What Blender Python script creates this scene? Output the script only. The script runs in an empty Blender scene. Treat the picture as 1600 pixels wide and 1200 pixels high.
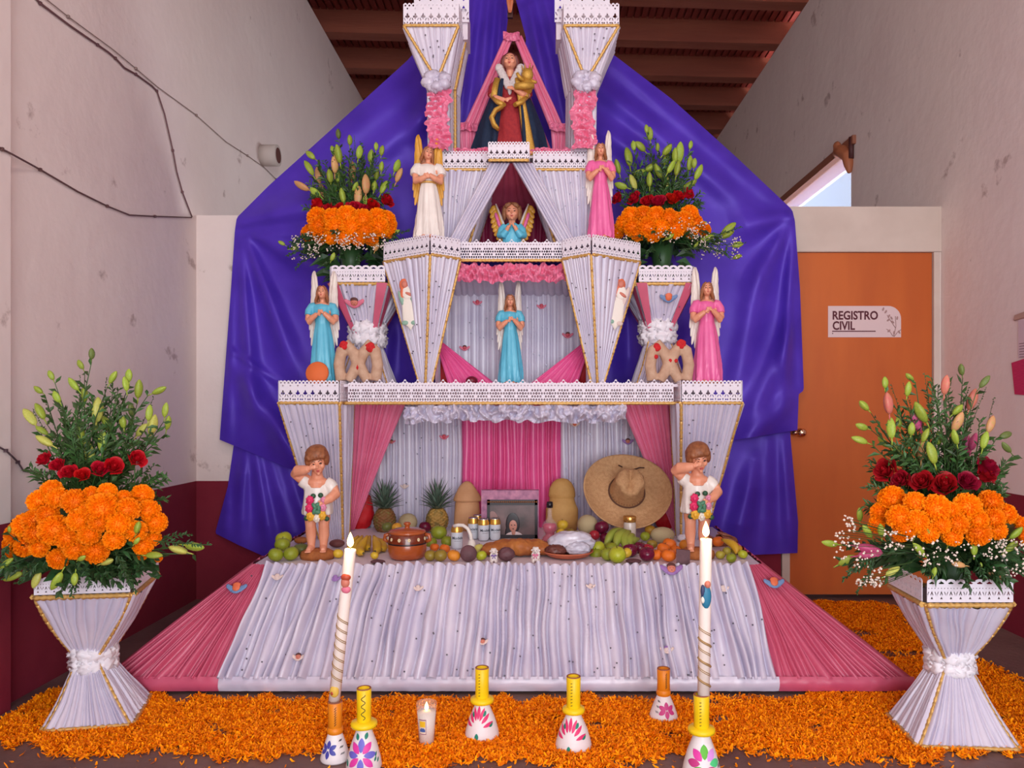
import bpy, bmesh, math, random
import numpy as np
from mathutils import Vector, Matrix, Euler, noise
from mathutils.geometry import tessellate_polygon
R = random.Random(7)
PI = math.pi
SC = bpy.context.scene
COL = SC.collection

# ------------------------------------------------------------------ camera, world, light, exposure
cam_d = bpy.data.cameras.new('camera')
cam_d.sensor_width = 36.0
cam_d.lens = 27.0
cam_d.shift_x = -38 / 1600
cam_d.shift_y = 40 / 1600
cam_d.clip_start = 0.05
cam = bpy.data.objects.new('camera', cam_d)
cam.location = (0, 0, 1.25)
cam.rotation_euler = (PI / 2, 0, 0)
COL.objects.link(cam)
SC.camera = cam

world = bpy.data.worlds.new('world')
SC.world = world
world.use_nodes = True
bg = world.node_tree.nodes['Background']
bg.inputs[0].default_value = (0.86, 0.93, 1.0, 1)
bg.inputs[1].default_value = 1.5

def area_light(name, loc, target, size, size_y, energy, color):
    d = bpy.data.lights.new(name, 'AREA')
    d.shape = 'RECTANGLE'
    d.size, d.size_y = size, size_y
    d.energy = energy
    d.color = color
    o = bpy.data.objects.new(name, d)
    o.location = loc
    o.rotation_euler = (Vector(target) - Vector(loc)).to_track_quat('-Z', 'Y').to_euler()
    COL.objects.link(o)
    return o
# daylight falling through the wide entrance behind the photographer
area_light('entrance_daylight', (0.7, -2.4, 1.45), (0.0, 4.4, 1.0), 3.0, 2.6, 185, (0.92, 0.95, 1.0))
# daylight through the high window over the partition
area_light('window_daylight', (4.3, 7.9, 3.5), (-2.2, 6.9, 2.7), 2.4, 1.6, 650, (0.95, 0.97, 1.0))
def bulb(name, loc, energy, color, radius):
    d = bpy.data.lights.new(name, 'POINT')
    d.energy, d.color, d.shadow_soft_size = energy, color, radius
    o = bpy.data.objects.new(name, d)
    o.location = loc
    COL.objects.link(o)
# added unseen fill, above and in front of the altar, brightens ceiling and walls
bulb('hall_fill', (0.0, 1.2, 4.1), 85, (1.0, 0.9, 0.84), 0.35)

SC.view_settings.view_transform = 'Standard'
SC.view_settings.look = 'None'
SC.view_settings.gamma = 1.0
SC.view_settings.use_curve_mapping = False
SC.view_settings.exposure = 0.06

# ------------------------------------------------------------------ helpers
VX, VY, F, H = 838.0, 640.0, 1200.0, 1.25
AX = -0.14                        # the altar's axis of symmetry

def P(px, py, Y):                 # point at depth Y seen at a photo pixel
    return Vector(((px - VX) * Y / F, Y, H + (VY - py) * Y / F))

def G(px, py, z=0.0):             # point on the level plane z seen at a photo pixel
    Y = (H - z) * F / (py - VY)
    return Vector(((px - VX) * Y / F, Y, z))

def RP(px, py, p0, n):            # point of a plane seen at a photo pixel
    d = Vector(((px - VX) / F, 1.0, (VY - py) / F))
    o = Vector((0, 0, H))
    t = (Vector(p0) - o).dot(n) / d.dot(n)
    return o + d * t

def MX(v):                        # mirror about the altar's axis
    return Vector((2 * AX - v[0], v[1], v[2]))

def lin(c):
    c = c / 255.0
    return c / 12.92 if c <= 0.04045 else ((c + 0.055) / 1.055) ** 2.4

def rgb(c):
    return (lin(c[0]), lin(c[1]), lin(c[2]), 1.0)

MATS = {}
def M(name, col=None, rough=0.6, col2=None, nscale=12.0, bump=0.0, bscale=60.0, spec=0.5, metal=0.0, emit=0.0,
      island=0.0, objrand=0.0, trans=0.0, ior=1.45, coat=0.0, alpha=1.0, detail=4.0, lo=0.35, hi=0.65, sheen=0.0, stretch=None, tint=None):
    if name in MATS:
        return MATS[name]
    m = bpy.data.materials.new(name)
    m.use_nodes = True
    nt = m.node_tree
    b = nt.nodes['Principled BSDF']
    L = nt.links.new
    c = rgb(col)
    b.inputs['Base Color'].default_value = c
    b.inputs['Roughness'].default_value = rough
    b.inputs['Specular IOR Level'].default_value = spec
    b.inputs['Metallic'].default_value = metal
    b.inputs['Transmission Weight'].default_value = trans
    b.inputs['IOR'].default_value = ior
    b.inputs['Coat Weight'].default_value = coat
    b.inputs['Alpha'].default_value = alpha
    b.inputs['Sheen Weight'].default_value = sheen
    m.diffuse_color = c
    if tint:
        b.inputs['Specular Tint'].default_value = rgb(tint)
    tc = nt.nodes.new('ShaderNodeTexCoord')
    vec = tc.outputs['Object']
    if stretch:
        mp = nt.nodes.new('ShaderNodeMapping')
        mp.inputs['Scale'].default_value = stretch
        L(vec, mp.inputs['Vector'])
        vec = mp.outputs['Vector']
    out = None
    if col2 is not None:
        n = nt.nodes.new('ShaderNodeTexNoise')
        n.inputs['Scale'].default_value = nscale
        n.inputs['Detail'].default_value = detail
        L(vec, n.inputs['Vector'])
        r = nt.nodes.new('ShaderNodeValToRGB')
        r.color_ramp.elements[0].position = lo
        r.color_ramp.elements[1].position = hi
        r.color_ramp.elements[0].color = c
        r.color_ramp.elements[1].color = rgb(col2)
        L(n.outputs['Fac'], r.inputs['Fac'])
        out = r.outputs['Color']
    if island or objrand:
        g = nt.nodes.new('ShaderNodeNewGeometry') if island else nt.nodes.new('ShaderNodeObjectInfo')
        src = g.outputs['Random Per Island'] if island else g.outputs['Random']
        amt = island or objrand
        mr = nt.nodes.new('ShaderNodeMapRange')
        mr.inputs['To Min'].default_value = 1.0 - amt
        mr.inputs['To Max'].default_value = 1.0 + amt
        L(src, mr.inputs['Value'])
        hs = nt.nodes.new('ShaderNodeHueSaturation')
        L(mr.outputs['Result'], hs.inputs['Value'])
        mh = nt.nodes.new('ShaderNodeMapRange')
        mh.inputs['To Min'].default_value = 0.5 - amt * 0.05
        mh.inputs['To Max'].default_value = 0.5 + amt * 0.05
        L(src, mh.inputs['Value'])
        L(mh.outputs['Result'], hs.inputs['Hue'])
        if out is not None:
            L(out, hs.inputs['Color'])
        else:
            hs.inputs['Color'].default_value = c
        out = hs.outputs['Color']
    if out is not None:
        L(out, b.inputs['Base Color'])
    if bump:
        n2 = nt.nodes.new('ShaderNodeTexNoise')
        n2.inputs['Scale'].default_value = bscale
        n2.inputs['Detail'].default_value = 5.0
        L(vec, n2.inputs['Vector'])
        bp = nt.nodes.new('ShaderNodeBump')
        bp.inputs['Strength'].default_value = bump
        bp.inputs['Distance'].default_value = 0.01
        L(n2.outputs['Fac'], bp.inputs['Height'])
        L(bp.outputs['Normal'], b.inputs['Normal'])
    if emit:
        b.inputs['Emission Color'].default_value = c
        b.inputs['Emission Strength'].default_value = emit
    MATS[name] = m
    return m

class MB:
    def __init__(self):
        self.v, self.f, self.m, self.s = [], [], [], []

    def add(self, vs, fs, mi=0, smooth=True):
        k = len(self.v)
        self.v.extend([tuple(p) for p in vs])
        for f in fs:
            self.f.append(tuple(i + k for i in f))
            self.m.append(mi)
            self.s.append(smooth)
        return self

    def grid(self, rows, mi=0, close_u=False, smooth=True):
        nr, nc = len(rows), len(rows[0])
        vs = [p for r in rows for p in r]
        fs = []
        for i in range(nr - 1):
            for j in range(nc if close_u else nc - 1):
                a, b = i * nc + j, i * nc + (j + 1) % nc
                fs.append((a, b, b + nc, a + nc))
        return self.add(vs, fs, mi, smooth)

    def loft(self, rings, mi=0, cap=True, smooth=True):
        nc = len(rings[0])
        self.grid(rings, mi, True, smooth)
        if cap:
            k = len(self.v) - len(rings) * nc
            self.f.append(tuple(k + j for j in range(nc))[::-1]); self.m.append(mi); self.s.append(False)
            e = k + (len(rings) - 1) * nc
            self.f.append(tuple(e + j for j in range(nc))); self.m.append(mi); self.s.append(False)
        return self

    def ell(self, c, r, rot=None, mi=0, nu=14, nv=9, warp=None):
        if not hasattr(r, '__len__'):
            r = (r, r, r)
        rm = Euler(rot).to_matrix() if rot is not None else None
        c = Vector(c)
        rows = []
        for i in range(nv + 1):
            th = PI * i / nv
            row = []
            for j in range(nu):
                a = 2 * PI * j / nu
                p = Vector((math.sin(th) * math.cos(a), math.sin(th) * math.sin(a), -math.cos(th)))
                k = warp(p) if warp else 1.0
                p = Vector((p.x * r[0] * k, p.y * r[1] * k, p.z * r[2] * k))
                if rm:
                    p = rm @ p
                row.append(c + p)
            rows.append(row)
        return self.grid(rows, mi, True)

    def tube(self, pts, rad, mi=0, n=8, cap=True, flat=None):
        pts = [Vector(p) for p in pts]
        if not hasattr(rad, '__len__'):
            rad = [rad] * len(pts)
        rings = []
        t0 = (pts[1] - pts[0]).normalized()
        up = Vector((0, 0, 1)) if abs(t0.z) < 0.9 else Vector((0, 1, 0))
        side = t0.cross(up).normalized()
        for i, p in enumerate(pts):
            t = (pts[min(i + 1, len(pts) - 1)] - pts[max(i - 1, 0)])
            t = t.normalized() if t.length > 1e-9 else t0
            side = (side - t * side.dot(t))
            side = side.normalized() if side.length > 1e-9 else t.orthogonal().normalized()
            w = t.cross(side)
            fl = flat if flat else 1.0
            rings.append([p + (side * math.cos(2 * PI * j / n) + w * (math.sin(2 * PI * j / n) * fl)) * rad[i] for j in range(n)])
        return self.loft(rings, mi, cap)

    def lathe(self, prof, c=(0, 0, 0), n=24, mi=0, sx=1.0, sy=1.0, warp=None):
        c = Vector(c)
        rows = []
        for r, z in prof:
            row = []
            for j in range(n):
                a = 2 * PI * j / n
                k = warp(a, z) if warp else 1.0
                row.append(c + Vector((r * k * sx * math.cos(a), r * k * sy * math.sin(a), z)))
            rows.append(row)
        return self.grid(rows, mi, True)

    def box(self, a, b, mi=0):
        x0, y0, z0 = a
        x1, y1, z1 = b
        vs = [(x0, y0, z0), (x1, y0, z0), (x1, y1, z0), (x0, y1, z0), (x0, y0, z1), (x1, y0, z1), (x1, y1, z1), (x0, y1, z1)]
        return self.add(vs, [(0, 3, 2, 1), (4, 5, 6, 7), (0, 1, 5, 4), (1, 2, 6, 5), (2, 3, 7, 6), (3, 0, 4, 7)], mi, False)

    def hexa(self, q0, q1, mi=0):          # eight corners: lower ring, upper ring
        vs = list(q0) + list(q1)
        return self.add(vs, [(0, 3, 2, 1), (4, 5, 6, 7), (0, 1, 5, 4), (1, 2, 6, 5), (2, 3, 7, 6), (3, 0, 4, 7)], mi, False)

    def prism(self, poly, d, mi=0):        # flat polygon with the thickness vector d
        poly = [Vector(p) for p in poly]
        n = len(poly)
        d = Vector(d)
        tris = tessellate_polygon([poly])
        vs = poly + [p + d for p in poly]
        fs = [tuple(t) for t in tris] + [tuple(i + n for i in t[::-1]) for t in tris]
        fs += [(i, (i + 1) % n, (i + 1) % n + n, i + n) for i in range(n)]
        return self.add(vs, fs, mi, False)

    def xf(self, mat):
        self.v = [tuple(mat @ Vector(p)) for p in self.v]
        return self

    def join(self, o, mat=None, mi=0):
        k = len(self.v)
        self.v.extend([tuple(mat @ Vector(p)) for p in o.v] if mat is not None else o.v)
        self.f.extend([tuple(i + k for i in f) for f in o.f])
        self.m.extend([x + mi for x in o.m])
        self.s.extend(o.s)
        return self

    def mesh(self, name, mats):
        me = bpy.data.meshes.new(name)
        me.from_pydata(self.v, [], self.f)
        for m in mats if isinstance(mats, (list, tuple)) else [mats]:
            me.materials.append(m)
        me.polygons.foreach_set('material_index', self.m)
        me.polygons.foreach_set('use_smooth', self.s)
        me.validate()
        me.update()
        return me

def tag(o, label=None, cat=None, group=None, kind=None):
    if label: o['label'] = label
    if cat: o['category'] = cat
    if group: o['group'] = group
    if kind: o['kind'] = kind
    return o

def thing(name, label, cat, loc=(0, 0, 0), rotz=0.0, group=None, scale=1.0, rot=None):
    o = bpy.data.objects.new(name, None)
    o.empty_display_size = 0.05
    o.location = loc
    o.rotation_euler = rot if rot is not None else (0, 0, rotz)
    o.scale = (scale, scale, scale)
    COL.objects.link(o)
    return tag(o, label, cat, group)

def link(name, me, parent=None, world_coords=False):
    o = bpy.data.objects.new(name, me)
    COL.objects.link(o)
    if parent is not None:
        o.parent = parent
        if world_coords:
            o.matrix_parent_inverse = Matrix.Translation(-total_loc(parent))
    return o

def total_loc(o):
    v = Vector((0, 0, 0))
    while o is not None:
        v = v + Vector(o.location)
        o = o.parent if not (o.parent is None) and o.get('nested') else None
    return v

def part(name, mb, mats, parent, W=False, kind=None, label=None):
    o = link(name, mb.mesh(name, mats), parent, W)
    if kind: o['kind'] = kind
    if label: o['label'] = label
    return o

def sub(name, mb, mats, parent, root, W=True):     # a sub-part of a part whose mesh is in world coordinates
    o = link(name, mb.mesh(name, mats), parent)
    return o

def solo(name, mb, mats, label=None, cat=None, group=None, kind=None):   # a thing that is one mesh, origin at its base
    a = np.array(mb.v)
    c = Vector(((a[:, 0].min() + a[:, 0].max()) / 2, (a[:, 1].min() + a[:, 1].max()) / 2, a[:, 2].min()))
    mb.v = [tuple(Vector(p) - c) for p in mb.v]
    o = link(name, mb.mesh(name, mats))
    o.location = c
    return tag(o, label, cat, group, kind)

def remesh(mb, voxel, smooth=2):           # one continuous surface grown over overlapping volumes
    me = mb.mesh('tmp', [])
    o = bpy.data.objects.new('tmp', me)
    COL.objects.link(o)
    md = o.modifiers.new('r', 'REMESH')
    md.mode = 'VOXEL'
    md.voxel_size = voxel
    if smooth:
        sm = o.modifiers.new('s', 'SMOOTH')
        sm.iterations = smooth
        sm.factor = 0.5
    dg = bpy.context.evaluated_depsgraph_get()
    ev = o.evaluated_get(dg).to_mesh()
    out = MB()
    n = len(ev.vertices)
    co = np.zeros(n * 3)
    ev.vertices.foreach_get('co', co)
    out.add(co.reshape(-1, 3).tolist(), [tuple(p.vertices) for p in ev.polygons])
    bpy.data.objects.remove(o)
    bpy.data.meshes.remove(me)
    return out

def text_mb(s, size, depth=0.001, bold=0.0, align='LEFT'):
    cu = bpy.data.curves.new('t', 'FONT')
    cu.body = s
    cu.size = size
    cu.extrude = depth
    cu.offset = bold
    cu.align_x = align
    cu.resolution_u = 3
    o = bpy.data.objects.new('t', cu)
    COL.objects.link(o)
    dg = bpy.context.evaluated_depsgraph_get()
    ev = o.evaluated_get(dg).to_mesh()
    mb = MB().add([tuple(v.co) for v in ev.vertices], [tuple(p.vertices) for p in ev.polygons], 0, False)
    bpy.data.objects.remove(o)
    bpy.data.curves.remove(cu)
    return mb

def nz(x, y=0.0, z=0.0):
    return noise.noise(Vector((x, y, z)))

# gathered cloth: folds run from the edge p00-p10 to the edge p01-p11
def pleats(mb, p00, p10, p11, p01, n, amp, toward=(0, -1, 0), nv=10, seed=0, mi=0, wob=0.35, wander=0.25, bow=0.0, sag=0.0, power=0.6):
    rr = random.Random(seed * 131 + 5)
    p00, p10, p11, p01 = map(Vector, (p00, p10, p11, p01))
    nrm = (p10 - p00 + p11 - p01).cross(p01 - p00 + p11 - p10)
    nrm = nrm.normalized() if nrm.length > 1e-9 else Vector(toward)
    if nrm.dot(Vector(toward)) < 0:
        nrm = -nrm
    w = [rr.uniform(0.55, 1.45) for _ in range(n)]
    tot = sum(w)
    us, hs, ids = [], [], []
    acc = 0.0
    for i in range(n):
        a = rr.uniform(0.55, 1.2)
        for t in (0.0, 0.1, 0.28, 0.5, 0.72, 0.9):
            us.append((acc + t * w[i]) / tot)
            hs.append(a * math.sin(PI * t) ** power)
            ids.append(i)
        acc += w[i]
    us.append(1.0); hs.append(0.0); ids.append(n)
    lmax = max((p10 - p00).length, (p11 - p01).length) / n
    rows = []
    for k in range(nv + 1):
        v = k / nv
        A, B = p00.lerp(p01, v), p10.lerp(p11, v)
        if bow:
            s = bow * math.sin(PI * v)
            c = (A + B) / 2
            A, B = A.lerp(c, s), B.lerp(c, s)
        lw = (B - A).length / n
        sc = amp * min(1.0, 0.25 + 0.75 * lw / lmax)
        row = []
        for u, h, i in zip(us, hs, ids):
            uu = u
            if 0 < u < 1 and wander:
                uu = u + wander / n * nz(u * n * 0.45 + seed, v * 2.2, seed * 1.7)
            q = A.lerp(B, uu)
            hh = h * (1 + wob * nz(i * 3.1 + seed, v * 3.0, 0.5))
            q = q + nrm * (sc * hh)
            if sag:
                q = q + nrm * (-sag * math.sin(PI * v) * math.sin(PI * u))
            row.append(q)
        rows.append(row)
    mb.grid(rows, mi)
    return nrm

def ruffle(mb, o, U, V, N, depth, seed=0, mi=0, du=0.0045, nv=14, freq=28.0, edge=0.25):
    o, U, V, N = Vector(o), Vector(U), Vector(V), Vector(N)
    L = U.length
    nu = max(8, int(L / du))
    rows = []
    for k in range(nv + 1):
        v = k / nv
        row = []
        for j in range(nu + 1):
            u = j / nu
            x = u * L
            y = v * V.length
            a = nz(x * freq + seed * 9, y * freq * 0.75, seed)
            b = nz(x * freq * 2.1, y * freq * 1.9 + seed * 3, seed + 4)
            rid = (1 - abs(a) * 3.0) * 0.85 + (1 - abs(b) * 3.2) * 0.35 - 0.15
            d = depth * (0.25 + 0.75 * rid) * (math.sin(PI * (0.06 + 0.88 * v)) ** 0.5)
            ev = v + (edge * nz(x * freq * 0.8, 3.3 + seed, k * 0.0) * (1 if k in (0, nv) else 0.45))
            row.append(o + U * (u + 0.012 * b) + V * ev + N * d)
        rows.append(row)
    mb.grid(rows, mi)

def crumple(mb, c, r, seed=0, amp=0.28, freq=2.2, mi=0, nu=40, nv=22):
    def wp(p):
        a = nz(p.x * freq + seed, p.y * freq, p.z * freq * 1.4)
        b = nz(p.x * freq * 2.3, p.y * freq * 2.3 + seed, p.z * freq * 2.3)
        return 1 + amp * ((1 - abs(a) * 2.6) * 0.8 + b * 0.7 - 0.3)
    mb.ell(c, r, None, mi, nu, nv, wp)

# gilt braid: a beaded narrow tube
def braid(mb, a, b, r=0.009, mi=0):
    a, b = Vector(a), Vector(b)
    L = (b - a).length
    n = max(2, int(L / 0.012))
    mb.tube([a.lerp(b, i / n) for i in range(n + 1)], [r * (1.15 if i % 2 else 0.8) for i in range(n + 1)], mi, 5)

# ---- cut-out lace, one module made by filling a curve and repeated along the band
_LACE = {}
def lace_module(kind):
    if kind in _LACE:
        return _LACE[kind]
    def dia(x, y, a, b): return [(x - a, y), (x, y - b), (x + a, y), (x, y + b)]
    def circ(x, y, r, n=7): return [(x + r * math.cos(2 * PI * i / n + 0.4), y + r * math.sin(2 * PI * i / n + 0.4)) for i in range(n)]
    holes = []
    top = []
    if kind == 'clover':       # unit cell 1 wide, 2.9 high
        Hh = 2.9
        for i in range(2):
            for t in range(7):
                a = PI - PI * t / 6
                top.append((0.25 + i * 0.5 + 0.2 * math.cos(a), Hh - 0.2 + 0.2 * math.sin(a)))
        for i in range(2):
            holes.append(circ(0.25 + i * 0.5, Hh - 0.33, 0.13))
            holes.append(dia(0.5, Hh - 0.72, 0.12, 0.15) if i == 0 else dia(0.97, Hh - 0.72, 0.0001, 0.0001))
        holes = [h for h in holes if abs(h[0][0] - h[2][0]) > 0.01]
        holes.append([(0.5, 0.72), (0.56, 0.98), (0.72, 1.0), (0.8, 1.14), (0.7, 1.28), (0.6, 1.26), (0.62, 1.42), (0.5, 1.62), (0.38, 1.42), (0.4, 1.26), (0.3, 1.28), (0.2, 1.14), (0.28, 1.0), (0.44, 0.98)])
        holes.append([(0.04, 0.95), (0.2, 0.6), (0.28, 0.66), (0.12, 1.0)])
        holes.append([(0.96, 0.95), (0.8, 0.6), (0.72, 0.66), (0.88, 1.0)])
        holes.append([(0.5, 0.2), (0.6, 0.36), (0.5, 0.52), (0.4, 0.36)])
        holes.append(circ(0.12, 0.32, 0.11))
        holes.append(circ(0.88, 0.32, 0.11))
        asp = Hh
    elif kind == 'lattice':
        Hh = 1.75
        top = [(0.0, Hh - 0.32), (0.12, Hh - 0.25), (0.2, Hh - 0.3), (0.3, Hh - 0.2), (0.38, Hh - 0.2), (0.42, Hh - 0.06), (0.5, Hh), (0.58, Hh - 0.06), (0.62, Hh - 0.2), (0.7, Hh - 0.2), (0.8, Hh - 0.3), (0.88, Hh - 0.25), (1.0, Hh - 0.32)]
        holes.append(circ(0.5, Hh - 0.2, 0.085))
        for i in range(4):
            holes.append(circ(0.125 + 0.25 * i, Hh - 0.48, 0.065, 6))
        for r_ in range(4):
            for i in range(5):
                x = 0.1 + 0.2 * i + (0.1 if r_ % 2 else 0.0)
                if x < 0.96:
                    big = 1.25 if (r_ == 2 and i == 2) else 1.0
                    holes.append(dia(x, 0.2 + 0.235 * r_, 0.088 * big, 0.112 * big))
        asp = Hh
    else:                       # 'eyelet'
        Hh = 2.3
        top = [(0.5 + 0.5 * math.cos(PI - PI * t / 8), Hh - 0.3 + 0.3 * math.sin(PI * t / 8)) for t in range(9)]
        holes.append([(0.18, Hh - 0.42), (0.3, Hh - 0.5), (0.7, Hh - 0.5), (0.82, Hh - 0.42), (0.5, Hh - 0.24)])
        for i in range(3):
            holes.append(circ(0.17 + 0.33 * i, 1.38, 0.055, 6))
        holes.append([(0.5, 1.15), (0.34, 0.7), (0.42, 0.66), (0.5, 0.88), (0.58, 0.66), (0.66, 0.7)])
        holes.append([(0.5, 0.56), (0.36, 0.3), (0.64, 0.3)])
        holes.append([(0.0 + 0.05, 0.6), (0.22, 1.02), (0.16, 1.08), (0.05, 0.82)])
        holes.append([(0.95, 0.6), (0.78, 1.02), (0.84, 1.08), (0.95, 0.82)])
        asp = Hh
    outline = [(0, 0), (1, 0)] + ([(1, top[-1][1])] if top[-1][0] < 0.999 else []) + top[::-1] + ([(0, top[0][1])] if top[0][0] > 0.001 else [])
    cu = bpy.data.curves.new('lace', 'CURVE')
    cu.dimensions = '2D'
    cu.fill_mode = 'BOTH'
    cu.extrude = 0.03
    for poly in [outline] + holes:
        sp = cu.splines.new('POLY')
        sp.points.add(len(poly) - 1)
        for q, p in zip(sp.points, poly):
            q.co = (p[0], p[1], 0, 1)
        sp.use_cyclic_u = True
    o = bpy.data.objects.new('lace', cu)
    COL.objects.link(o)
    ev = o.evaluated_get(bpy.context.evaluated_depsgraph_get()).to_mesh()
    r = (np.array([tuple(v.co) for v in ev.vertices]), [tuple(p.vertices) for p in ev.polygons], asp)
    bpy.data.objects.remove(o)
    bpy.data.curves.remove(cu)
    _LACE[kind] = r
    return r

def lace(mb, a, b, h, kind='clover', up=(0, 0, 1), mi=0):
    a, b, up = Vector(a), Vector(b), Vector(up).normalized()
    vs, fs, asp = lace_module(kind)
    L = (b - a).length
    n = max(1, round(L / (h / asp)))
    d = (b - a) / L
    nn = d.cross(up).normalized()
    s = L / n
    for i in range(n):
        out = [a + d * ((i + v[0]) * s) + up * (v[1] * h / asp) + nn * (v[2] * 0.04) for v in vs]
        mb.add(out, fs, mi, False)

# ------------------------------------------------------------------ materials
def wall_material():
    m = bpy.data.materials.new('plaster_two_tone')
    m.use_nodes = True
    nt = m.node_tree
    b = nt.nodes['Principled BSDF']
    L = nt.links.new
    geo = nt.nodes.new('ShaderNodeNewGeometry')
    sep = nt.nodes.new('ShaderNodeSeparateXYZ')
    L(geo.outputs['Position'], sep.inputs[0])
    gt = nt.nodes.new('ShaderNodeMath')
    gt.operation = 'GREATER_THAN'
    gt.inputs[1].default_value = 0.78
    L(sep.outputs['Z'], gt.inputs[0])
    def nse(sc, lo, hi, c1, c2):
        n = nt.nodes.new('ShaderNodeTexNoise')
        n.inputs['Scale'].default_value = sc
        n.inputs['Detail'].default_value = 6
        n.inputs['Roughness'].default_value = 0.62
        L(geo.outputs['Position'], n.inputs['Vector'])
        r = nt.nodes.new('ShaderNodeValToRGB')
        r.color_ramp.elements[0].position, r.color_ramp.elements[1].position = lo, hi
        r.color_ramp.elements[0].color, r.color_ramp.elements[1].color = rgb(c1), rgb(c2)
        L(n.outputs['Fac'], r.inputs['Fac'])
        return r.outputs['Color']
    up = nse(1.3, 0.3, 0.7, (230, 212, 207), (238, 223, 217))
    st = nse(3.3, 0.30, 0.36, (168, 146, 142), (255, 255, 255))
    mul = nt.nodes.new('ShaderNodeMix'); mul.data_type = 'RGBA'; mul.blend_type = 'MULTIPLY'
    mul.inputs['Factor'].default_value = 0.6
    L(up, mul.inputs['A']); L(st, mul.inputs['B'])
    dn = nse(2.5, 0.3, 0.75, (124, 30, 50), (138, 44, 58))
    mx = nt.nodes.new('ShaderNodeMix'); mx.data_type = 'RGBA'
    L(gt.outputs[0], mx.inputs['Factor']); L(dn, mx.inputs['A']); L(mul.outputs['Result'], mx.inputs['B'])
    L(mx.outputs['Result'], b.inputs['Base Color'])
    b.inputs['Roughness'].default_value = 0.85
    b.inputs['Specular IOR Level'].default_value = 0.25
    n = nt.nodes.new('ShaderNodeTexNoise'); n.inputs['Scale'].default_value = 9; n.inputs['Detail'].default_value = 8
    L(geo.outputs['Position'], n.inputs['Vector'])
    bp = nt.nodes.new('ShaderNodeBump'); bp.inputs['Strength'].default_value = 0.16; bp.inputs['Distance'].default_value = 0.03
    L(n.outputs['Fac'], bp.inputs['Height']); L(bp.outputs['Normal'], b.inputs['Normal'])
    return m
m_wall = wall_material()
m_floor = M('polished_concrete', (104, 76, 74), 0.55, (130, 102, 96), 2.2, 0.25, 30, detail=8)
m_ceil = M('ceiling_boards', (122, 42, 32), 0.6, (104, 34, 28), 3, 0.2, 20)
m_beam = M('beam_wood', (140, 74, 54), 0.6, (124, 60, 44), 2.5, 0.2, 25, stretch=(0.3, 3, 3))
m_trim = M('cream_paint', (214, 196, 184), 0.6, (205, 186, 174), 4)
m_door = M('varnished_door', (204, 102, 38), 0.5, (192, 92, 34), 1.6, 0.05, 60, stretch=(3, 3, 0.6))
m_brass = M('polished_metal', (225, 190, 160), 0.2, metal=1.0)
m_dark = M('dark_gap', (40, 32, 32), 0.8)
m_white = M('white_satin', (214, 205, 220), 0.32, (198, 189, 210), 5, spec=0.75)
m_white2 = M('white_satin_lining', (232, 220, 228), 0.42, (222, 208, 220), 5, spec=0.5)
m_pink = M('pink_satin', (238, 130, 162), 0.34, (230, 114, 150), 6, spec=0.6)
m_hot = M('hot_pink_satin', (238, 96, 156), 0.32, (230, 82, 144), 6, spec=0.6)
m_rose = M('rose_satin', (206, 92, 120), 0.36, (194, 78, 108), 6, spec=0.6)
m_crim = M('crimson_satin', (150, 34, 76), 0.4, (136, 24, 66), 5, spec=0.5)
m_purple = M('purple_satin', (86, 56, 188), 0.41, (72, 44, 168), 3, 0.05, 120, spec=0.7, ior=1.5, tint=(176, 152, 255))
m_lace = M('lace_foam', (234, 226, 236), 0.75, spec=0.3)
m_gold = M('gilt_braid', (206, 156, 82), 0.45, (226, 182, 110), 90, metal=0.35)
m_red = M('red_cloth', (214, 26, 34), 0.55, (196, 18, 28), 8)
m_seq = M('sequin', (104, 100, 112), 0.3, metal=0.5)
m_skin = M('painted_skin', (232, 160, 128), 0.38, (226, 148, 116), 8)
m_blue = M('robe_blue', (104, 194, 220), 0.32, (86, 178, 208), 5)
m_rpink = M('robe_pink', (238, 112, 168), 0.32, (230, 98, 158), 5)
m_rwhite = M('robe_ivory', (240, 230, 222), 0.3, (230, 218, 210), 6)
m_wing = M('wing_pearl', (238, 226, 216), 0.35, (226, 206, 198), 9)
m_wgold = M('wing_gold', (226, 166, 62), 0.38, (212, 148, 46), 10)
m_hair = M('hair_brown', (160, 98, 62), 0.5, (132, 76, 46), 30)
m_hair2 = M('hair_auburn', (152, 100, 66), 0.5, (130, 82, 54), 30)
m_eye = M('painted_eye', (58, 40, 40), 0.35)
m_lip = M('painted_lip', (206, 92, 88), 0.4)
m_clay = M('earth_base', (176, 104, 52), 0.8, (150, 84, 42), 18, 0.4, 60)
m_orange = M('marigold', (255, 150, 10), 0.6, (255, 128, 2), 30, objrand=0.08, spec=0.2)
m_orange2 = M('marigold_petal_loose', (255, 143, 3), 0.65, island=0.26, spec=0.2)
m_rosef = M('rose_red', (196, 14, 34), 0.55, (176, 6, 28), 30, objrand=0.12, spec=0.3)
m_rosed = M('rose_dark_red', (164, 14, 40), 0.55, (140, 8, 34), 30, objrand=0.12, spec=0.3)
m_bud = [M('bud_green', (166, 182, 66), 0.45, (140, 166, 56), 20, objrand=0.15), M('bud_yellow', (206, 204, 104), 0.45, (186, 190, 84), 20, objrand=0.1),
         M('bud_peach', (220, 152, 110), 0.45, (202, 166, 96), 12, objrand=0.1), M('bud_pink', (216, 112, 104), 0.45, (208, 134, 100), 14, objrand=0.1),
         M('bud_magenta', (198, 66, 120), 0.45, (210, 100, 140), 14, objrand=0.1), M('bud_olive', (112, 128, 62), 0.5, (96, 108, 56), 14, objrand=0.1)]
m_leaf = M('leaf_green', (60, 90, 42), 0.5, island=0.45)
m_leafd = M('leaf_dark', (50, 80, 42), 0.45, island=0.4)
m_breath = M('tiny_white_blossom', (244, 228, 214), 0.7, island=0.08)

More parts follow.
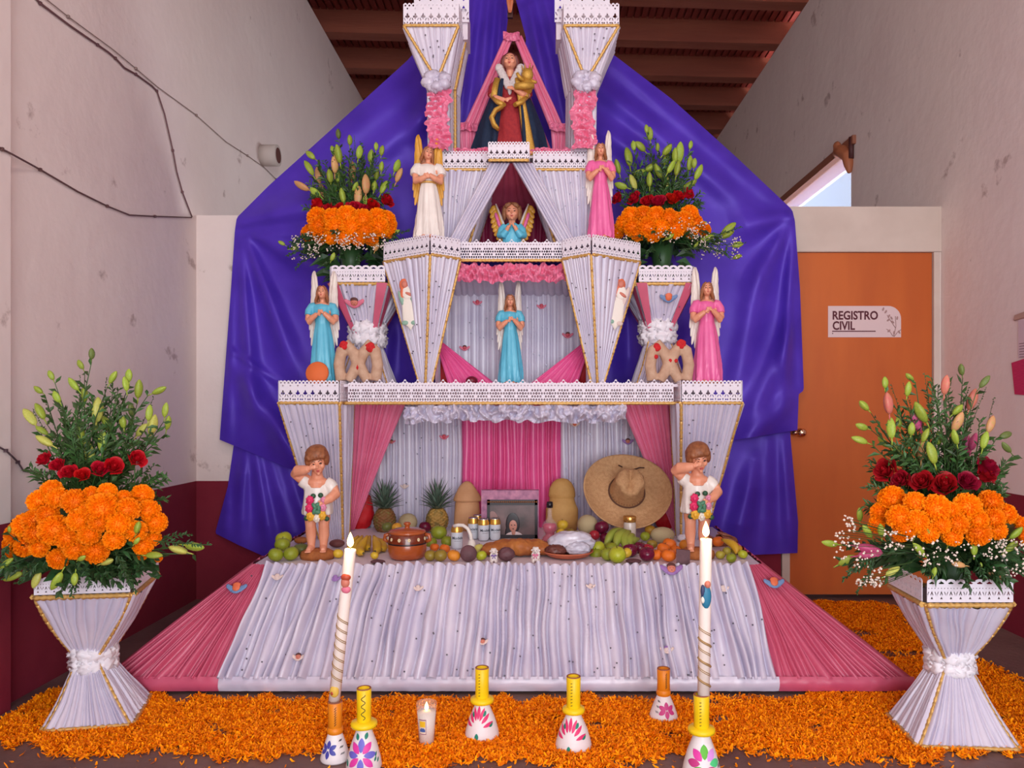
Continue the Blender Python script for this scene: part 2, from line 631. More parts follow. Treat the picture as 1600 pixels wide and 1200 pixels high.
# ------------------------------------------------------------------ the hall
XL, XR, YP, ZC, YB = -2.24, 2.665, 5.06, 5.51, 13.0
ZW = 5.25                       # the beams rest on the wall tops
def struct(name, mb, mats, label, cat, parent=None):
    o = solo(name, mb, mats) if parent is None else link(name, mb.mesh(name, mats), parent)
    if parent is None:
        tag(o, label, cat, kind='structure')
    return o

def keep(name, mb, mats, label, cat):        # structure left in world coordinates
    o = link(name, mb.mesh(name, mats))
    return tag(o, label, cat, kind='structure')

keep('floor', MB().box((XL - 0.2, -3.2, -0.1), (XR + 0.2, YB, 0.0)), m_floor, 'worn grey brown concrete floor under the orange petals', 'floor')
wl = MB().box((XL - 0.25, -3.2, 0), (XL, YB, ZW))
wl.box((XL, -3.2, 0), (XL + 0.05, 3.2, ZW))
wl.box((XL - .8, -3.2, ZW - .3), (XL - .55, YB, ZC + .12))  # added outer board, blocks sky light leaking in over the wall top
keep('wall_left', wl, m_wall, 'plastered side wall with maroon lower band behind the lily vase and cables', 'wall')
WY0, WY1, WZ0, WZ1 = 6.5, 9.2, 2.3, 3.48
wr = MB().box((XR, -3.2, 0), (XR + 0.25, WY0, ZW)).box((XR, WY1, 0), (XR + 0.25, YB, ZW))
wr.box((XR, WY0, 0), (XR + 0.25, WY1, WZ0)).box((XR, WY0, WZ1), (XR + 0.25, WY1, ZW))
wr.box((XR + .55, -3.2, ZW - .3), (XR + .8, YB, ZC + .12))  # unseen board added outside to keep sky light off the beam ends
keep('wall_right', wr, m_wall, 'plastered side wall with pink notice and maroon lower band beside the door', 'wall')
keep('wall_back', MB().box((XL - 0.2, YB, 0), (XR + 0.2, YB + 0.2, ZC)), m_wall, 'far end wall of the hall hidden behind the purple drapes', 'wall')
# low partition: solid bay at one end, lintel and door at the other
DX0, DX1, DZ = 1.672, 2.612, 2.29
pt = MB().box((XL, YP, 0), (DX0 - 0.06, YP + 0.16, 2.53)).box((DX0 - 0.06, YP, DZ), (XR, YP + 0.16, 2.585))
pt.box((DX1 + 0.045, YP, 0), (XR, YP + 0.16, DZ))
keep('wall_partition', pt, m_wall, 'low plastered partition with maroon lower band behind the purple drape', 'wall')
keep('trim_1', MB().box((DX0 - 0.06, YP - 0.012, DZ), (XR - 0.001, YP, 2.585)), m_trim, 'plain cream lintel board over the orange door', 'trim')
# the door
dr = thing('door_1', 'flush orange brown wooden door with a small paper sign', 'door', ((DX0 + DX1) / 2, YP + 0.03, 0))
dr['kind'] = 'structure'
dl = part('door_leaf', MB().box((DX0, YP + 0.012, 0.03), (DX1, YP + 0.055, DZ - 0.004)), m_door, dr, True)
fr = MB().box((DX0 - 0.055, YP - 0.008, 0), (DX0 - 0.004, YP + 0.1, DZ)).box((DX1 + 0.004, YP - 0.008, 0), (DX1 + 0.045, YP + 0.1, DZ)).box((DX0 - 0.055, YP - 0.008, DZ - 0.002), (DX1 + 0.045, YP + 0.1, DZ + 0.02))
part('door_frame', fr, m_trim, dr, True, label='cream painted door frame')
kp = P(1248, 676, YP)
kn = MB()
for dx, r in ((-0.035, 0.016), (0.012, 0.026)):
    kn.join(MB().lathe([(0.0, 0), (r * 1.1, 0), (r * 1.1, 0.006), (r * 0.5, 0.012), (r * 0.5, 0.03), (r, 0.036), (r * 1.05, 0.05), (r * 0.7, 0.06), (0, 0.062)], (0, 0, 0), 16), Matrix.Translation((kp.x + dx, YP + 0.012, kp.z)) @ Euler((PI / 2, 0, 0)).to_matrix().to_4x4())
part('door_knob', kn, m_brass, dl, False, label='shiny round knob and keyhole cover')
# the sign on it
sg = thing('door_sign', 'white paper sign with rounded corner lettered for the registry on the door', 'sign', P(1351, 528, YP + 0.011))
a0 = P(1294, 527, YP + 0.008); a1 = P(1408, 478, YP + 0.008)
rad = 0.085
poly = [(a0.x, 0, a0.z), (a1.x, 0, a0.z)] + [(a1.x - rad + rad * math.cos(t * PI / 16), 0, a1.z - rad + rad * math.sin(t * PI / 16)) for t in range(9)] + [(a0.x, 0, a1.z)]
sg_paper = part('paper', MB().prism([Vector((p[0], YP + 0.011, p[2])) for p in poly], (0, -0.002, 0)), M('sign_paper', (222, 196, 196), 0.7), sg, True)
ink = MB()
for s, px, py, w in (('REGISTRO', 1301, 499, 71), ('CIVIL', 1301, 515, 35)):
    t = text_mb(s, 0.0775, 0.0004, 0.0022)
    xs = [p[0] for p in t.v]
    q = P(px, py, YP + 0.008)
    k = (w * YP / F) / (max(xs) - min(xs))
    ink.join(t, Matrix.Translation(q) @ Euler((PI / 2, 0, 0)).to_matrix().to_4x4() @ Matrix.Diagonal((k, 1, 1, 1)) @ Matrix.Translation((-min(xs), 0, 0)))
q0, q1 = P(1301, 518.2, YP), P(1369, 516.6, YP)
ink.box((q0.x, YP + 0.0075, q0.z), (q1.x, YP + 0.009, q1.z))
q0, q1 = P(1301, 521.5, YP), P(1302.5, 520, YP)
ink.box((q0.x, YP + 0.0075, q0.z), (q1.x, YP + 0.009, q1.z))
part('lettering', ink, M('sign_ink', (92, 36, 48), 0.7), sg_paper)
sp = MB()
for pts in (((1396, 526), (1400, 510), (1399, 494)), ((1399, 512), (1392, 502), (1386, 492)), ((1397, 526), (1403, 518), (1408, 515)), ((1395, 525), (1390, 517), (1385, 514))):
    sp.tube([P(x, y, YP + 0.008) for x, y in pts], 0.0022, 0, 5)
for x, y, a in ((1384, 487, 0.6), (1380, 483, 0.3), (1389, 494, 0.5), (1393, 497, -0.6), (1402, 497, 0.2), (1388, 500, 0.9), (1395, 503, -0.8), (1405, 519, -0.7), (1389, 517, 0.8), (1397, 520, 0)):
    sp.ell(P(x, y, YP + 0.008), (0.006, 0.0012, 0.013), (0, a, 0), 0, 6, 5)
part('printed_sprig', sp, M('sign_sprig', (176, 140, 136), 0.7), sg_paper)
# ceiling with beams
ce = keep('ceiling', MB().box((XL - 0.6, -3.2, ZC), (XR + 0.6, YB, ZC + 0.1)), m_ceil, 'dark red brown boarded ceiling carried on wooden beams', 'ceiling')
bd = MB().box((-0.5, -0.028, 0), (0.5, 0.028, 0.02)).mesh('board', m_ceil)
for i in range(78):
    o = link('board', bd, ce)
    o.location = (XL - 0.55 + i * 0.0775, 7.8, ZC - 0.02)
    o.rotation_euler = (0, 0, PI / 2)
    o.scale = (9.0, 1, 1)
bm_ = MB().box((XL - .6, -0.085, 0), (XR + .6, 0.085, 0.26))
bms = bm_.mesh('beam', m_beam)
for i in range(10):
    o = link('beam', bms, ce)
    o.location = (0.0, 8.34 + 0.855 * (i - 4), ZW)
    o.rotation_euler = (0, 0, 0.055)
# window high in the right wall
wn = thing('window_1', 'high bright window opening over the door partition with brown lintel', 'window', (XR + 0.1, (WY0 + WY1) / 2, WZ0))
wn['kind'] = 'structure'
part('pane', MB().box((XR + 0.03, WY0, WZ0), (XR + 0.04, WY1, WZ1)), M('frosted_glass', (176, 188, 214), 0.5, alpha=0.45), wn, True)
part('lintel_board', MB().box((XR - 0.03, WY0 - 0.1, WZ1 - 0.01), (XR + 0.2, WY1, WZ1 + 0.06)), M('lintel_wood', (150, 92, 70), 0.6), wn, True, label='brown wooden lintel board')
bk = MB().tube([(XR - .03, 6.76, 3.49), (XR - .035, 6.68, 3.50), (XR - .035, 6.58, 3.46), (XR - .03, 6.50, 3.40), (XR - .03, 6.48, 3.32), (XR - .025, 6.475, 3.24)], [.03, .05, .06, .052, .042, .018], 0, 12)
bk.ell((XR - .06, 6.66, 3.54), (.03, .05, .035), None, 0, 12, 8).ell((XR - .05, 6.56, 3.42), (.03, .035, .035), None, 0, 10, 7)
bk = remesh(bk, .014, 1)
part('carved_bracket', bk, M('bracket_wood', (176, 104, 70), 0.55), wn, True)
q = P(1331, 216, 6.42)
part('iron_pin', MB().tube([(XR - .02, 6.45, q.z - .16), (XR - .02, 6.45, q.z + .02)], 0.022, 0, 8), M('dark_iron', (80, 40, 40), 0.6), wn, True)

# pipe stub and cables on the left wall
def wallL(px, py):
    X = XL + (0.05 if px < 17 else 0)
    Y = X * F / (px - VX)
    return Vector((X + 0.008, Y, H + (VY - py) * Y / F))
q = wallL(409, 243)
pp = MB().tube([(XL, q.y, q.z), (XL + 0.135, q.y, q.z)], [0.085, 0.085], 0, 20)
pp.tube([(XL + 0.13, q.y, q.z), (XL + 0.137, q.y, q.z)], [0.062, 0.062], 1, 20)  # smaller dark brown disc on the pipe's end
solo('pipe_stub', pp, [M('painted_pipe', (200, 186, 178), 0.6), M('pipe_end_dark', (96, 52, 46), 0.8)], 'short painted pipe stub sticking out of the wall above the purple drape', 'pipe')
m_cab = M('brown_cable', (112, 78, 80), 0.6)
def cable(pts, r, label, mat):
    pp = [wallL(*p) for p in pts]
    fine = []
    for i in range(len(pp) - 1):
        for t in range(6):
            fine.append(pp[i].lerp(pp[i + 1], t / 6))
    fine.append(pp[-1])
    mb = MB().tube(fine, r, 0, 6)
    if len(pts) > 3:
        for k in range(1, len(pts), 2):
            p = pp[k]
            mb.box((p.x - 0.006, p.y - 0.006, p.z - 0.007), (p.x + 0.006, p.y + 0.006, p.z + 0.007))
    solo('wall_cable', mb, mat, label, 'cable')
cable([(48, -8), (60, 5), (105, 39), (150, 70), (166, 81), (178, 91), (192, 106), (210, 116), (235, 134), (243, 142), (255, 178), (268, 235), (274, 268), (283, 300), (298, 339)], 0.005, 'thick brown cable bending down the wall to the partition corner', m_cab)
cable([(66, -4), (104, 26), (175, 78), (210, 107), (243, 135), (305, 180), (352, 222), (385, 243), (412, 262), (430, 280)], 0.0026, 'thin grey wire running beside the thick cable then on to the drape', M('grey_wire', (150, 128, 122), 0.6))
cable([(-12, 226), (0, 233), (16, 241), (60, 265), (120, 300), (165, 322), (200, 336), (240, 338), (297, 340)], 0.0042, 'lower brown cable sagging along the wall to the partition top', M('cable_umber', (104, 74, 72), 0.6))
cable([(-6, 698), (6, 704), (16, 713), (25, 722), (34, 736), (48, 738), (70, 738)], 0.004, 'short loose cable behind the vase of yellow lily buds', M('cable_dusk', (92, 72, 78), 0.6))

# notices on the right wall
def wallR(px, py, off=0.0):
    X = XR - off
    Y = X * F / (px - VX)
    return Vector((X, Y, H + (VY - py) * Y / F))
yA, yB = wallR(1592, 500).y, 3.86
z0, z1 = wallR(1592, 560).z, wallR(1592, 492).z
nt_ = thing('paper_notice', 'white printed notice with a peeling tan corner over the pink paper', 'notice', (XR, (yA + yB) / 2, z0))
part('paper', MB().box((XR - 0.004, yB, z0), (XR - 0.001, yA, z1)), M('notice_white', (214, 190, 198), 0.8), nt_, True)
lines = MB()
for i in range(6):
    z = wallR(1595, 537 + i * 4.2).z
    lines.box((XR - 0.0055, yB + 0.02, z - 0.002), (XR - 0.004, yA - 0.012, z + 0.002))
part('printed_lines', lines, M('notice_ink', (140, 110, 118), 0.8), nt_, True)
part('peeling_corner', MB().hexa([(XR - 0.004, yB, z1 - 0.01), (XR - 0.004, yA + 0.03, z1 - 0.03), (XR - 0.012, yA + 0.03, z1 - 0.025), (XR - 0.02, yB, z1 - 0.005)], [(XR - 0.004, yB, z1 + 0.05), (XR - 0.004, yA + 0.02, z1 - 0.0), (XR - 0.012, yA + 0.02, z1 - 0.0), (XR - 0.025, yB, z1 + 0.04)]), M('notice_tan', (190, 156, 142), 0.7), nt_, True)
a = [wallR(1582, 567), wallR(1600, 561), wallR(1612, 560), wallR(1612, 618), wallR(1587, 616)]
pk = [Vector((XR - 0.003, p.y, p.z)) for p in a]
solo('pink_notice', MB().prism(pk, (-0.003, 0, 0)), M('notice_pink', (206, 50, 100), 0.8, (190, 40, 90), 30, stretch=(1, 1, 8)), 'torn magenta paper sheet pasted on the wall below the white notice', 'notice')

# ------------------------------------------------------------------ purple satin drapes
def drape(name, label, left, right, top, bot, Y0, folds, seed, tilt=0.0):
    def at(tab, y):
        for (ya, xa), (yb, xb) in zip(tab, tab[1:]):
            if ya <= y <= yb:
                t = (y - ya) / (yb - ya)
                return xa + (xb - xa) * t
        return tab[0][1] if y < tab[0][0] else tab[-1][1]
    nu, nv = 110, 150
    rows = []
    for k in range(nv + 1):
        v = k / nv
        row = []
        for j in range(nu + 1):
            u = j / nu
            yt = top(u); yb = bot(u)
            py = yt + (yb - yt) * v
            xl, xr = at(left, py), at(right, py)
            px = xl + (xr - xl) * u
            d = 0.0
            for (x0, y0, x1, y1, w0, w1, amp) in folds:
                dx, dy = x1 - x0, y1 - y0
                L2 = dx * dx + dy * dy
                t = ((px - x0) * dx + (py - y0) * dy) / L2
                tc = min(1, max(0, t))
                e = math.hypot(px - (x0 + dx * tc), py - (y0 + dy * tc))
                w = w0 + (w1 - w0) * tc
                fade = min(1.0, 0.35 + 2.2 * tc) * min(1.0, 0.3 + 2.5 * (1 - tc))
                d += 1.4 * amp * fade * math.exp(-(e / w) ** 2)
            d += 0.02 * nz(px * 0.009 + seed, py * 0.005, 1.0) + 0.006 * nz(px * 0.03, py * 0.014 + seed, 2.0)
            row.append(P(px, py, Y0 + tilt * (py - 640) / 400 - d))
        rows.append(row)
    mb = MB().grid(rows)
    return solo(name, mb, m_purple, label, 'drape')
# lower tails first, then the wide upper sheets over them
drape('satin_drape', 'purple satin tail hanging low beside the crying boy with tan base and limes',
      [(640, 372), (690, 366), (760, 356), (830, 337), (852, 340), (870, 350)], [(640, 560), (900, 560)], lambda u: 650, lambda u: 834 + 60 * min(1, u * 3.2) * 0.62, 5.03,
      [(384, 690, 372, 860, 10, 16, 0.03), (398, 700, 425, 870, 9, 16, 0.035), (420, 715, 470, 880, 10, 18, 0.03), (448, 730, 500, 880, 12, 16, 0.03), (356, 760, 352, 850, 8, 12, 0.02)], 3)
drape('satin_drape', 'purple satin tail hanging low in front of the door edge',
      [(640, 1020), (900, 1020)], [(640, 1234), (682, 1235), (815, 1247), (866, 1246)], lambda u: 660, lambda u: 874 - 10 * u, 5.03,
      [(1180, 720, 1150, 860, 14, 22, 0.045), (1225, 690, 1238, 860, 10, 14, 0.03), (1120, 740, 1090, 870, 14, 20, 0.03), (1200, 690, 1196, 860, 9, 12, 0.02)], 5)
drape('satin_drape', 'broad purple satin sheet sweeping from the ceiling down beside the maroon wall',
      [(-30, 735), (0, 722), (95, 636), (220, 498), (290, 420), (340, 370), (360, 367), (450, 361), (690, 343), (760, 343)],
      [(-30, 800), (0, 797), (60, 790), (240, 796), (800, 797)],
      lambda u: -30, lambda u: (687 + 55 * min(1, u * 3.4) if u < 0.6 else 742) , 4.985,
      [(372, 345, 560, 285, 12, 40, 0.05), (380, 350, 640, 300, 8, 45, 0.045), (392, 366, 540, 365, 7, 26, 0.045), (400, 370, 620, 480, 7, 40, 0.06), (385, 372, 470, 600, 7, 22, 0.055),
       (376, 372, 398, 690, 7, 18, 0.045), (366, 372, 356, 690, 6, 10, 0.02), (660, 130, 470, 260, 26, 30, 0.05), (690, 150, 560, 260, 18, 26, 0.05), (700, 100, 640, 230, 12, 18, 0.04),
       (700, 30, 668, 120, 12, 12, 0.03), (350, 540, 440, 600, 5, 5, 0.02), (360, 560, 470, 740, 12, 26, 0.05), (420, 640, 480, 745, 12, 22, 0.05),
       (745, -20, 715, 200, 9, 14, 0.05), (765, -20, 745, 210, 8, 14, 0.05), (783, 0, 772, 200, 6, 10, 0.04), (610, 500, 590, 600, 14, 20, 0.04), (640, 430, 650, 600, 14, 16, 0.04)], 11, -0.02)
drape('satin_drape', 'broad purple satin sheet sweeping from the ceiling down over the door lintel',
      [(-30, 804), (0, 806), (60, 822), (240, 804), (800, 803)],
      [(-30, 870), (0, 885), (75, 945), (155, 1050), (245, 1150), (328, 1238), (345, 1242), (450, 1250), (610, 1256), (616, 1248), (672, 1246), (760, 1246)],
      lambda u: -30, lambda u: 672 + 70 * (1 - u) if u > 0.35 else 735, 4.99,
      [(945, 90, 1232, 332, 16, 14, 0.03), (930, 130, 1180, 330, 18, 24, 0.05), (925, 190, 1080, 300, 16, 26, 0.05), (1238, 335, 1140, 360, 8, 30, 0.05), (1236, 340, 1170, 470, 7, 26, 0.05),
       (1240, 345, 1222, 660, 7, 14, 0.05), (1244, 345, 1252, 600, 6, 8, 0.025), (1240, 500, 1160, 690, 14, 24, 0.05), (1235, 620, 1130, 730, 14, 18, 0.04), (1190, 420, 1150, 620, 16, 20, 0.035),
       (1080, 500, 1060, 600, 16, 20, 0.03), (850, -10, 905, 210, 10, 16, 0.05), (828, 10, 868, 210, 8, 14, 0.05), (880, 0, 930, 120, 10, 14, 0.04), (980, 450, 985, 600, 14, 20, 0.04)], 19, -0.02)

# ------------------------------------------------------------------ stickers and sequins on the cloth
m_stk = [M('sticker_face', (206, 120, 100), 0.5), M('sticker_hair', (92, 50, 46), 0.6), M('sticker_blue', (112, 140, 184), 0.5), M('sticker_purple', (150, 110, 172), 0.5),
         M('sticker_pink', (222, 116, 140), 0.5), M('sticker_pale', (220, 196, 188), 0.6), M('sticker_orange', (226, 112, 74), 0.5), M('sticker_red', (206, 74, 90), 0.5), M('sticker_green', (140, 176, 156), 0.5), M('sticker_white', (236, 226, 214), 0.5)]
def sticker(c, n, w, face=0, hair=1, wing=2, parent=None):
    c, n = Vector(c), Vector(n).normalized()
    mb = MB()
    for s in (-1, 1):
        for k in range(3):
            mb.ell((s * (0.22 + 0.12 * k), 0.02 + 0.07 * k, 0.02 + 0.01 * k), (0.2, 0.19 - 0.03 * k, 0.06), (0, 0, s * (0.5 + 0.2 * k)), 2, 8, 5)
    mb.ell((0, -0.08, 0.04), (0.3, 0.17, 0.06), None, 2, 10, 5)
    mb.ell((0, 0.12, 0.09), (0.23, 0.24, 0.12), None, 0, 10, 6)
    mb.ell((0, 0.26, 0.08), (0.24, 0.17, 0.11), None, 1, 10, 6)
    for s in (-1, 1):
        mb.ell((s * 0.08, 0.12, 0.19), (0.035, 0.022, 0.02), None, 1, 5, 4)
    mb.ell((0, 0.0, 0.195), (0.05, 0.02, 0.015), None, 1, 5, 4)
    z = n
    x = Vector((0, 0, 1)).cross(z).normalized() if abs(z.z) < 0.95 else Vector((1, 0, 0))
    if x.x < 0: x = -x
    y = z.cross(x)
    m = Matrix((x, y, z)).transposed().to_4x4()
    m = Matrix.Translation(c) @ m @ Matrix.Diagonal((w, w, w * 0.5, 1))
    out = MB().join(mb, m)
    return part('cherub_sticker', out, [m_stk[face], m_stk[hair], m_stk[wing]], parent, True)

def sequins(parent, pts, n, r=0.0045):
    mb = MB()
    n = Vector(n).normalized()
    x = n.orthogonal().normalized()
    y = n.cross(x)
    for p in pts:
        ring = [Vector(p) + (x * math.cos(a * PI / 3) + y * math.sin(a * PI / 3)) * r for a in range(6)]
        mb.add(ring + [q + n * 0.003 for q in ring], [tuple(range(5, -1, -1)), tuple(range(6, 12))] + [(i, (i + 1) % 6, (i + 1) % 6 + 6, i + 6) for i in range(6)], 0, False)
    return part('sequin', mb, m_seq, parent, True, kind='stuff')

# ------------------------------------------------------------------ the offering table with its flared skirt
TZ = 0.5
TF = 3.69
tb = thing('offering_table', 'long low offering table with gathered white and pink satin skirt flaring to the floor', 'table', (AX, 4.25, 0))
t0, t1 = G(395, 884, TZ), G(1190, 884, TZ)
bk0, bk1 = Vector((-1.40, 4.88, TZ)), Vector((1.12, 4.88, TZ))
part('table_board', MB().hexa([t0 - Vector((0, 0, 0.04)), t1 - Vector((0, 0, 0.04)), bk1 - Vector((0, 0, 0.04)), bk0 - Vector((0, 0, 0.04))], [t0, t1, bk1, bk0]), m_dark, tb, True)
rows = []
for k in range(31):
    row = []
    for j in range(91):
        u, v = j / 90, k / 30
        q = t0.lerp(t1, u).lerp(bk0.lerp(bk1, u), v)
        row.append(q + Vector((0, 0, 0.004 + 0.0025 * nz(q.x * 9, q.y * 6))))
    rows.append(row)
part('table_cloth', MB().grid(rows), m_white2, tb, True)
part('box_frame', MB().hexa([(-1.25, 3.95, 0), (0.97, 3.95, 0), (0.97, 4.9, 0), (-1.25, 4.9, 0)], [(-1.25, 3.95, TZ - 0.04), (0.97, 3.95, TZ - 0.04), (0.97, 4.9, TZ - 0.04), (-1.25, 4.9, TZ - 0.04)]), m_dark, tb, True)
ZB = 0.045
def SB(px): return P(px, 0, 3.39).xy.to_3d() + Vector((0, 0, ZB + 0.045))
YBm = 3.385
def bx(px): return (px - VX) * YBm / F
zb = 0.055
b0, b1, b2, b3 = Vector((bx(155), YBm, zb)), Vector((bx(345), YBm, zb)), Vector((bx(1215), YBm, zb)), Vector((bx(1425), YBm, zb))
w0, w1 = G(419, 884, TZ + 0.006), G(1166, 884, TZ + 0.006)
e0, e1 = t0 + Vector((0, 0, 0.006)), t1 + Vector((0, 0, 0.006))
SN = (b2 - b1).cross(w0 - b1).normalized()
if SN.y > 0: SN = -SN
sk = MB(); pleats(sk, b1, b2, w1, w0, 58, 0.056, (0, -1, 0.3), 26, 2, wob=0.7, wander=0.45, power=0.75)
part('white_skirt', sk, m_white, tb, True)
sk = MB(); pleats(sk, b0, b1, w0, e0, 17, 0.034, (0, -1, 0.3), 20, 4, wob=0.6, wander=0.6)
part('pink_skirt', sk, m_rose, tb, True, label='dusty pink pleated end of the skirt')
sk = MB(); pleats(sk, b2, b3, e1, w1, 19, 0.034, (0, -1, 0.3), 20, 6, wob=0.6, wander=0.6)
part('pink_skirt', sk, m_rose, tb, True, label='dusty pink pleated end of the skirt')
for s, (f0, f1, bkx) in enumerate(((b0, e0, -1.42), (b3, e1, 1.14))):
    sk = MB()
    pleats(sk, f0, Vector((f0.x * 0.98, 4.85, zb)), Vector((bkx, 4.92, TZ)), f1, 14, 0.015, (-1 if s == 0 else 1, 0, 0.2), 8, 8 + s)
    part('pink_skirt', sk, m_rose, tb, True, label='dusty pink pleated end of the skirt')
for (p, q, m, sd) in ((b0, b1, m_rose, 1), (b1, b2, m_white, 2), (b2, b3, m_rose, 3)):
    hm = MB()
    o = Vector((p.x, p.y - 0.016, 0.018))
    rows = []
    n = int((q - p).length / 0.012)
    for k in range(6):
        v = k / 5
        rows.append([Vector((p.x + (q.x - p.x) * j / n, p.y - 0.02 - 0.012 * math.sin(PI * v) + 0.004 * nz(j * 0.35, v * 2, sd), 0.016 + 0.064 * v)) for j in range(n + 1)])
    hm.grid(rows)
    part('hem_band', hm, m, tb, True)
pts = []
rr = random.Random(3)
for i in range(120):
    px, py = rr.uniform(380, 1190), rr.uniform(895, 1060)
    pts.append(RP(px, py, b1, SN) + SN * 0.046)
sequins(tb, pts, SN, 0.004)
for (x, y, w, f, h, wg) in ((374, 926, 0.085, 6, 6, 2), (437, 908, 0.05, 5, 5, 5), (527, 910, 0.05, 3, 3, 3), (655, 925, 0.045, 5, 5, 5), (470, 1032, 0.055, 0, 1, 5), (755, 1008, 0.05, 0, 1, 5), (1047, 897, 0.095, 0, 1, 3),
                             (922, 922, 0.04, 5, 5, 5), (1127, 926, 0.05, 5, 5, 5), (1040, 1021, 0.055, 5, 3, 5), (1206, 918, 0.085, 6, 6, 2)):
    sticker(RP(x, y, b1, SN) + SN * 0.046, SN, w * 0.95, f, h, wg, tb)

# ------------------------------------------------------------------ tapered columns and vases
def tapered(name, label, cat, top, bot, zt, zb_, npl, amp, lace_h, lace_kind='clover', bow=0.0, gold=True, seeds=0, loc=None, nv=10, lace_edges=(0, 1, 3), gold_edges=(0, 1, 3), mat=None, body='pleated_face', cap=True):
    # top, bot: four xy corners in the order front-left, front-right, back-right, back-left
    T = [Vector((p[0], p[1], zt)) for p in top]
    B = [Vector((p[0], p[1], zb_)) for p in bot]
    c = sum(B, Vector()) / 4
    e = thing(name, label, cat, loc if loc is not None else c)
    ct = (sum(T, Vector()) + sum(B, Vector())) / 8
    for i in range(4):
        j = (i + 1) % 4
        out = ((T[i] + T[j] + B[i] + B[j]) / 4 - ct)
        mb = MB()
        pleats(mb, B[i], B[j], T[j], T[i], npl if i % 2 == 0 else max(4, int(npl * 0.8)), amp, out, nv, seeds + i, bow=bow)
        part(body, mb, mat or m_white, e, True)
    if cap:
        cp = MB().add([p - Vector((0, 0, 0.004)) for p in T], [(0, 1, 2, 3)], 0, False).add([p + Vector((0, 0, 0.002)) for p in B], [(3, 2, 1, 0)], 0, False)
        part('cap_board', cp, m_white2, e, True)
    if gold:
        g = MB()
        for i in range(4):
            j = (i + 1) % 4
            if i in gold_edges:
                d = ((T[i] + T[j]) / 2 - ct); d.z = 0; d = d.normalized() * 0.008
                braid(g, T[i] + d, T[j] + d, 0.0095)
            dv = (T[i] - ct); dv.z = 0; dv = dv.normalized() * 0.006
            n = 8
            for k in range(n):
                v0, v1 = k / n, (k + 1) / n
                def cor(v):
                    q = B[i].lerp(T[i], v)
                    cc = sum(B, Vector()) / 4
                    cx = cc.lerp(sum(T, Vector()) / 4, v)
                    return q.lerp(Vector((cx.x, cx.y, q.z)), bow * math.sin(PI * v)) + dv
                braid(g, cor(v0), cor(v1), 0.0085)
        part('gilt_braid', g, m_gold, e, True)
    if lace_h:
        for i in lace_edges:
            j = (i + 1) % 4
            d = ((T[i] + T[j]) / 2 - ct); d.z = 0; d = d.normalized() * 0.006
            l = MB(); lace(l, T[i] + d + Vector((0, 0, 0.008)), T[j] + d + Vector((0, 0, 0.008)), lace_h, lace_kind)
            part('lace_band', l, m_lace, e, True)
    return e, T, B

def mir(pts):                      # mirror a corner list and keep its order
    q = [(2 * AX - p[0], p[1]) for p in pts]
    return [q[1], q[0], q[3], q[2]]

def col_sequins(e, T, B, n, seed, face=(0, 1)):
    a, b = face
    rr = random.Random(seed)
    nrm = (T[b] - T[a]).cross(B[a] - T[a]).normalized()
    if nrm.y > 0: nrm = -nrm
    pts = []
    for i in range(n):
        u, v = rr.uniform(0.1, 0.9), rr.uniform(0.25, 0.95)
        pts.append(B[a].lerp(B[b], u).lerp(T[a].lerp(T[b], u), v) + nrm * 0.016)
    sequins(e, pts, nrm, 0.004)

# tier one columns
z1 = 1.285
ct1 = [((437 - VX) * 4.15 / F, 4.15), (-1.065, 4.15), (-1.065, 4.45), ((437 - VX) * 4.15 / F, 4.45)]
cb1 = [(-1.24, 4.42), (-1.115, 4.42), (-1.115, 4.54), (-1.24, 4.54)]
for k, (t, b) in enumerate(((ct1, cb1), (mir(ct1), mir(cb1)))):
    e, T, B = tapered('tapered_column', ('white pleated column under the lower shelf behind the boy nearest the limes', 'white pleated column under the lower shelf behind the boy beside the sandal')[k], 'column', t, b, z1, TZ, 12, 0.022, 0.115, seeds=20 + k * 5,
                      lace_edges=(0, 1, 3), gold_edges=(0, 1, 3))
    col_sequins(e, T, B, 16, 40 + k)
# tier one shelf
Y1 = 4.2
xl1, xr1 = -1.03, 2 * AX + 1.03
sh = thing('altar_shelf', 'long lower altar shelf with lattice lace edge and white ruffle carrying the robed angels', 'shelf', (AX, 4.5, z1))
part('shelf_board', MB().box((-1.385, 4.225, z1 + 0.09), (2 * AX + 1.385, 4.83, z1 + 0.105)).box((-1.38, 4.175, z1 + 0.09), (-1.075, 4.225, z1 + 0.105)).box((2 * AX + 1.075, 4.175, z1 + 0.09), (2 * AX + 1.38, 4.225, z1 + 0.105)).box((-1.30, 4.5, z1 + 0.02), (2 * AX + 1.30, 4.83, z1 + 0.09)), m_white2, sh, True)
segs = [xl1, -0.42, 0.33 - 0.19, xr1]
segs = [xl1, (722 - VX) * Y1 / F, (912 - VX) * Y1 / F, xr1]
for a, b in zip(segs, segs[1:]):
    l = MB(); lace(l, (a, Y1, z1 + 0.006), (b, Y1, z1 + 0.006), 0.125, 'lattice')
    part('lace_band', l, m_lace, sh, True)
g = MB(); braid(g, (xl1 - 0.02, Y1, z1), (xr1 + 0.02, Y1, z1), 0.0095)
part('gilt_braid', g, m_gold, sh, True)
rf = MB(); ruffle(rf, ((632 - VX) * Y1 / F, Y1 + 0.03, 1.185), ((978 - 632) * Y1 / F, 0, 0), (0, 0, 0.095), (0, -1, 0), 0.075, 3, freq=24, edge=0.3)
part('ruffle', rf, m_white, sh, True)
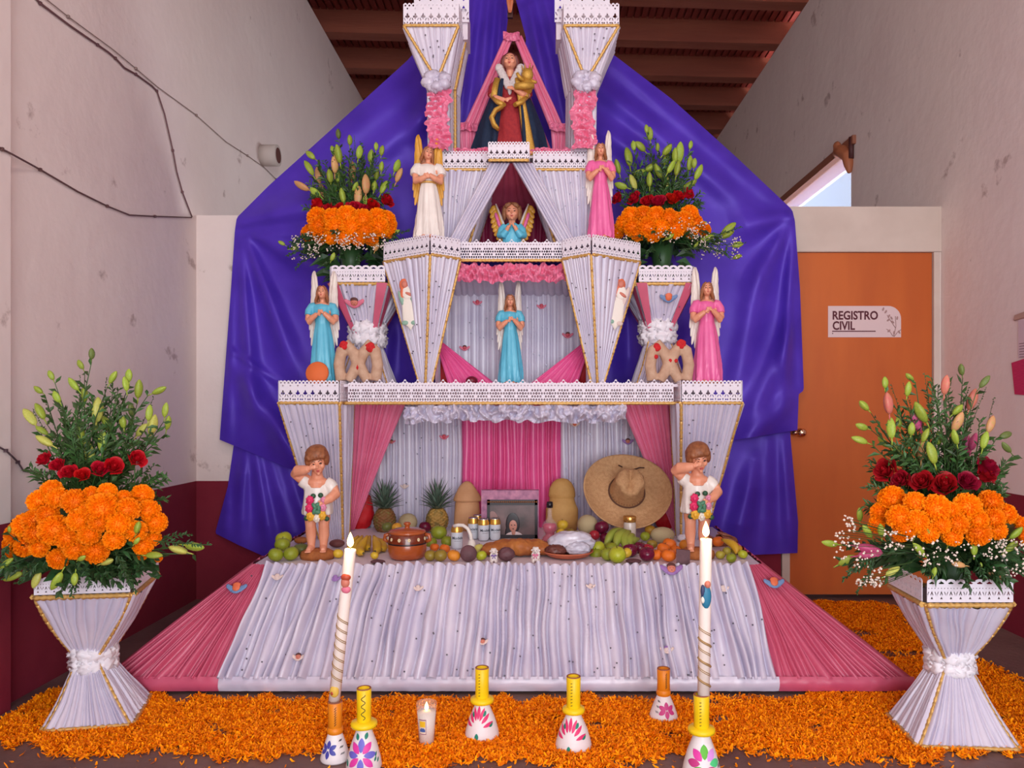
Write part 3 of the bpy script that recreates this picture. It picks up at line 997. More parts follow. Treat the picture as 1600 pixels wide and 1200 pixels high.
# curtains of tier one
for k in (0, 1):
    fl = (lambda v: v) if k == 0 else MX
    cu = MB()
    top0, top1 = Vector(((550 - VX) * 4.58 / F, 4.58, z1 - 0.0)), Vector(((634 - VX) * 4.58 / F, 4.58, z1 - 0.0))
    bo0, bo1 = Vector(((546 - VX) * 4.74 / F, 4.74, TZ + 0.01)), Vector(((554 - VX) * 4.74 / F, 4.74, TZ + 0.01))
    pleats(cu, fl(bo0), fl(bo1), fl(top1), fl(top0), 9, 0.03, (0, -1, 0), 16, 60 + k, wander=0.2, bow=0.04)
    solo('tied_curtain', cu, m_pink, ('pink satin curtain gathered down to the column above the red cloth and bananas', 'pink satin curtain gathered down to the column over the straw hat brim')[k], 'curtain')
# niche backdrop
nb = thing('niche_backdrop', 'white and pink gathered satin backdrop behind the fruit and photograph', 'backdrop', (AX, 4.93, TZ))
for (xa, xb, n, m, sd) in ((548, 722, 17, m_white, 71), (722, 876, 15, m_hot, 72), (876, 1048, 16, m_white, 73)):
    mb = MB()
    pleats(mb, P(xa, 830, 4.9).xy.to_3d() + Vector((0, 0, TZ)), P(xb, 830, 4.9).xy.to_3d() + Vector((0, 0, TZ)), P(xb, 0, 4.9).xy.to_3d() + Vector((0, 0, z1 + 0.03)), P(xa, 0, 4.9).xy.to_3d() + Vector((0, 0, z1 + 0.03)), n, 0.035, (0, -1, 0), 12, sd, wander=0.3)
    part('white_panel' if m is m_white else 'pink_panel', mb, m, nb, True)
for (x, y, w, f, h, wg) in ((694, 684, 0.05, 7, 7, 4), (612, 691, 0.04, 0, 1, 4), (632, 761, 0.045, 5, 5, 5), (898, 664, 0.055, 6, 6, 5), (981, 691, 0.06, 0, 1, 3)):
    sticker(P(x, y, 4.855), (0, -1, 0), w, f, h, wg, nb)
rr = random.Random(9)
sequins(nb, [P(rr.choice((rr.uniform(610, 715), rr.uniform(880, 990))), rr.uniform(660, 790), 4.862) for _ in range(34)], (0, -1, 0), 0.0045)
for k, (pts, lb) in enumerate((([(549, 782), (577, 782), (579, 836), (548, 838)], 'crumpled red cloth bundle at the curtain foot behind the bananas'), ([(1026, 800), (1052, 786), (1062, 834), (1030, 836)], 'crumpled red cloth bundle at the curtain foot behind the hat'))):
    c0 = P((pts[0][0] + pts[1][0]) / 2, 812, 4.82)
    mb = MB(); crumple(mb, (c0.x, c0.y, 0.5 + 0.12), ((pts[1][0] - pts[0][0]) * 4.82 / F * 0.62 + 0.012, 0.05, 0.125), 5 + k, 0.12, 1.6)
    solo('red_cloth', mb, m_red, lb, 'cloth')

# tier two: inverted pyramids standing on the lower shelf
z2 = 2.097
ZS1 = z1 + 0.105
ct2 = [((601 - VX) * 4.42 / F, 4.42), (-0.581, 4.2), ((718 - VX) * 4.33 / F, 4.33), (-0.73, 4.58)]
cb2 = [(-0.655, 4.36), (-0.628, 4.34), (-0.600, 4.355), (-0.625, 4.375)]
for k, (t, b) in enumerate(((ct2, cb2), ([(2 * AX - p[0], p[1]) for p in (ct2[2], ct2[1], ct2[0], ct2[3])], [(2 * AX - p[0], p[1]) for p in (cb2[2], cb2[1], cb2[0], cb2[3])]))):
    e, T, B = tapered('inverted_pyramid_column', ('white pleated upside down pyramid column beside the blue angel below the ivory robed angel', 'white pleated upside down pyramid column below the pink angel on the upper shelf')[k], 'column', t, b, z2, ZS1, 11, 0.017, 0.105, seeds=90 + 7 * k, lace_edges=(0, 1), gold_edges=(0, 1))
    for f in ((0, 1), (1, 2)):
        col_sequins(e, T, B, 9, 44 + k + f[0], f)
    # standing angel sticker on the outer face
    a, b_ = (0, 1) if k == 0 else (1, 2)
    nrm = (T[b_] - T[a]).cross(B[a] - T[a]).normalized()
    if nrm.y > 0: nrm = -nrm
    c = RP((640, 964)[k], 472, T[a], nrm) + nrm * 0.016
    sm = MB()
    s = 0.0044
    lean = -0.12 if k == 0 else 0.16
    mt = Matrix.Translation(c) @ Euler((0, lean, 0)).to_matrix().to_4x4()
    q = MB()
    q.ell((0, 0, -9 * s), (8.5 * s, 1.5 * s, 19 * s), None, 0, 14, 9, lambda p: 1.0 + .35 * max(0, -p.z) + .1 * math.cos(9 * p.x))
    q.ell((1 * s, -0.5 * s, 12 * s), (7 * s, 1.5 * s, 9 * s), None, 0, 12, 8)
    q.ell((-1 * s, -1.0 * s, 23 * s), (4.2 * s, 2 * s, 5 * s), None, 1, 10, 7)
    q.ell((-1.5 * s, 0, 22 * s), (6.5 * s, 1.6 * s, 8.5 * s), None, 2, 10, 7)
    q.ell((-5 * s, 0, 13 * s), (3 * s, 1.6 * s, 9 * s), (0, .2, 0), 2, 8, 7).ell((3 * s, -1.2 * s, 10 * s), (6 * s, 1.5 * s, 2.2 * s), (0, .5, 0), 1, 8, 6)
    q.ell((7 * s, 0, 6 * s), (3.4 * s, 1.2 * s, 16 * s), (0, 0.2, 0), 3, 8, 7)
    q.ell((-7 * s, 0, 4 * s), (3 * s, 1.2 * s, 12 * s), (0, -0.25, 0), 3, 8, 7)
    q.ell((-6 * s, -0.6 * s, -26 * s), (5 * s, 1.2 * s, 3 * s), None, 4, 8, 5)
    q.ell((5 * s, -0.6 * s, -27 * s), (5 * s, 1.2 * s, 3 * s), None, 3, 8, 5)
    sm.join(q, mt)
    part('standing_angel_sticker', sm, [m_stk[9], m_stk[0], m_stk[6], m_stk[5] if k else m_stk[8], m_stk[8]], e, True)
# tier two niche
n2 = thing('upper_niche', 'pale gathered satin recess behind the middle blue angel on the lower shelf', 'backdrop', (AX, 4.86, ZS1))
mb = MB(); pleats(mb, (-0.60, 4.86, ZS1), (2 * AX + 0.60, 4.86, ZS1), (2 * AX + 0.60, 4.86, 1.98), (-0.60, 4.86, 1.98), 19, 0.014, (0, -1, 0), 8, 31, wander=0.05, wob=0.15)
part('back_panel', mb, m_white, n2, True)
mb = MB(); pleats(mb, (-0.60, 4.86, 1.98), (2 * AX + 0.60, 4.86, 1.98), (2 * AX + 0.56, 4.40, 2.03), (-0.56, 4.40, 2.03), 21, 0.014, (0, -0.3, -1), 8, 32, wander=0.05, wob=0.15)
part('canopy_panel', mb, m_white, n2, True)
for k in (0, 1):
    fl = (lambda v: v) if k == 0 else MX
    mb = MB(); pleats(mb, fl(Vector((-0.60, 4.86, ZS1))), fl(Vector((-0.585, 4.45, ZS1))), fl(Vector((-0.585, 4.45, 2.03))), fl(Vector((-0.60, 4.86, 1.98))), 8, 0.012, (1 if k == 0 else -1, 0, 0), 8, 33 + k)
    part('side_panel', mb, m_white, n2, True)
for (x, y, w, f, h, wg) in ((746, 474, 0.05, 7, 7, 4), (726, 545, 0.055, 7, 1, 4), (846, 480, 0.05, 7, 7, 4), (887, 525, 0.06, 7, 1, 4)):
    sticker(P(x, y, 4.84), (0, -1, 0), w, f, h, wg, n2)
rr = random.Random(19)
sequins(n2, [P(rr.uniform(715, 890), rr.uniform(470, 575), 4.842) for _ in range(24)], (0, -1, 0), 0.0045)
for k in (0, 1):
    fl = (lambda v: v) if k == 0 else MX
    mb = MB()
    pleats(mb, fl(P(700, 600, 4.58)), fl(P(776, 601, 4.58)), fl(P(692, 535, 4.66)), fl(P(680, 533, 4.66)), 7, 0.016, (0, -1, 0), 10, 36 + k, wander=0.1)
    solo('swag_curtain', mb, m_hot, ('hot pink pleated swag under the ivory robed angel, slanting to the middle blue angel', 'hot pink pleated swag under the upper pink angel, slanting to the middle blue angel')[k], 'curtain')
    mb = MB(); c = fl(P(693, 572, 4.74)); crumple(mb, (c.x, c.y, ZS1 + 0.105), (0.062, 0.035, 0.115), 25 + k, 0.07, 1.4)
    solo('red_cloth', mb, m_red, ('red cloth roll standing behind the hot pink swag near the ivory angel column', 'red cloth roll standing behind the hot pink swag near the upper pink angel column')[k], 'cloth')
c = P(737, 592, 4.5)
mb = MB().ell((c.x, c.y, ZS1 + 0.028), (0.036, 0.034, 0.028), None, 0, 12, 8)
solo('plum', mb, M('plum_skin', (120, 16, 44), 0.35), 'dark plum peeping over the lattice lace below the hot pink swag', 'fruit')
# tier two shelf
Y2 = 4.36
ZS2 = z2 + 0.1
sh2 = thing('altar_shelf', 'short middle altar shelf with lattice lace and pink ruffle under the praying cherub', 'shelf', (AX, 4.6, z2))
part('shelf_board', MB().box((-0.45, 4.40, z2 + 0.085), (2 * AX + 0.45, 4.82, ZS2)).hexa([(p[0], p[1] + .03, z2 + 0.085) for p in ct2], [(p[0], p[1] + .03, ZS2) for p in ct2]).hexa([(2 * AX - p[0], p[1] + .03, z2 + 0.085) for p in ct2[::-1]], [(2 * AX - p[0], p[1] + .03, ZS2) for p in ct2[::-1]]), m_white2, sh2, True)
l = MB(); lace(l, (-0.44, Y2, z2 + 0.006), (2 * AX + 0.44, Y2, z2 + 0.006), 0.115, 'lattice')
part('lace_band', l, m_lace, sh2, True)
g = MB(); braid(g, (-0.45, Y2, z2), (2 * AX + 0.45, Y2, z2), 0.0095)
part('gilt_braid', g, m_gold, sh2, True)
rf = MB(); ruffle(rf, (-0.45, Y2 + 0.04, 1.98), (0.62, 0, 0), (0, 0, 0.1), (0, -1, 0), 0.06, 8, freq=42)
part('ruffle', rf, m_pink, sh2, True, label='scrunched pink satin ruffle')

# tier three
z3 = 2.622
ct3 = [(-0.635, 4.4), (-0.262, 4.4), (-0.262, 4.8), (-0.635, 4.8)]
cb3 = [(-0.60, 4.47), (-0.40, 4.47), (-0.40, 4.8), (-0.60, 4.8)]
for k, (t, b) in enumerate(((ct3, cb3), (mir(ct3), mir(cb3)))):
    e, T, B = tapered('tapered_column', ('white pleated pier behind the ivory robed angel beside the praying cherub', 'white pleated pier behind the upper pink angel beside the praying cherub')[k], 'column', t, b, z3, ZS2, 11, 0.02, 0.1, seeds=110 + 7 * k, lace_edges=(0, 3) if k == 0 else (0, 1), gold_edges=(0,))
    col_sequins(e, T, B, 12, 54 + k)
sh3 = thing('altar_shelf', 'top altar shelf with jutting lace box under the red and blue robed saint', 'shelf', (AX, 4.6, z3))
part('shelf_board', MB().box((-0.645, 4.45, z3 + 0.085), (2 * AX + 0.645, 4.86, z3 + 0.1)).box(((764 - VX) * 4.25 / F, 4.27, z3 + 0.085), ((826 - VX) * 4.25 / F, 4.45, z3 + 0.1)), m_white2, sh3, True)
cx0, cx1 = (763 - VX) * 4.23 / F, (827 - VX) * 4.23 / F
for a, b in (((cx0, 4.23), (cx1, 4.23)), ((cx0, 4.41), (cx0, 4.23)), ((cx1, 4.23), (cx1, 4.41))):
    l = MB(); lace(l, (a[0], a[1], z3 + 0.004), (b[0], b[1], z3 + 0.004), 0.1, 'clover')
    part('lace_band', l, m_lace, sh3, True)
g = MB(); braid(g, (cx0, 4.226, z3), (cx1, 4.226, z3), 0.0095)
part('gilt_braid', g, m_gold, sh3, True)
rf = MB(); ruffle(rf, (-0.645, 4.46, z3 + 0.1), (1.01, 0, 0), (0, 0, 0.045), (0, -1, 0), 0.035, 18, freq=45)
part('ruffle', rf, m_pink, sh3, True, label='low pink satin ruffle along the top')
n3 = thing('cherub_niche', 'crimson gathered satin recess behind the praying cherub', 'backdrop', (AX, 4.84, ZS2))
mb = MB(); pleats(mb, (-0.5, 4.84, ZS2), (2 * AX + 0.5, 4.84, ZS2), (2 * AX + 0.5, 4.84, z3), (-0.5, 4.84, z3), 17, 0.02, (0, -1, 0), 8, 41)
part('back_panel', mb, m_crim, n3, True)
mb = MB(); pleats(mb, (-0.42, 4.82, 2.53), (2 * AX + 0.42, 4.82, 2.53), (2 * AX + 0.25, 4.33, 2.645), (-0.25, 4.33, 2.645), 8, 0.02, (0, -0.3, -1), 8, 42)
part('canopy_panel', mb, m_rose, n3, True)
for k in (0, 1):
    fl = (lambda v: v) if k == 0 else MX
    mb = MB()
    pleats(mb, fl(P(700, 378, 4.37)), fl(P(728, 378, 4.37)), fl(P(797, 255, 4.28)), fl(P(765, 255, 4.28)), 6, 0.02, (0, -1, 0), 12, 46 + k, wander=0.2, wob=0.2)
    solo('tied_curtain', mb, m_white, ('white satin tie back curtain slanting down to the ivory robed angel', 'white satin tie back curtain slanting down to the upper pink robed angel')[k], 'curtain')

# tier four: pillars, saint's canopy
ZS3 = z3 + 0.1
z4 = 3.395
for k in (0, 1):
    fl = (lambda v: v) if k == 0 else MX
    Tq = [Vector(((631 - VX) * 4.3 / F, 4.3, z4)), Vector(((717 - VX) * 4.3 / F, 4.3, z4)), Vector((-0.41, 4.62, z4)), Vector((-0.74, 4.62, z4))]
    Mq = [Vector(((667 - VX) * 4.36 / F, 4.36, 3.10)), Vector(((700 - VX) * 4.36 / F, 4.36, 3.10)), Vector((-0.455, 4.58, 3.10)), Vector((-0.62, 4.58, 3.10))]
    Bq = [Vector(((669 - VX) * 4.38 / F, 4.38, ZS3)), Vector(((702 - VX) * 4.38 / F, 4.38, ZS3)), Vector((-0.455, 4.58, ZS3)), Vector((-0.62, 4.58, ZS3))]
    Tq, Mq, Bq = [[fl(p) for p in q] for q in (Tq, Mq, Bq)]
    e = thing('flared_pillar', ('tall flared white pillar with pink ruffle above the ivory robed angel', 'tall flared white pillar with pink ruffle above the upper pink angel')[k], 'pillar', sum(Bq, Vector()) / 4)
    ct = (sum(Tq, Vector()) + sum(Bq, Vector())) / 8
    for i in range(4):
        j = (i + 1) % 4
        o = (Tq[i] + Tq[j] + Bq[i] + Bq[j]) / 4 - ct
        mb = MB(); pleats(mb, Mq[i], Mq[j], Tq[j], Tq[i], 9, 0.01, o, 6, 130 + i + 9 * k)
        part('flared_face', mb, m_white, e, True)
        mb = MB(); pleats(mb, Bq[i], Bq[j], Mq[j], Mq[i], 6, 0.006, o, 5, 140 + i + 9 * k)
        part('shaft_face', mb, m_white, e, True)
    apex = (Mq[0] + Mq[1]) / 2 + Vector((0, -0.008, 0.01))
    g = MB()
    fo = Vector((0, -0.012, 0))
    braid(g, Tq[0] + fo, Tq[1] + fo, 0.009); braid(g, Tq[0] + fo, apex + fo, 0.009); braid(g, Tq[1] + fo, apex + fo, 0.009)
    s_ = 1 if k == 0 else -1
    inn = (1, 2) if k == 0 else (0, 3)
    so = Vector((0.012 * s_, 0, 0))
    a_, c_ = Tq[inn[0]].lerp(Tq[inn[1]], 0.5), Bq[inn[0]].lerp(Bq[inn[1]], 0.35)
    m_ = Mq[inn[0]].lerp(Mq[inn[1]], 0.4)
    braid(g, a_ + so, m_ + so, 0.009); braid(g, m_ + so, c_ + so, 0.009)
    part('gilt_braid', g, m_gold, e, True)
    for (a, b) in ((0, 1), (1, 2), (3, 0)):
        l = MB(); lace(l, Tq[a] + fo, Tq[b] + fo, 0.125, 'clover')
        part('lace_band', l, m_lace, e, True)
    up = Vector((0, 0.05, 0.09))
    A_, B_ = fl(Vector(((647 - VX) * 4.4 / F, 4.4, 3.47))), fl(Vector(((733 - VX) * 4.4 / F, 4.4, 3.47)))
    l = MB(); lace(l, A_, B_, 0.17, 'clover')
    part('lace_band', l, m_lace, e, True)
    part('top_block', MB().box((min(A_.x, B_.x) + 0.01, 4.42, 3.38), (max(A_.x, B_.x) - 0.01, 4.6, 3.56)), m_white2, e, True)
    ro = MB()
    c = (Mq[0] + Mq[1]) / 2
    for q in range(9):
        a = q * 2.4
        crumple(ro, c + Vector((0.05 * math.cos(a) * (q > 0), -0.02 - 0.012 * (q % 3), 0.036 * math.sin(a) * (q > 0))), (0.036, 0.03, 0.032), 60 + q + 10 * k, 0.3, 2.0, 0, 18, 10)
    part('rosette', ro, m_white, e, True)
    rf = MB()
    ruffle(rf, Bq[0] + Vector((-0.004, -0.02, 0)), Vector((0, 0, Mq[0].z - Bq[0].z - 0.04)), (Bq[1] - Bq[0]) * 1.06, (0, -1, 0), 0.055, 28 + k, freq=38)
    part('ruffle', rf, m_pink, e, True, label='scrunched pink satin strip')
    rr = random.Random(70 + k)
    pts = []
    for q in range(9):
        u, v = rr.uniform(0.2, 0.8), rr.uniform(0.4, 0.95)
        pts.append(Mq[0].lerp(Mq[1], u).lerp(Tq[0].lerp(Tq[1], u), v) + Vector((0, -0.014, 0)))
    sequins(e, pts, (0, -1, 0), 0.0045)
cn = thing('pink_canopy', 'pointed pink satin canopy tent behind the red and blue robed saint', 'canopy', (AX, 4.76, ZS3))
Yc = 4.76
mb = MB(); pleats(mb, P(740, 236, Yc), P(862, 236, Yc), P(806, 92, Yc), P(790, 92, Yc), 8, 0.014, (0, -1, 0), 10, 51)
part('back_panel', mb, m_rose, cn, True)
for k in (0, 1):
    fl = (lambda v: v) if k == 0 else MX
    mb = MB(); pleats(mb, fl(P(722, 203, Yc - 0.05)), fl(P(745, 203, Yc - 0.05)), fl(P(801, 62, Yc - 0.05)), fl(P(789, 56, Yc - 0.05)), 3, 0.025, (0, -1, 0), 14, 52 + k, wob=0.15)
    part('sloping_band', mb, m_pink, cn, True)
    mb = MB(); ruffle(mb, fl(P(716, 206, Yc - 0.08)), fl(P(746, 204, Yc - 0.08)) - fl(P(716, 206, Yc - 0.08)), (0, 0, 0.05), (0, -1, 0), 0.035, 54 + k, freq=22)
    part('rail_knot', mb, m_pink, cn, True)
    mb = MB(); pleats(mb, fl(P(718, 240, Yc - 0.05)), fl(P(741, 240, Yc - 0.05)), fl(P(744, 203, Yc - 0.05)), fl(P(717, 203, Yc - 0.05)), 4, 0.016, (0, -1, 0), 6, 56 + k)
    part('rail_skirt', mb, m_pink, cn, True)
mb = MB(); ruffle(mb, P(786, 64, Yc - 0.07), P(812, 64, Yc - 0.07) - P(786, 64, Yc - 0.07), (0, 0, 0.05), (0, -1, 0), 0.03, 58, freq=20)
part('peak_knot', mb, m_pink, cn, True)

# ------------------------------------------------------------------ painted statues
def ring(z, rx, ry, cx=0.0, cy=0.0, n=40, amp=0.0, k=9, ph=0.0):
    out = []
    for j in range(n):
        a = 2 * PI * j / n
        w = 1 + amp * (1.3 - 2.6 * abs(math.sin(k * a / 2 + ph)) ** 0.7 + 0.4 * math.cos((k * 2 + 1) * a + ph * 2.3))
        out.append(Vector((cx + rx * w * math.cos(a), cy + ry * w * math.sin(a), z)))
    return out

def hand(mb, wrist, d, up, s, curl=0.4, side=1):
    # palm with four unequal bent fingers and a thumb leaving the side of the palm
    wrist, d, up = Vector(wrist), Vector(d).normalized(), Vector(up).normalized()
    x = d.cross(up).normalized()
    mb.ell(wrist + d * 0.42 * s, (0.3 * s, 0.3 * s, 0.3 * s), None, 0, 10, 7)
    rows = []
    mb.tube([wrist, wrist + d * 0.45 * s, wrist + d * 0.85 * s], [0.2 * s, 0.3 * s, 0.27 * s], 0, 8)
    for i, L in enumerate((0.78, 0.9, 0.84, 0.66)):
        b = wrist + d * 0.8 * s + x * (i - 1.5) * 0.16 * s
        m1 = b + d * L * 0.5 * s
        m2 = m1 + (d * (1 - curl) - up * curl).normalized() * L * 0.5 * s
        mb.tube([b, m1, m2], [0.095 * s, 0.09 * s, 0.065 * s], 0, 6)
    b = wrist + d * 0.3 * s + x * side * 0.24 * s
    mb.tube([b, b + (d * 0.6 + x * side * 0.6) * 0.4 * s, b + (d * 1.2 + x * side * 0.5) * 0.5 * s], [0.11 * s, 0.1 * s, 0.07 * s], 0, 6)

def head_parts(c, r, tilt=(0, 0, 0), hair=1):
    # returns skin volume, eyes, lips in one frame; the face looks along -y
    rot = Euler(tilt).to_matrix().to_4x4()
    m = Matrix.Translation(c) @ rot
    sk, ey, lp = MB(), MB(), MB()
    sk.ell((0, 0, 0), (0.8 * r, 0.92 * r, 1.05 * r), None, 0, 20, 14)
    sk.ell((0, -0.28 * r, -0.5 * r), (0.55 * r, 0.6 * r, 0.52 * r), None, 0, 14, 10)
    sk.ell((0, -0.72 * r, -0.86 * r), (0.2 * r, 0.18 * r, 0.16 * r), None, 0, 8, 6)
    sk.tube([(0, -0.86 * r, 0.12 * r), (0, -1.02 * r, -0.12 * r), (0, -1.1 * r, -0.28 * r)], [0.07 * r, 0.1 * r, 0.15 * r], 0, 8)
    for s in (-1, 1):
        sk.ell((s * 0.42 * r, -0.66 * r, -0.28 * r), (0.26 * r, 0.22 * r, 0.24 * r), None, 0, 8, 6)
        sk.ell((s * 0.82 * r, 0.05 * r, -0.1 * r), (0.1 * r, 0.18 * r, 0.24 * r), None, 0, 8, 6)
        sk.ell((s * 0.32 * r, -0.8 * r, 0.2 * r), (0.24 * r, 0.14 * r, 0.08 * r), None, 0, 8, 6)
        ey.ell((s * 0.32 * r, -0.84 * r, 0.02 * r), (0.16 * r, 0.07 * r, 0.065 * r), None, 0, 8, 6)
        ey.tube([(s * 0.14 * r, -0.93 * r, 0.24 * r), (s * 0.32 * r, -0.9 * r, 0.3 * r), (s * 0.5 * r, -0.78 * r, 0.24 * r)], 0.03 * r, 0, 5)
    lp.ell((0, -0.92 * r, -0.52 * r), (0.19 * r, 0.08 * r, 0.045 * r), None, 0, 8, 5)
    lp.ell((0, -0.89 * r, -0.62 * r), (0.14 * r, 0.08 * r, 0.05 * r), None, 0, 8, 5)
    return [x.xf(m) for x in (sk, ey, lp)]

def wing_mb(side, lead, tips, w=0.03, y=0.06, th=0.012):
    mb = MB()
    n = 9
    def on(tab, t):
        k = t * (len(tab) - 1)
        i = min(int(k), len(tab) - 2)
        f = k - i
        return (tab[i][0] + (tab[i + 1][0] - tab[i][0]) * f, tab[i][1] + (tab[i + 1][1] - tab[i][1]) * f)
    for layer, (sc, yo) in enumerate(((1.0, 0.0), (0.62, -0.008))):
        for i in range(n):
            t = i / (n - 1)
            a = on(lead, t)
            b = on(tips, t)
            b = (a[0] + (b[0] - a[0]) * sc, a[1] + (b[1] - a[1]) * sc)
            L = math.hypot(b[0] - a[0], b[1] - a[1]) + 0.02
            ang = math.atan2(b[0] - a[0], b[1] - a[1])
            c = ((a[0] + b[0]) / 2 * side, y + yo + 0.12 * ((a[0] + b[0]) / 2) , (a[1] + b[1]) / 2)
            mb.ell(c, (w, th, L / 2), (0, ang * side, 0), 0, 10, 8)
    mb.tube([(side * p[0], y - 0.01, p[1]) for p in lead], [0.012] + [0.02] * (len(lead) - 2) + [0.012], 0, 8)
    return mb

def robe_folds(z):
    return 0.085 * max(0.0, 1 - z / 0.74) + 0.016

def angel_meshes(robe, wingmat, tilt, pose, hairmat):
    out = []
    rb = MB()
    prof = [(0.02, .182, .13), (0.05, .188, .134), (.12, .178, .128), (.22, .166, .12), (.34, .15, .11), (.46, .13, .098), (.56, .108, .083), (.6, .094, .074), (.63, .096, .075), (.68, .108, .084), (.73, .118, .086), (.77, .122, .078), (.795, .1, .062), (.805, .06, .05)]
    rb.loft([ring(z, rx, ry, 0.012 * math.sin(z * 5), 0, 60, robe_folds(z), 8, 1.2 * math.sin(z * 3.5)) for z, rx, ry in prof])
    for s in (-1, 1):
        rb.tube([(s * 0.09, 0.0, 0.775), (s * 0.135, -0.005, 0.765), (s * 0.165, -0.02, 0.72), (s * 0.168, -0.03, 0.685)], [0.05, 0.056, 0.056, 0.052], 0, 12)
    rb = remesh(rb, 0.0075, 1)
    out.append(('robe', rb, robe))
    sk = MB()
    sk.tube([(0, 0.0, 0.77), (0, -0.005, 0.83), (0, -0.008, 0.88)], [0.06, 0.032, 0.032], 0, 12)
    sk.ell((0, -0.0, 0.795), (0.1, 0.055, 0.03), None, 0, 14, 8)
    h, ey, lp = head_parts((0, -0.02, 0.915), 0.066, tilt)
    sk.join(h)
    if pose == 'crossed':
        for s in (-1, 1):
            zz = 0.012 if s > 0 else 0.0
            el = Vector((s * 0.172, -0.05, 0.63))
            wr = Vector((s * 0.045, -0.118 - zz, 0.69 + zz))
            sk.tube([(s * 0.166, -0.02, 0.71), el + Vector((0, 0.01, 0.02)), el + Vector((-s * 0.02, -0.015, -0.004)), (el + wr) / 2 + Vector((0, -0.012, -0.006)), wr], [0.042, 0.041, 0.04, 0.034, 0.024], 0, 10)
            hand(sk, wr, (-s * 0.9, -0.03, 0.35), (0, -1, 0), 0.05, 0.25, 1)
    else:
        for s in (-1, 1):
            el = Vector((s * 0.15, -0.05, 0.62))
            wr = Vector((s * 0.02, -0.125, 0.655 + 0.01 * s))
            sk.tube([(s * 0.155, -0.02, 0.7), el, (el + wr) / 2 + Vector((0, -0.012, -0.008)), wr], [0.04, 0.04, 0.033, 0.024], 0, 10)
            hand(sk, wr, (-s * 0.9, -0.05, 0.1), (0, -1, 0), 0.045, 0.3, 1)
    sk.tube([(0, 0, 0.03), (0, 0, 0.4), (0, 0, 0.78)], [0.05, 0.04, 0.04], 0, 8)
    for s in (-1, 1):
        sk.tube([(0, 0, 0.04), (s * 0.045, -0.1, 0.03)], 0.02, 0, 6)
        sk.tube([(0, 0, .76), (s * 0.166, -0.02, 0.71)], .035, 0, 8)
    sk.ell((-0.05, -0.1, 0.028), (0.03, 0.05, 0.02), None, 0, 10, 6).ell((0.04, -0.1, 0.028), (0.03, 0.05, 0.02), None, 0, 10, 6)
    sk = remesh(sk, 0.0052, 1)
    out.append(('body', sk, m_skin))
    out.append(('body>eyes', ey, m_eye)); out.append(('body>lips', lp, m_lip))
    hr = MB()
    m = Matrix.Translation((0, -0.02, 0.915)) @ Euler(tilt).to_matrix().to_4x4()
    q = MB()
    r = 0.066
    q.ell((0, 0.26 * r, 0.2 * r), (0.95 * r, 0.92 * r, 0.98 * r), None, 0, 18, 12)
    for s in (-1, 1):
        q.tube([(s * 0.2 * r, -0.5 * r, 0.95 * r), (s * 0.66 * r, -0.42 * r, 0.6 * r), (s * 0.88 * r, -0.1 * r, 0.1 * r), (s * 0.95 * r, 0.0, -0.6 * r), (s * 1.15 * r, -0.1 * r, -1.3 * r), (s * 1.2 * r, -0.4 * r, -1.75 * r)], [0.18 * r, 0.26 * r, 0.3 * r, 0.32 * r, 0.3 * r, 0.14 * r], 0, 10)
        q.tube([(s * 0.5 * r, 0.6 * r, 0.2 * r), (s * 0.7 * r, 0.7 * r, -0.8 * r), (s * 0.8 * r, 0.8 * r, -1.9 * r)], [0.4 * r, 0.42 * r, 0.2 * r], 0, 10)
    q.ell((0, 0.7 * r, -0.8 * r), (0.8 * r, 0.4 * r, 1.3 * r), None, 0, 14, 10)
    q.xf(m)
    hr = remesh(q, 0.0062, 1)
    hr.v = [tuple(Vector(p) + Vector((nz(p[0] * 260, p[2] * 22), nz(p[0] * 260 + 9, p[2] * 22), 0)) * 0.0035) for p in hr.v]
    out.append(('hair', hr, hairmat))
    lead = [(0.045, 0.60), (0.07, 0.78), (0.085, 0.95), (0.105, 1.08), (0.125, 1.14)]
    tips = [(0.09, 0.33), (0.165, 0.40), (0.19, 0.56), (0.168, 0.76), (0.15, 0.98)]
    for s in (-1, 1):
        out.append(('wing', wing_mb(s, lead, tips, 0.03, 0.075), wingmat))
    bs = MB().ell((0, 0, 0.018), (0.19, 0.14, 0.034), None, 0, 24, 8, lambda p: 1 + 0.12 * nz(p.x * 4, p.y * 4, p.z * 3))
    out.append(('base', bs, m_clay))
    return out

_SM = {}
def statue(name, key, builder, label, loc, height, rotz=0.0, mats=None, group=None, slim=1.0):
    if key not in _SM:
        _SM[key] = [(n, mb.mesh(n.split('>')[-1], m if isinstance(m, list) else [m])) for n, mb, m in builder()]
    e = thing(name, label, 'statue', loc, rotz, group, height)
    e.scale = (height * slim, height * (0.5 + 0.5 * slim), height)
    made = {}
    for n, me in _SM[key]:
        o = link(n.split('>')[-1], me, made[n.split('>')[0]] if '>' in n else e)
        made[n] = o
        if mats and n in mats:
            o.material_slots[0].link = 'OBJECT'
            o.material_slots[0].material = mats[n]
    return e

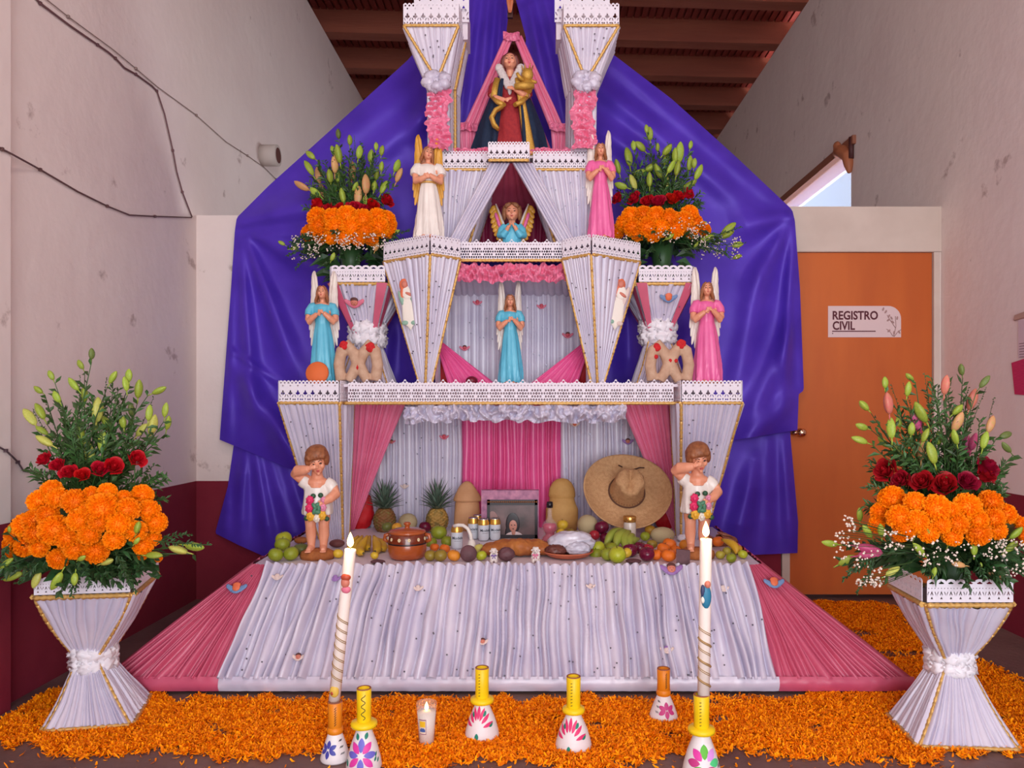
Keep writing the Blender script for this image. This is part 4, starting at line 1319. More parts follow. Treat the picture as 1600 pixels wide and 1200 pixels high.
zs1 = ZS1 + 0.0
up_t = (-0.18, 0.0, 0.0)
A1 = lambda: angel_meshes(m_blue, m_wing, up_t, 'crossed', m_hair)
statue('angel_statue', 'angel', A1, 'blue robed angel statue with crossed arms beside the pink winged cherub vase', (P(504, 0, 4.33).x, 4.33, zs1), 0.565, 0.06, slim=.77)
statue('angel_statue', 'angel', A1, 'pink robed angel statue with crossed arms beside the blue winged cherub vase', (P(1104, 0, 4.33).x, 4.33, zs1), 0.585, -0.03, {'robe': m_rpink}, slim=.77)
statue('angel_statue', 'angel', A1, 'blue robed angel statue in the middle recess between two hot pink swags', (P(797, 0, 4.5).x, 4.5, zs1), 0.54, 0.08, slim=.74)
statue('angel_statue', 'angel', A1, 'pink robed angel statue standing on the middle shelf below the flared pillar', (P(938, 0, 4.32).x, 4.32, ZS2), 0.555, 0.02, {'robe': m_rpink}, slim=.72)
A2 = lambda: angel_meshes(m_rwhite, m_wgold, (-0.05, 0.2, 0.25), 'folded', m_hair)
WG = statue('angel_statue', 'angel2', A2, 'ivory robed angel statue with golden wings and tilted head on the middle shelf', (P(669, 0, 4.31).x, 4.31, ZS2), 0.53, 0.1, slim=.86)
sash = MB().tube([(0.1 * math.cos(a * PI / 10), 0.08 * math.sin(a * PI / 10), 0.605) for a in range(21)], 0.012, 0, 6)
link('belt', sash.mesh('belt', m_gold), WG)

# orange half disc resting against the blue angel's feet
c = P(496, 598, 4.24)
mb = MB().lathe([(0, -0.012), (0.058, -0.012), (0.064, 0), (0.058, 0.012), (0, 0.012)], (0, 0, 0), 28)
mb.xf(Matrix.Translation((c.x, 4.235, ZS1 + 0.062)) @ Euler((PI / 2 - 0.15, 0, 0)).to_matrix().to_4x4())
solo('orange_disc', mb, M('orange_wafer', (226, 110, 56), 0.7), 'round orange wafer leaning against the feet of the blue angel with the lilies', 'wafer')

# praying cherub bust with gold and pink wings
def cherub():
    out = []
    rb = MB()
    rb.loft([ring(z, rx, ry, 0, 0, 36, 0.02, 7, z * 4) for z, rx, ry in ((0, .16, .13), (.06, .2, .15), (.16, .2, .15), (.3, .17, .13), (.42, .17, .12), (.5, .13, .1), (.53, .08, .07))])
    for s in (-1, 1):
        rb.tube([(s * 0.14, 0, 0.47), (s * 0.21, -0.03, 0.38), (s * 0.235, -0.07, 0.26), (s * 0.17, -0.15, 0.25), (s * 0.1, -0.19, 0.34)], [0.075, 0.08, 0.085, 0.075, 0.055], 0, 12)
    out.append(('robe', remesh(rb, 0.014, 2), m_blue))
    h, ey, lp = head_parts((0, -0.02, 0.74), 0.17, (0.02, 0, 0))
    sk = MB().join(h)
    sk.tube([(0, 0, 0.48), (0, -0.01, 0.62)], [0.075, 0.07], 0, 12)
    for s in (-1, 1):
        sk.tube([(0, 0, .5), (s * .12, -.05, .3), (s * 0.11, -0.19, 0.33), (s * 0.055, -0.225, 0.42)], [.05, .05, 0.045, 0.036], 0, 8)
        hand(sk, (s * 0.035, -0.23, 0.41), (-s * 0.12, -0.05, 1), (s, 0, 0), 0.085, 0.05, 1)
    out.append(('body', remesh(sk, 0.011, 1), m_skin)); out.append(('body>eyes', ey, m_eye)); out.append(('body>lips', lp, m_lip))
    q = MB()
    q.ell((0, 0.045, 0.80), (0.185, 0.17, 0.17), None, 0, 18, 12)
    for s in (-1, 1):
        q.ell((s * 0.155, -0.02, 0.73), (0.055, 0.09, 0.16), None, 0, 12, 9)
        q.ell((s * 0.08, -0.12, 0.87), (0.08, 0.05, 0.05), (0, s * 0.5, 0), 0, 12, 8)
    q = remesh(q, 0.012, 2)
    q.v = [tuple(Vector(p) * (1 + 0.012 * nz(p[0] * 40, p[1] * 40, p[2] * 30))) for p in q.v]
    out.append(('hair', q, m_hair2))
    for s in (-1, 1):
        mb = wing_mb(s, [(0.12, 0.2), (0.18, 0.42), (0.26, 0.66), (0.35, 0.92)], [(0.2, 0.06), (0.36, 0.28), (0.43, 0.5), (0.46, 0.78)], 0.06, 0.12, 0.02)
        out.append(('wing', mb, m_wgold))
        cv = MB()
        for t in range(4):
            cv.ell((s * (0.2 + 0.04 * t), 0.11, 0.32 + 0.12 * t), (0.04, 0.022, 0.1), (0, s * 0.3, 0), 0, 8, 6)
        out.append(('wing>wing_covert', cv, m_rpink))
        ed = MB().tube([(s * 0.11, 0.09, 0.3), (s * 0.2, 0.09, 0.6), (s * 0.34, 0.1, 0.95)], [0.02, 0.028, 0.015], 0, 8)
        out.append(('wing>wing_edge', ed, m_wing))
    return out
statue('cherub_bust', 'cherub', cherub, 'praying curly haired cherub bust in blue with golden wings in the crimson recess', (P(800, 0, 4.52).x, 4.52, ZS2), 0.285, 0.0)

# crying boy statue
def boy():
    out = []
    sk = MB()
    for s in (-1, 1):
        x = s * 0.068
        sk.tube([(x, 0.0, 0.46), (x, -0.005, 0.34), (x * 0.98, -0.012, 0.29), (x * 0.95, 0.006, 0.2), (x * 0.9, 0.0, 0.115), (x * 0.9, -0.005, 0.09)], [0.066, 0.062, 0.054, 0.054, 0.038, 0.04], 0, 12)
        sk.tube([(x * 0.9, 0.005, 0.092), (x * 1.0, -0.05, 0.085), (x * 1.1, -0.095, 0.078)], [0.036, 0.036, 0.026], 0, 10)
        for t in range(5):
            sk.ell((x * 1.1 + (t - 2) * 0.012, -0.115 + abs(t - 1.5) * 0.003, 0.074), (0.009, 0.013, 0.009), None, 0, 6, 5)
    sk.tube([(0, 0, 0.62), (0.0, -0.01, 0.71), (0.0, -0.02, 0.76)], [0.1, 0.058, 0.052], 0, 14)
    sk.ell((0, -0.012, 0.652), (0.115, 0.078, 0.05), None, 0, 18, 12)
    tl = (0.30, -0.14, 0.12)
    h, ey, lp = head_parts((0.005, -0.035, 0.838), 0.105, tl)
    sk.join(h)
    sk.tube([(-0.1, -0.005, 0.66), (-0.17, -0.03, 0.705), (-0.215, -0.045, 0.735), (-0.185, -0.08, 0.755), (-0.11, -0.125, 0.765), (-0.055, -0.15, 0.775)], [0.058, 0.055, 0.05, 0.05, 0.042, 0.03], 0, 12)
    hand(sk, (-0.06, -0.15, 0.775), (0.85, -0.1, 0.25), (0.2, -0.9, 0.2), 0.062, 0.75, -1)
    sk.tube([(0.115, -0.005, 0.63), (0.17, -0.02, 0.59), (0.195, -0.045, 0.555), (0.15, -0.1, 0.525), (0.085, -0.14, 0.495)], [0.055, 0.052, 0.048, 0.042, 0.03], 0, 12)
    hand(sk, (0.09, -0.138, 0.497), (-0.75, -0.25, -0.35), (0.1, -0.9, 0.3), 0.06, 0.7, 1)
    out.append(('body', remesh(sk, 0.0065, 1), m_skin)); out.append(('body>eyes', ey, m_eye)); out.append(('body>lips', lp, m_lip))
    tn = MB()
    tn.loft([ring(z, rx, ry, cx, 0, 54, a, 7, z * 5) for z, rx, ry, cx, a in ((.375, .155, .105, 0.0, .05), (.40, .158, .108, 0, .05), (.47, .15, .105, 0, .035), (.55, .138, .095, 0, .02), (.60, .132, .092, 0, .012), (.625, .125, .086, .0, .0), (.64, .10, .07, 0.0, 0))], 0, True)
    tn.tube([(-0.09, -0.0, 0.645), (-0.13, -0.012, 0.665), (-0.158, -0.02, 0.685)], [0.064, 0.068, 0.064], 0, 12)
    tn.tube([(0.09, -0.0, 0.64), (0.14, -0.012, 0.612), (0.17, -0.02, 0.585)], [0.064, 0.068, 0.062], 0, 12)
    out.append(('tunic', remesh(tn, 0.009, 2), m_rwhite))
    q = MB()
    q.ell((0.0, 0.035, 0.02), (0.118, 0.112, 0.1), None, 0, 18, 12)
    q.ell((0.0, 0.0, 0.07), (0.11, 0.105, 0.07), None, 0, 18, 10)
    for s in (-1, 1):
        q.ell((s * 0.09, 0.0, 0.015), (0.034, 0.07, 0.07), None, 0, 12, 8)
    for k in range(6):
        q.ell((-0.075 + 0.03 * k, -0.085 + 0.008 * abs(k - 2.5), 0.065 - 0.004 * abs(k - 2.5)), (0.022, 0.03, 0.028), (0.3, 0.3 * (k - 2.5), 0), 0, 8, 6)
    q.xf(Matrix.Translation((0.005, -0.035, 0.838)) @ Euler(tl).to_matrix().to_4x4())
    q = remesh(q, 0.008, 1)
    q.v = [tuple(Vector(p) + Vector((1, 1, 0)) * (0.004 * nz(p[0] * 150, p[1] * 60, p[2] * 40))) for p in q.v]
    out.append(('hair', q, m_hair))
    bs = MB().lathe([(0, 0), (.165, 0), (.178, .03), (.165, .06), (.12, .08), (0, .085)], (0, 0, 0), 28, 0, 1, 0.72, lambda a, z: 1 + 0.05 * nz(math.cos(a) * 4, math.sin(a) * 4, z * 30))
    out.append(('rock_base', bs, m_clay))
    fl = MB()
    for i, (x, z, r, mi) in enumerate(((-0.035, .50, .034, 0), (-0.04, .445, .034, 0), (-0.03, .39, .036, 2), (0.02, .375, .03, 3), (0.065, .395, .034, 2), (0.07, .45, .03, 4), (0.075, .5, .026, 4))):
        fl.ell((x, -0.135, z), (r, r * 0.7, r), None, mi, 12, 8, lambda p: 1 + 0.12 * math.cos(7 * math.atan2(p.z, p.x)))
        fl.ell((x, -0.155, z), (r * 0.5, r * 0.4, r * 0.5), None, mi, 8, 6)
    for a in range(5):
        fl.ell((0.02 + 0.02 * math.cos(a * 1.25), -0.15, .445 + 0.026 * math.sin(a * 1.25)), (.016, .012, .03), (0, a * 1.2, 0), 1, 8, 6)
    for (x, z) in ((-.065, .375), (.1, .37), (-.01, .53), (.05, .535)):
        fl.ell((x, -0.125, z), (.022, .014, .018), None, 5, 8, 6)
    fl.xf(Matrix.Translation((.02, 0, .45)) @ Matrix.Diagonal((1.22, 1.1, 1.2, 1)) @ Matrix.Translation((-.02, .008, -.45)))
    out.append(('flower_bunch', fl, [M('toy_pink', (226, 52, 104), 0.45), M('toy_green', (74, 128, 98), 0.45), M('toy_yellow', (234, 176, 56), 0.45), M('toy_white', (240, 230, 214), 0.45), M('toy_rose', (226, 140, 170), 0.45), M('toy_leaf', (44, 84, 58), 0.5)]))
    return out
statue('crying_boy_statue', 'boy', boy, 'crying boy statue in ivory tunic on rock base beside the pile of limes', (P(496, 0, 3.84).x, 3.84, TZ + 0.006), 0.585, 0.1, slim=.83)
statue('crying_boy_statue', 'boy', boy, 'crying boy statue in ivory tunic behind a lit candle and beside the sandal', (P(1089, 0, 3.86).x, 3.86, TZ + 0.006), 0.60, -0.05, slim=.85)

# saint doll in a red gown and dark blue mantle
m_gown = M('red_gown', (168, 44, 48), 0.75, (150, 34, 44), 40, 0.3, 120)
m_mantle = M('dark_blue_mantle', (28, 46, 74), 0.8, (22, 38, 64), 30, 0.3, 140)
m_gilt = M('gilt_glitter', (196, 146, 56), 0.45, (222, 176, 84), 120, 0.3, 160, metal=0.4)
def saint():
    out = []
    gw = MB().loft([ring(z, rx, ry, 0, 0, 48, a, 8, z * 4) for z, rx, ry, a in ((0, .19, .14, .05), (.1, .18, .13, .05), (.25, .15, .115, .04), (.4, .125, .1, .03), (.52, .1, .08, .015), (.6, .09, .072, 0), (.68, .105, .075, 0), (.74, .1, .065, 0), (.765, .06, .05, 0))])
    for s in (-1, 1):
        gw.tube([(s * .085, 0, .735), (s * .15, -.02, .66), (s * .165, -.05, .58)], [.05, .055, .05], 0, 12)
    out.append(('gown', remesh(gw, 0.011, 2), m_gown))
    sk = MB()
    h, ey, lp = head_parts((0, -0.03, 0.905), 0.075, (-0.1, 0, -0.05))
    sk.join(h).tube([(0, 0, .74), (0, -.01, .86)], [.04, .035], 0, 10)
    for s in (-1, 1):
        wr = Vector((s * .05 + 0.0, -.15, .5 if s < 0 else .6))
        sk.tube([(0, 0, .74), (s * .085, 0, .72), (s * .165, -.05, .58), (s * .12, -.11, .53 if s < 0 else .57), wr], [.03, .032, .032, .03, .022], 0, 8)
        hand(sk, wr, (-s * .8, -.3, .1), (0, -1, .2), .05, .3, 1)
    out.append(('body', remesh(sk, 0.0062, 1), m_skin)); out.append(('body>eyes', ey, m_eye)); out.append(('body>lips', lp, m_lip))
    q = MB().ell((0, -.005, .93), (.075, .07, .068), None, 0, 14, 10)
    for s in (-1, 1):
        q.tube([(s * .05, -.05, .955), (s * .068, -.03, .91), (s * .066, -.0, .84), (s * .06, .02, .78)], [.018, .024, .028, .016], 0, 8)
    out.append(('hair', remesh(q, 0.0075, 1), M('hair_dark_auburn', (112, 52, 44), 0.5)))
    for s in (-1, 1):
        rows = []
        for k in range(18):
            t = k / 17
            z = .72 * (1 - t) + 0.0 * t
            row = []
            for j in range(13):
                u = j / 12
                w = (.11 + .40 * t ** 0.8 - 0.13 * max(0, t - 0.62) * (s > 0)) * (0.4 + 0.6 * u) if True else 0
                x = s * (0.055 + 0.07 * t * (1 - u) + w * (u ** 0.8) * 0.72)
                y = -.10 + .17 * u ** 1.5 - 0.05 * math.sin(PI * u) * (1 - .4 * t) + .022 * math.sin(u * 13 + t * 3) * (0.3 + t)
                row.append(Vector((x, y, z * (1 - 0.02 * u))))
            rows.append(row)
        mb = MB().grid(rows)
        bk_ = [[p + Vector((0, .012, 0)) for p in r] for r in rows]
        mb.grid([r[::-1] for r in bk_])
        out.append(('mantle', mb, m_mantle))
        ed = MB()
        ep = [rows[k][0] + Vector((0, -.006, 0)) for k in range(18)]
        if s > 0:
            ed.tube([p + Vector((0.02 + 0.05 * i / 17, -0.01, 0)) for i, p in enumerate(ep)], [.028 + .026 * i / 17 for i in range(18)], 0, 8, True, 0.35)
        ed.tube([(s * .115, -.05, .74), (s * .14, -.075, .62), (s * .145, -.09, .54)], [.03, .036, .034], 0, 8, True, 0.6)
        ed.tube([(s * .145, -.09, .54), (s * .1, -.14, .48), (s * .05, -.165, .45)], [.036, .042, .034], 0, 8, True, 0.6)
        if s < 0:
            ed.tube([(-.06, -.155, .44), (-.13, -.16, .4), (-.165, -.165, .33), (-.14, -.17, .26), (-.1, -.17, .22)], [.036, .044, .05, .048, .03], 0, 8, True, 0.5)
        out.append(('mantle>mantle_trim', ed, m_gilt))
    ch = MB().ell((.165, -.13, .74), (.055, .05, .06), None, 0, 14, 10)
    ch.tube([(.17, -.11, .69), (.15, -.14, .60)], [.05, .06], 0, 10)
    ch.tube([(.05, -.165, .615), (.13, -.18, .62), (.22, -.15, .63)], [.03, .036, .03], 0, 10)
    for q in range(7):
        a = q * PI / 3 * 1.0
        ch.tube([(.165 + .036 * math.cos(a), -.12 + .036 * math.sin(a), .785), (.165 + .055 * math.cos(a), -.12 + .055 * math.sin(a), .835)], [.009, .003], 0, 5)
    ch.tube([(.13, -.15, .68), (.09, -.18, .70), (.07, -.185, .735)], [.022, .018, .014], 0, 7).tube([(.2, -.14, .68), (.25, -.15, .66)], [.022, .012], 0, 7)
    out.append(('gilt_child', ch, m_gilt))
    co = MB()
    for s in (-1, 1):
        for k in range(7):
            t = k / 6
            co.ell((s * (.014 + .085 * t), -.08 + .01 * t, .66 + .17 * t), (.04, .026, .042), (0, s * .5, 0), 0, 8, 6)
    co.ell((0, -.09, .62), (.02, .015, .05), None, 0, 8, 6)
    out.append(('collar', co, M('grey_white_lace', (226, 214, 212), 0.8, (208, 196, 196), 60, 0.5, 150)))
    return out
statue('saint_doll', 'saint', saint, 'saint doll in red gown and dark blue gilt edged mantle under the pink canopy', (P(797, 0, 4.52).x, 4.52, ZS3), 0.625, 0.0)

# crucifix hanging in the gap above the canopy
cr = thing('crucifix', 'small dark wooden crucifix hanging in the gap between the purple sheets', 'crucifix', P(797, 25, 4.7))
b = P(797, 22, 4.7)
part('cross', MB().box((b.x - .016, 4.70, b.z - 0.02), (b.x + .016, 4.72, b.z + .34)).box((b.x - .1, 4.70, b.z + .22), (b.x + .1, 4.72, b.z + .25)), M('cross_wood', (70, 34, 28), 0.6), cr, True)
bo = MB()
for s in (-1, 1):
    bo.tube([(b.x + s * .012, 4.685, b.z + .12), (b.x + s * .012, 4.678, b.z + .065), (b.x + s * .006, 4.685, b.z + .012), (b.x + s * .003, 4.675, b.z - .002)], [.012, .01, .007, .006], 0, 8)
    bo.tube([(b.x + s * .02, 4.688, b.z + .215), (b.x + s * .06, 4.69, b.z + .235), (b.x + s * .095, 4.692, b.z + .245)], [.009, .007, .005], 0, 8)
bo.tube([(b.x, 4.685, b.z + .11), (b.x, 4.68, b.z + .16), (b.x, 4.685, b.z + .22)], [.016, .018, .02], 0, 10)
bo.ell((b.x, 4.68, b.z + .25), (.014, .015, .018), None, 0, 10, 8)
part('figure', remesh(bo, 0.0028, 1), M('corpus', (196, 112, 74), 0.5), cr, True)

# heart and knot shaped bread on the lower shelf
m_bread = M('pale_bread', (206, 170, 144), 0.75, (190, 150, 124), 25, 0.25, 90)
m_sugar = M('red_sugar', (214, 40, 44), 0.8, (190, 26, 34), 120, 0.4, 200)
for k, (cx, lb) in enumerate(((560, 'knot shaped pale bread with three red sugar patches beside the blue angel'), (1046, 'knot shaped pale bread with red sugar patches beside the pink angel near the lower lace'))):
    Yb = 4.27
    w = Yb / F
    c = P(cx, 0, Yb)
    e = thing('knot_bread', lb, 'bread', (c.x, Yb, ZS1))
    s = w
    fl = 1 if k == 0 else -1
    mb = MB()
    H0 = 66
    for sd in (-1, 1):
        mb.tube([(sd * 27 * s, 0, 0), (sd * 30 * s, 0.0, 25 * s), (sd * 26 * s, 0, 48 * s), (sd * 17 * s, 0, 57 * s), (sd * 8 * s, 0, 44 * s), (sd * 1.5 * s, 0, 26 * s)], [8.5 * s, 9 * s, 9 * s, 8.5 * s, 9 * s, 8 * s], 0, 12)
        mb.tube([(sd * 1 * s, -.006, 30 * s), (sd * 7 * s, -.006, 14 * s), (sd * 15 * s, -.004, 0)], [8 * s, 8.5 * s, 8 * s], 0, 12)
    mb = remesh(mb, 0.006, 2)
    mb.xf(Matrix.Translation((c.x, Yb, ZS1 + 0.02)))
    br_ = part('bread_rope', mb, m_bread, e, True)
    spots = ((-21, 55, 7), (20, 52, 8), (2, 22, 6)) if k == 0 else ((-20, 52, 6.5), (17, 62 - 5, 7.5), (-22, 37, 3.5), (0, 30, 4), (9, 31, 3))
    for (x, z, r) in spots:
        sg_ = MB().ell((c.x + x * s, Yb - 7.2 * s, ZS1 + 0.02 + z * s), (r * s, 2.2 * s, r * s), None, 0, 14, 8, lambda p: 1 + 0.25 * nz(p.x * 4, p.z * 4, x))
        part('sugar_patch', sg_, m_sugar, br_)

# ------------------------------------------------------------------ hourglass flower vases
def hourglass(name, label, Tq, Wq, Bq, zt, zw, zb_, lace_h, kind, edges, seed, mat=None, stripes=False, bulge=0.10):
    T = [Vector((p[0], p[1], zt)) for p in Tq]
    W_ = [Vector((p[0], p[1], zw)) for p in Wq]
    B = [Vector((p[0], p[1], zb_)) for p in Bq]
    c = sum(B, Vector()) / 4
    e = thing(name, label, 'vase', c)
    g = MB()
    for (L0, L1, nm, bow, sd) in ((W_, T, 'bowl_face', 0.0, 0), (B, W_, 'foot_face', 0.07, 5)):
        ct = (sum(L0, Vector()) + sum(L1, Vector())) / 8
        for i in range(4):
            j = (i + 1) % 4
            o = (L0[i] + L0[j] + L1[i] + L1[j]) / 4 - ct
            mb = MB()
            K = 5 if nm == 'bowl_face' else 1
            if nm == 'bowl_face':      # swelling profile
                rows_prev = None
                mb2 = MB()
                pleats(mb2, L0[i], L0[j], L1[j], L1[i], 9, 0.022, o, 12, seed + i + sd, wander=0.5)
                cz0, cz1 = zw, zt
                out = []
                for p in mb2.v:
                    v = (p[2] - cz0) / (cz1 - cz0)
                    k = 1 + bulge * math.sin(PI * min(1, max(0, v)) ** 0.8)
                    cx, cy = (c.x, c.y)
                    ctop = sum(T, Vector()) / 4; cw = sum(W_, Vector()) / 4
                    cc = cw.lerp(ctop, min(1, max(0, v)))
                    out.append((cc.x + (p[0] - cc.x) * k, cc.y + (p[1] - cc.y) * k, p[2]))
                mb2.v = out
                mb = mb2
            else:
                pleats(mb, L0[i], L0[j], L1[j], L1[i], 13, 0.018, o, 8, seed + i + sd, bow=bow)
            part(nm, mb, mat or m_white, e, True)
    cw, ctop, cb = sum(W_, Vector()) / 4, sum(T, Vector()) / 4, sum(B, Vector()) / 4
    for i in range(4):
        j = (i + 1) % 4
        o = ((T[i] + T[j]) / 2 - ctop).normalized() * 0.012
        braid(g, T[i] + o - Vector((0, 0, .004)), T[j] + o - Vector((0, 0, .004)), 0.0105)
        braid(g, B[i] + o + Vector((0, 0, .006)), B[j] + o + Vector((0, 0, .006)), 0.0085)
        n = 8
        def edge(v):
            p = W_[i].lerp(T[i], v)
            cc = cw.lerp(ctop, v)
            k = 1.02 + bulge * math.sin(PI * v ** 0.8)
            return Vector((cc.x + (p.x - cc.x) * k, cc.y + (p.y - cc.y) * k, p.z))
        def edge2(v):
            p = B[i].lerp(W_[i], v)
            cc = cb.lerp(cw, v)
            k = 1.01 - 0.07 * math.sin(PI * v)
            return Vector((cc.x + (p.x - cc.x) * k, cc.y + (p.y - cc.y) * k, p.z))
        for q in range(n):
            braid(g, edge(q / n), edge((q + 1) / n), 0.007)
            braid(g, edge2(q / n), edge2((q + 1) / n), 0.007)
        if i in edges:
            l = MB(); lace(l, T[i] + o + Vector((0, 0, .008)), T[j] + o + Vector((0, 0, .008)), lace_h, kind)
            part('lace_band', l, m_lace, e, True)
        if stripes:
            st = MB()
            for (ua, ub) in ((0.03, 0.2), (0.80, 0.97)):
                rows = []
                for q in range(13):
                    v = q / 12
                    row = []
                    for u in (ua, (ua + ub) / 2, ub):
                        p = W_[i].lerp(W_[j], u).lerp(T[i].lerp(T[j], u), v)
                        cc = cw.lerp(ctop, v)
                        k = 1.0 + bulge * math.sin(PI * v ** 0.8) + 0.034 / max(.05, (p - cc).xy.length)
                        row.append(Vector((cc.x + (p.x - cc.x) * k, cc.y + (p.y - cc.y) * k, p.z)))
                    rows.append(row)
                st.grid(rows)
            part('pink_stripe', st, m_rose, e, True)
    part('gilt_braid', g, m_gold, e, True)
    ro = MB()
    rw = ((W_[0] - W_[2]).length) / 2
    for q in range(22):
        a = q * 2 * PI / 11 + 0.2
        zz = zw + (0.42 if q % 2 else -0.42) * rw
        crumple(ro, (cw.x + rw * 0.98 * math.cos(a), cw.y + rw * 0.98 * math.sin(a), zz), (rw * 0.6, rw * 0.6, rw * 0.62), seed + q, 0.42, 2.6, 0, 22, 14)
    part('waist_rosette', ro, M('tulle_white', (240, 232, 238), 0.6), e, True)
    part('inner_board', MB().add([p - Vector((0, 0, .01)) for p in T], [(0, 1, 2, 3)], 0, False), M('vase_inside', (196, 186, 190), 0.8), e, True)
    return e, T, W_, B

def quad4(a, b, c):                # front-left, front-right, back-right and the completed fourth corner
    a, b, c = Vector(a), Vector(b), Vector(c)
    return [(a.x, a.y), (b.x, b.y), (c.x, c.y), ((a + c - b).x, (a + c - b).y)]
# big floor vase by the maroon wall
zt = 0.525
Tq = quad4(G(55, 932, zt), G(205, 927, zt), G(243, 895, zt))
Bq = quad4(G(69, 1143, 0.008), G(204, 1133, 0.008), G(232, 1087, 0.008))
cc = sum((Vector((p[0], p[1], 0)) for p in Bq), Vector()) / 4
cw = P(147, 1025, 3.18)
Wq = [(cw.x - .046, cw.y - .036), (cw.x + .036, cw.y - .046), (cw.x + .046, cw.y + .036), (cw.x - .036, cw.y + .046)]
FV1 = hourglass('flower_vase', 'white satin hourglass floor vase by the maroon wall under yellow green lily buds', Tq, Wq, Bq, zt, cw.z, 0.008, 0.068, 'eyelet', (0, 1), 200)
zt = 0.533
Tq = quad4(G(1446, 943, zt), G(1580, 943, zt), G(1580, 943, zt) + (G(1393, 914, zt) - G(1446, 943, zt)))
Bq = quad4(G(1437, 1167, 0.008), G(1590, 1172, 0.008), G(1590, 1172, 0.008) + (G(1390, 1117, 0.008) - G(1437, 1167, 0.008)))
cw = P(1484, 1030, 3.02)
Wq = [(cw.x - .036, cw.y - .046), (cw.x + .046, cw.y - .036), (cw.x + .036, cw.y + .046), (cw.x - .046, cw.y + .036)]
FV2 = hourglass('flower_vase', 'white satin hourglass floor vase by the orange door under pink lily buds', Tq, Wq, Bq, zt, cw.z, 0.008, 0.085, 'eyelet', (0, 3), 230)
# the two smaller vases on the lower shelf
for k in (0, 1):
    px = ((519, 603, 634), (1081, 997, 966))[k]
    Ya, Yb_ = 4.42, 4.70
    zt = H + (640 - 443) * Ya / F
    if k == 0:
        fl_, fr_ = (px[0] - VX) * Ya / F, (px[1] - VX) * Ya / F
        bw = 0.05
    else:
        fl_, fr_ = (px[1] - VX) * Ya / F, (px[0] - VX) * Ya / F
        bw = -0.05
    Tq = [(fl_, Ya), (fr_, Ya), (fr_ + bw, Yb_), (fl_ + bw, Yb_)]
    cx = (fl_ + fr_) / 2 + bw * 0.4
    Wq = [(cx - .048, 4.50), (cx + .048, 4.50), (cx + .048, 4.61), (cx - .048, 4.61)]
    Bq = [(cx - .14, 4.43), (cx + .14, 4.43), (cx + .14, 4.68), (cx - .14, 4.68)]
    zw = H + (640 - (522, 518)[k]) * 4.5 / F
    e, T, W_, B = hourglass('shelf_vase', ('white hourglass vase with pink winged cherub on the lower shelf by the blue angel', 'white hourglass vase with blue winged cherub on the lower shelf by the pink angel')[k], Tq, Wq, Bq, zt, zw, ZS1 + .002, 0.095, 'eyelet', (0, 1, 3), 260 + 30 * k, None, True, 0.0)
    n = (T[1] - T[0]).cross(W_[0] - T[0]).normalized()
    if n.y > 0: n = -n
    if k == 0:
        sticker(RP(556, 474, T[0], n) + n * 0.035, n, 0.095, 0, 1, 4, e)
    else:
        sticker(RP(1043, 466, T[0], n) + n * 0.035, n, 0.085, 6, 6, 2, e)
    sequins(e, [RP((560, 1040)[k] + x, y, T[0], n) + n * .035 for x, y in ((-16, 455), (14, 462), (-9, 500), (6, 500), (20, 478), (-4, 490))], n, 0.0045)

# ------------------------------------------------------------------ flower arrangements
def marigold_mesh(seed):
    rr = random.Random(seed)
    mb = MB()
    mb.ell((0, 0, 0), (0.78, 0.78, 0.68), None, 0, 12, 8)
    N = 230
    for i in range(N):
        cz = 1 - 1.45 * (i + .5) / N
        th = math.acos(max(-1, cz))
        a = i * 2.39996 + rr.uniform(-.15, .15)
        d = Vector((math.sin(th) * math.cos(a), math.sin(th) * math.sin(a), math.cos(th)))
        tx = d.cross(Vector((rr.uniform(-1, 1), rr.uniform(-1, 1), rr.uniform(-1, 1)))).normalized()
        up = d.cross(tx)
        w = rr.uniform(0.09, 0.16)
        R1 = rr.uniform(.9, 1.06)
        base = Vector((d.x * .66, d.y * .66, d.z * .58))
        tip = Vector((d.x * R1, d.y * R1, d.z * R1 * .86))
        cv = up * rr.uniform(-.12, .12)
        vs = [base - tx * w * .5, base + tx * w * .5, tip - tx * w + cv, tip + d * .04 - cv, tip + tx * w + cv]
        mb.add(vs, [(0, 3, 2), (0, 1, 3), (1, 4, 3)], 0, False)
    return mb.mesh('marigold', m_orange)
MG = [marigold_mesh(s) for s in (1, 2, 3)]

def rose_mesh():
    mb = MB()
    mb.ell((0, 0, 0.0), (0.3, 0.3, 0.6), None, 0, 12, 8)
    for i in range(19):
        a0 = i * 2.4
        rad = 0.07 + 0.047 * i
        hgt = 0.95 - 0.02 * i
        rows = []
        for k in range(5):
            v = k / 4
            row = []
            for j in range(6):
                u = (j / 5 - 0.5)
                a = a0 + u * (2.3 - 0.05 * i)
                r = rad * (0.65 + 0.4 * v + 0.28 * v ** 3 * (0.3 + i / 19)) * (1 - 0.1 * abs(u))
                z = -0.5 + (hgt + .5) * v * (1 - 0.35 * abs(u * 2) ** 3) - 0.3 * (i / 19) * v * v
                row.append(Vector((r * math.cos(a), r * math.sin(a), z)))
            rows.append(row)
        mb.grid(rows)
    return mb
RS = rose_mesh()
RS_M = {'red': RS.mesh('rose', m_rosef), 'dark': RS.mesh('rose', m_rosed)}
def bud_mesh():
    mb = MB()
    rows = []
    for t, r in ((0, .02), (.08, .085), (.22, .125), (.42, .15), (.62, .145), (.8, .11), (.93, .06), (1.0, .012)):
        rows.append([Vector((r * (1 + .16 * math.cos(3 * a)) * math.cos(a), r * (1 + .16 * math.cos(3 * a)) * math.sin(a), t - .5)) for a in [2 * PI * j / 12 for j in range(12)]])
    mb.loft(rows)
    mb.tube([(0, 0, -.8), (0.01, 0, -.65), (0, 0, -.48)], [.022, .024, .03], 0, 6)
    return mb.mesh('lily_bud', m_bud[0])
BUD = bud_mesh()

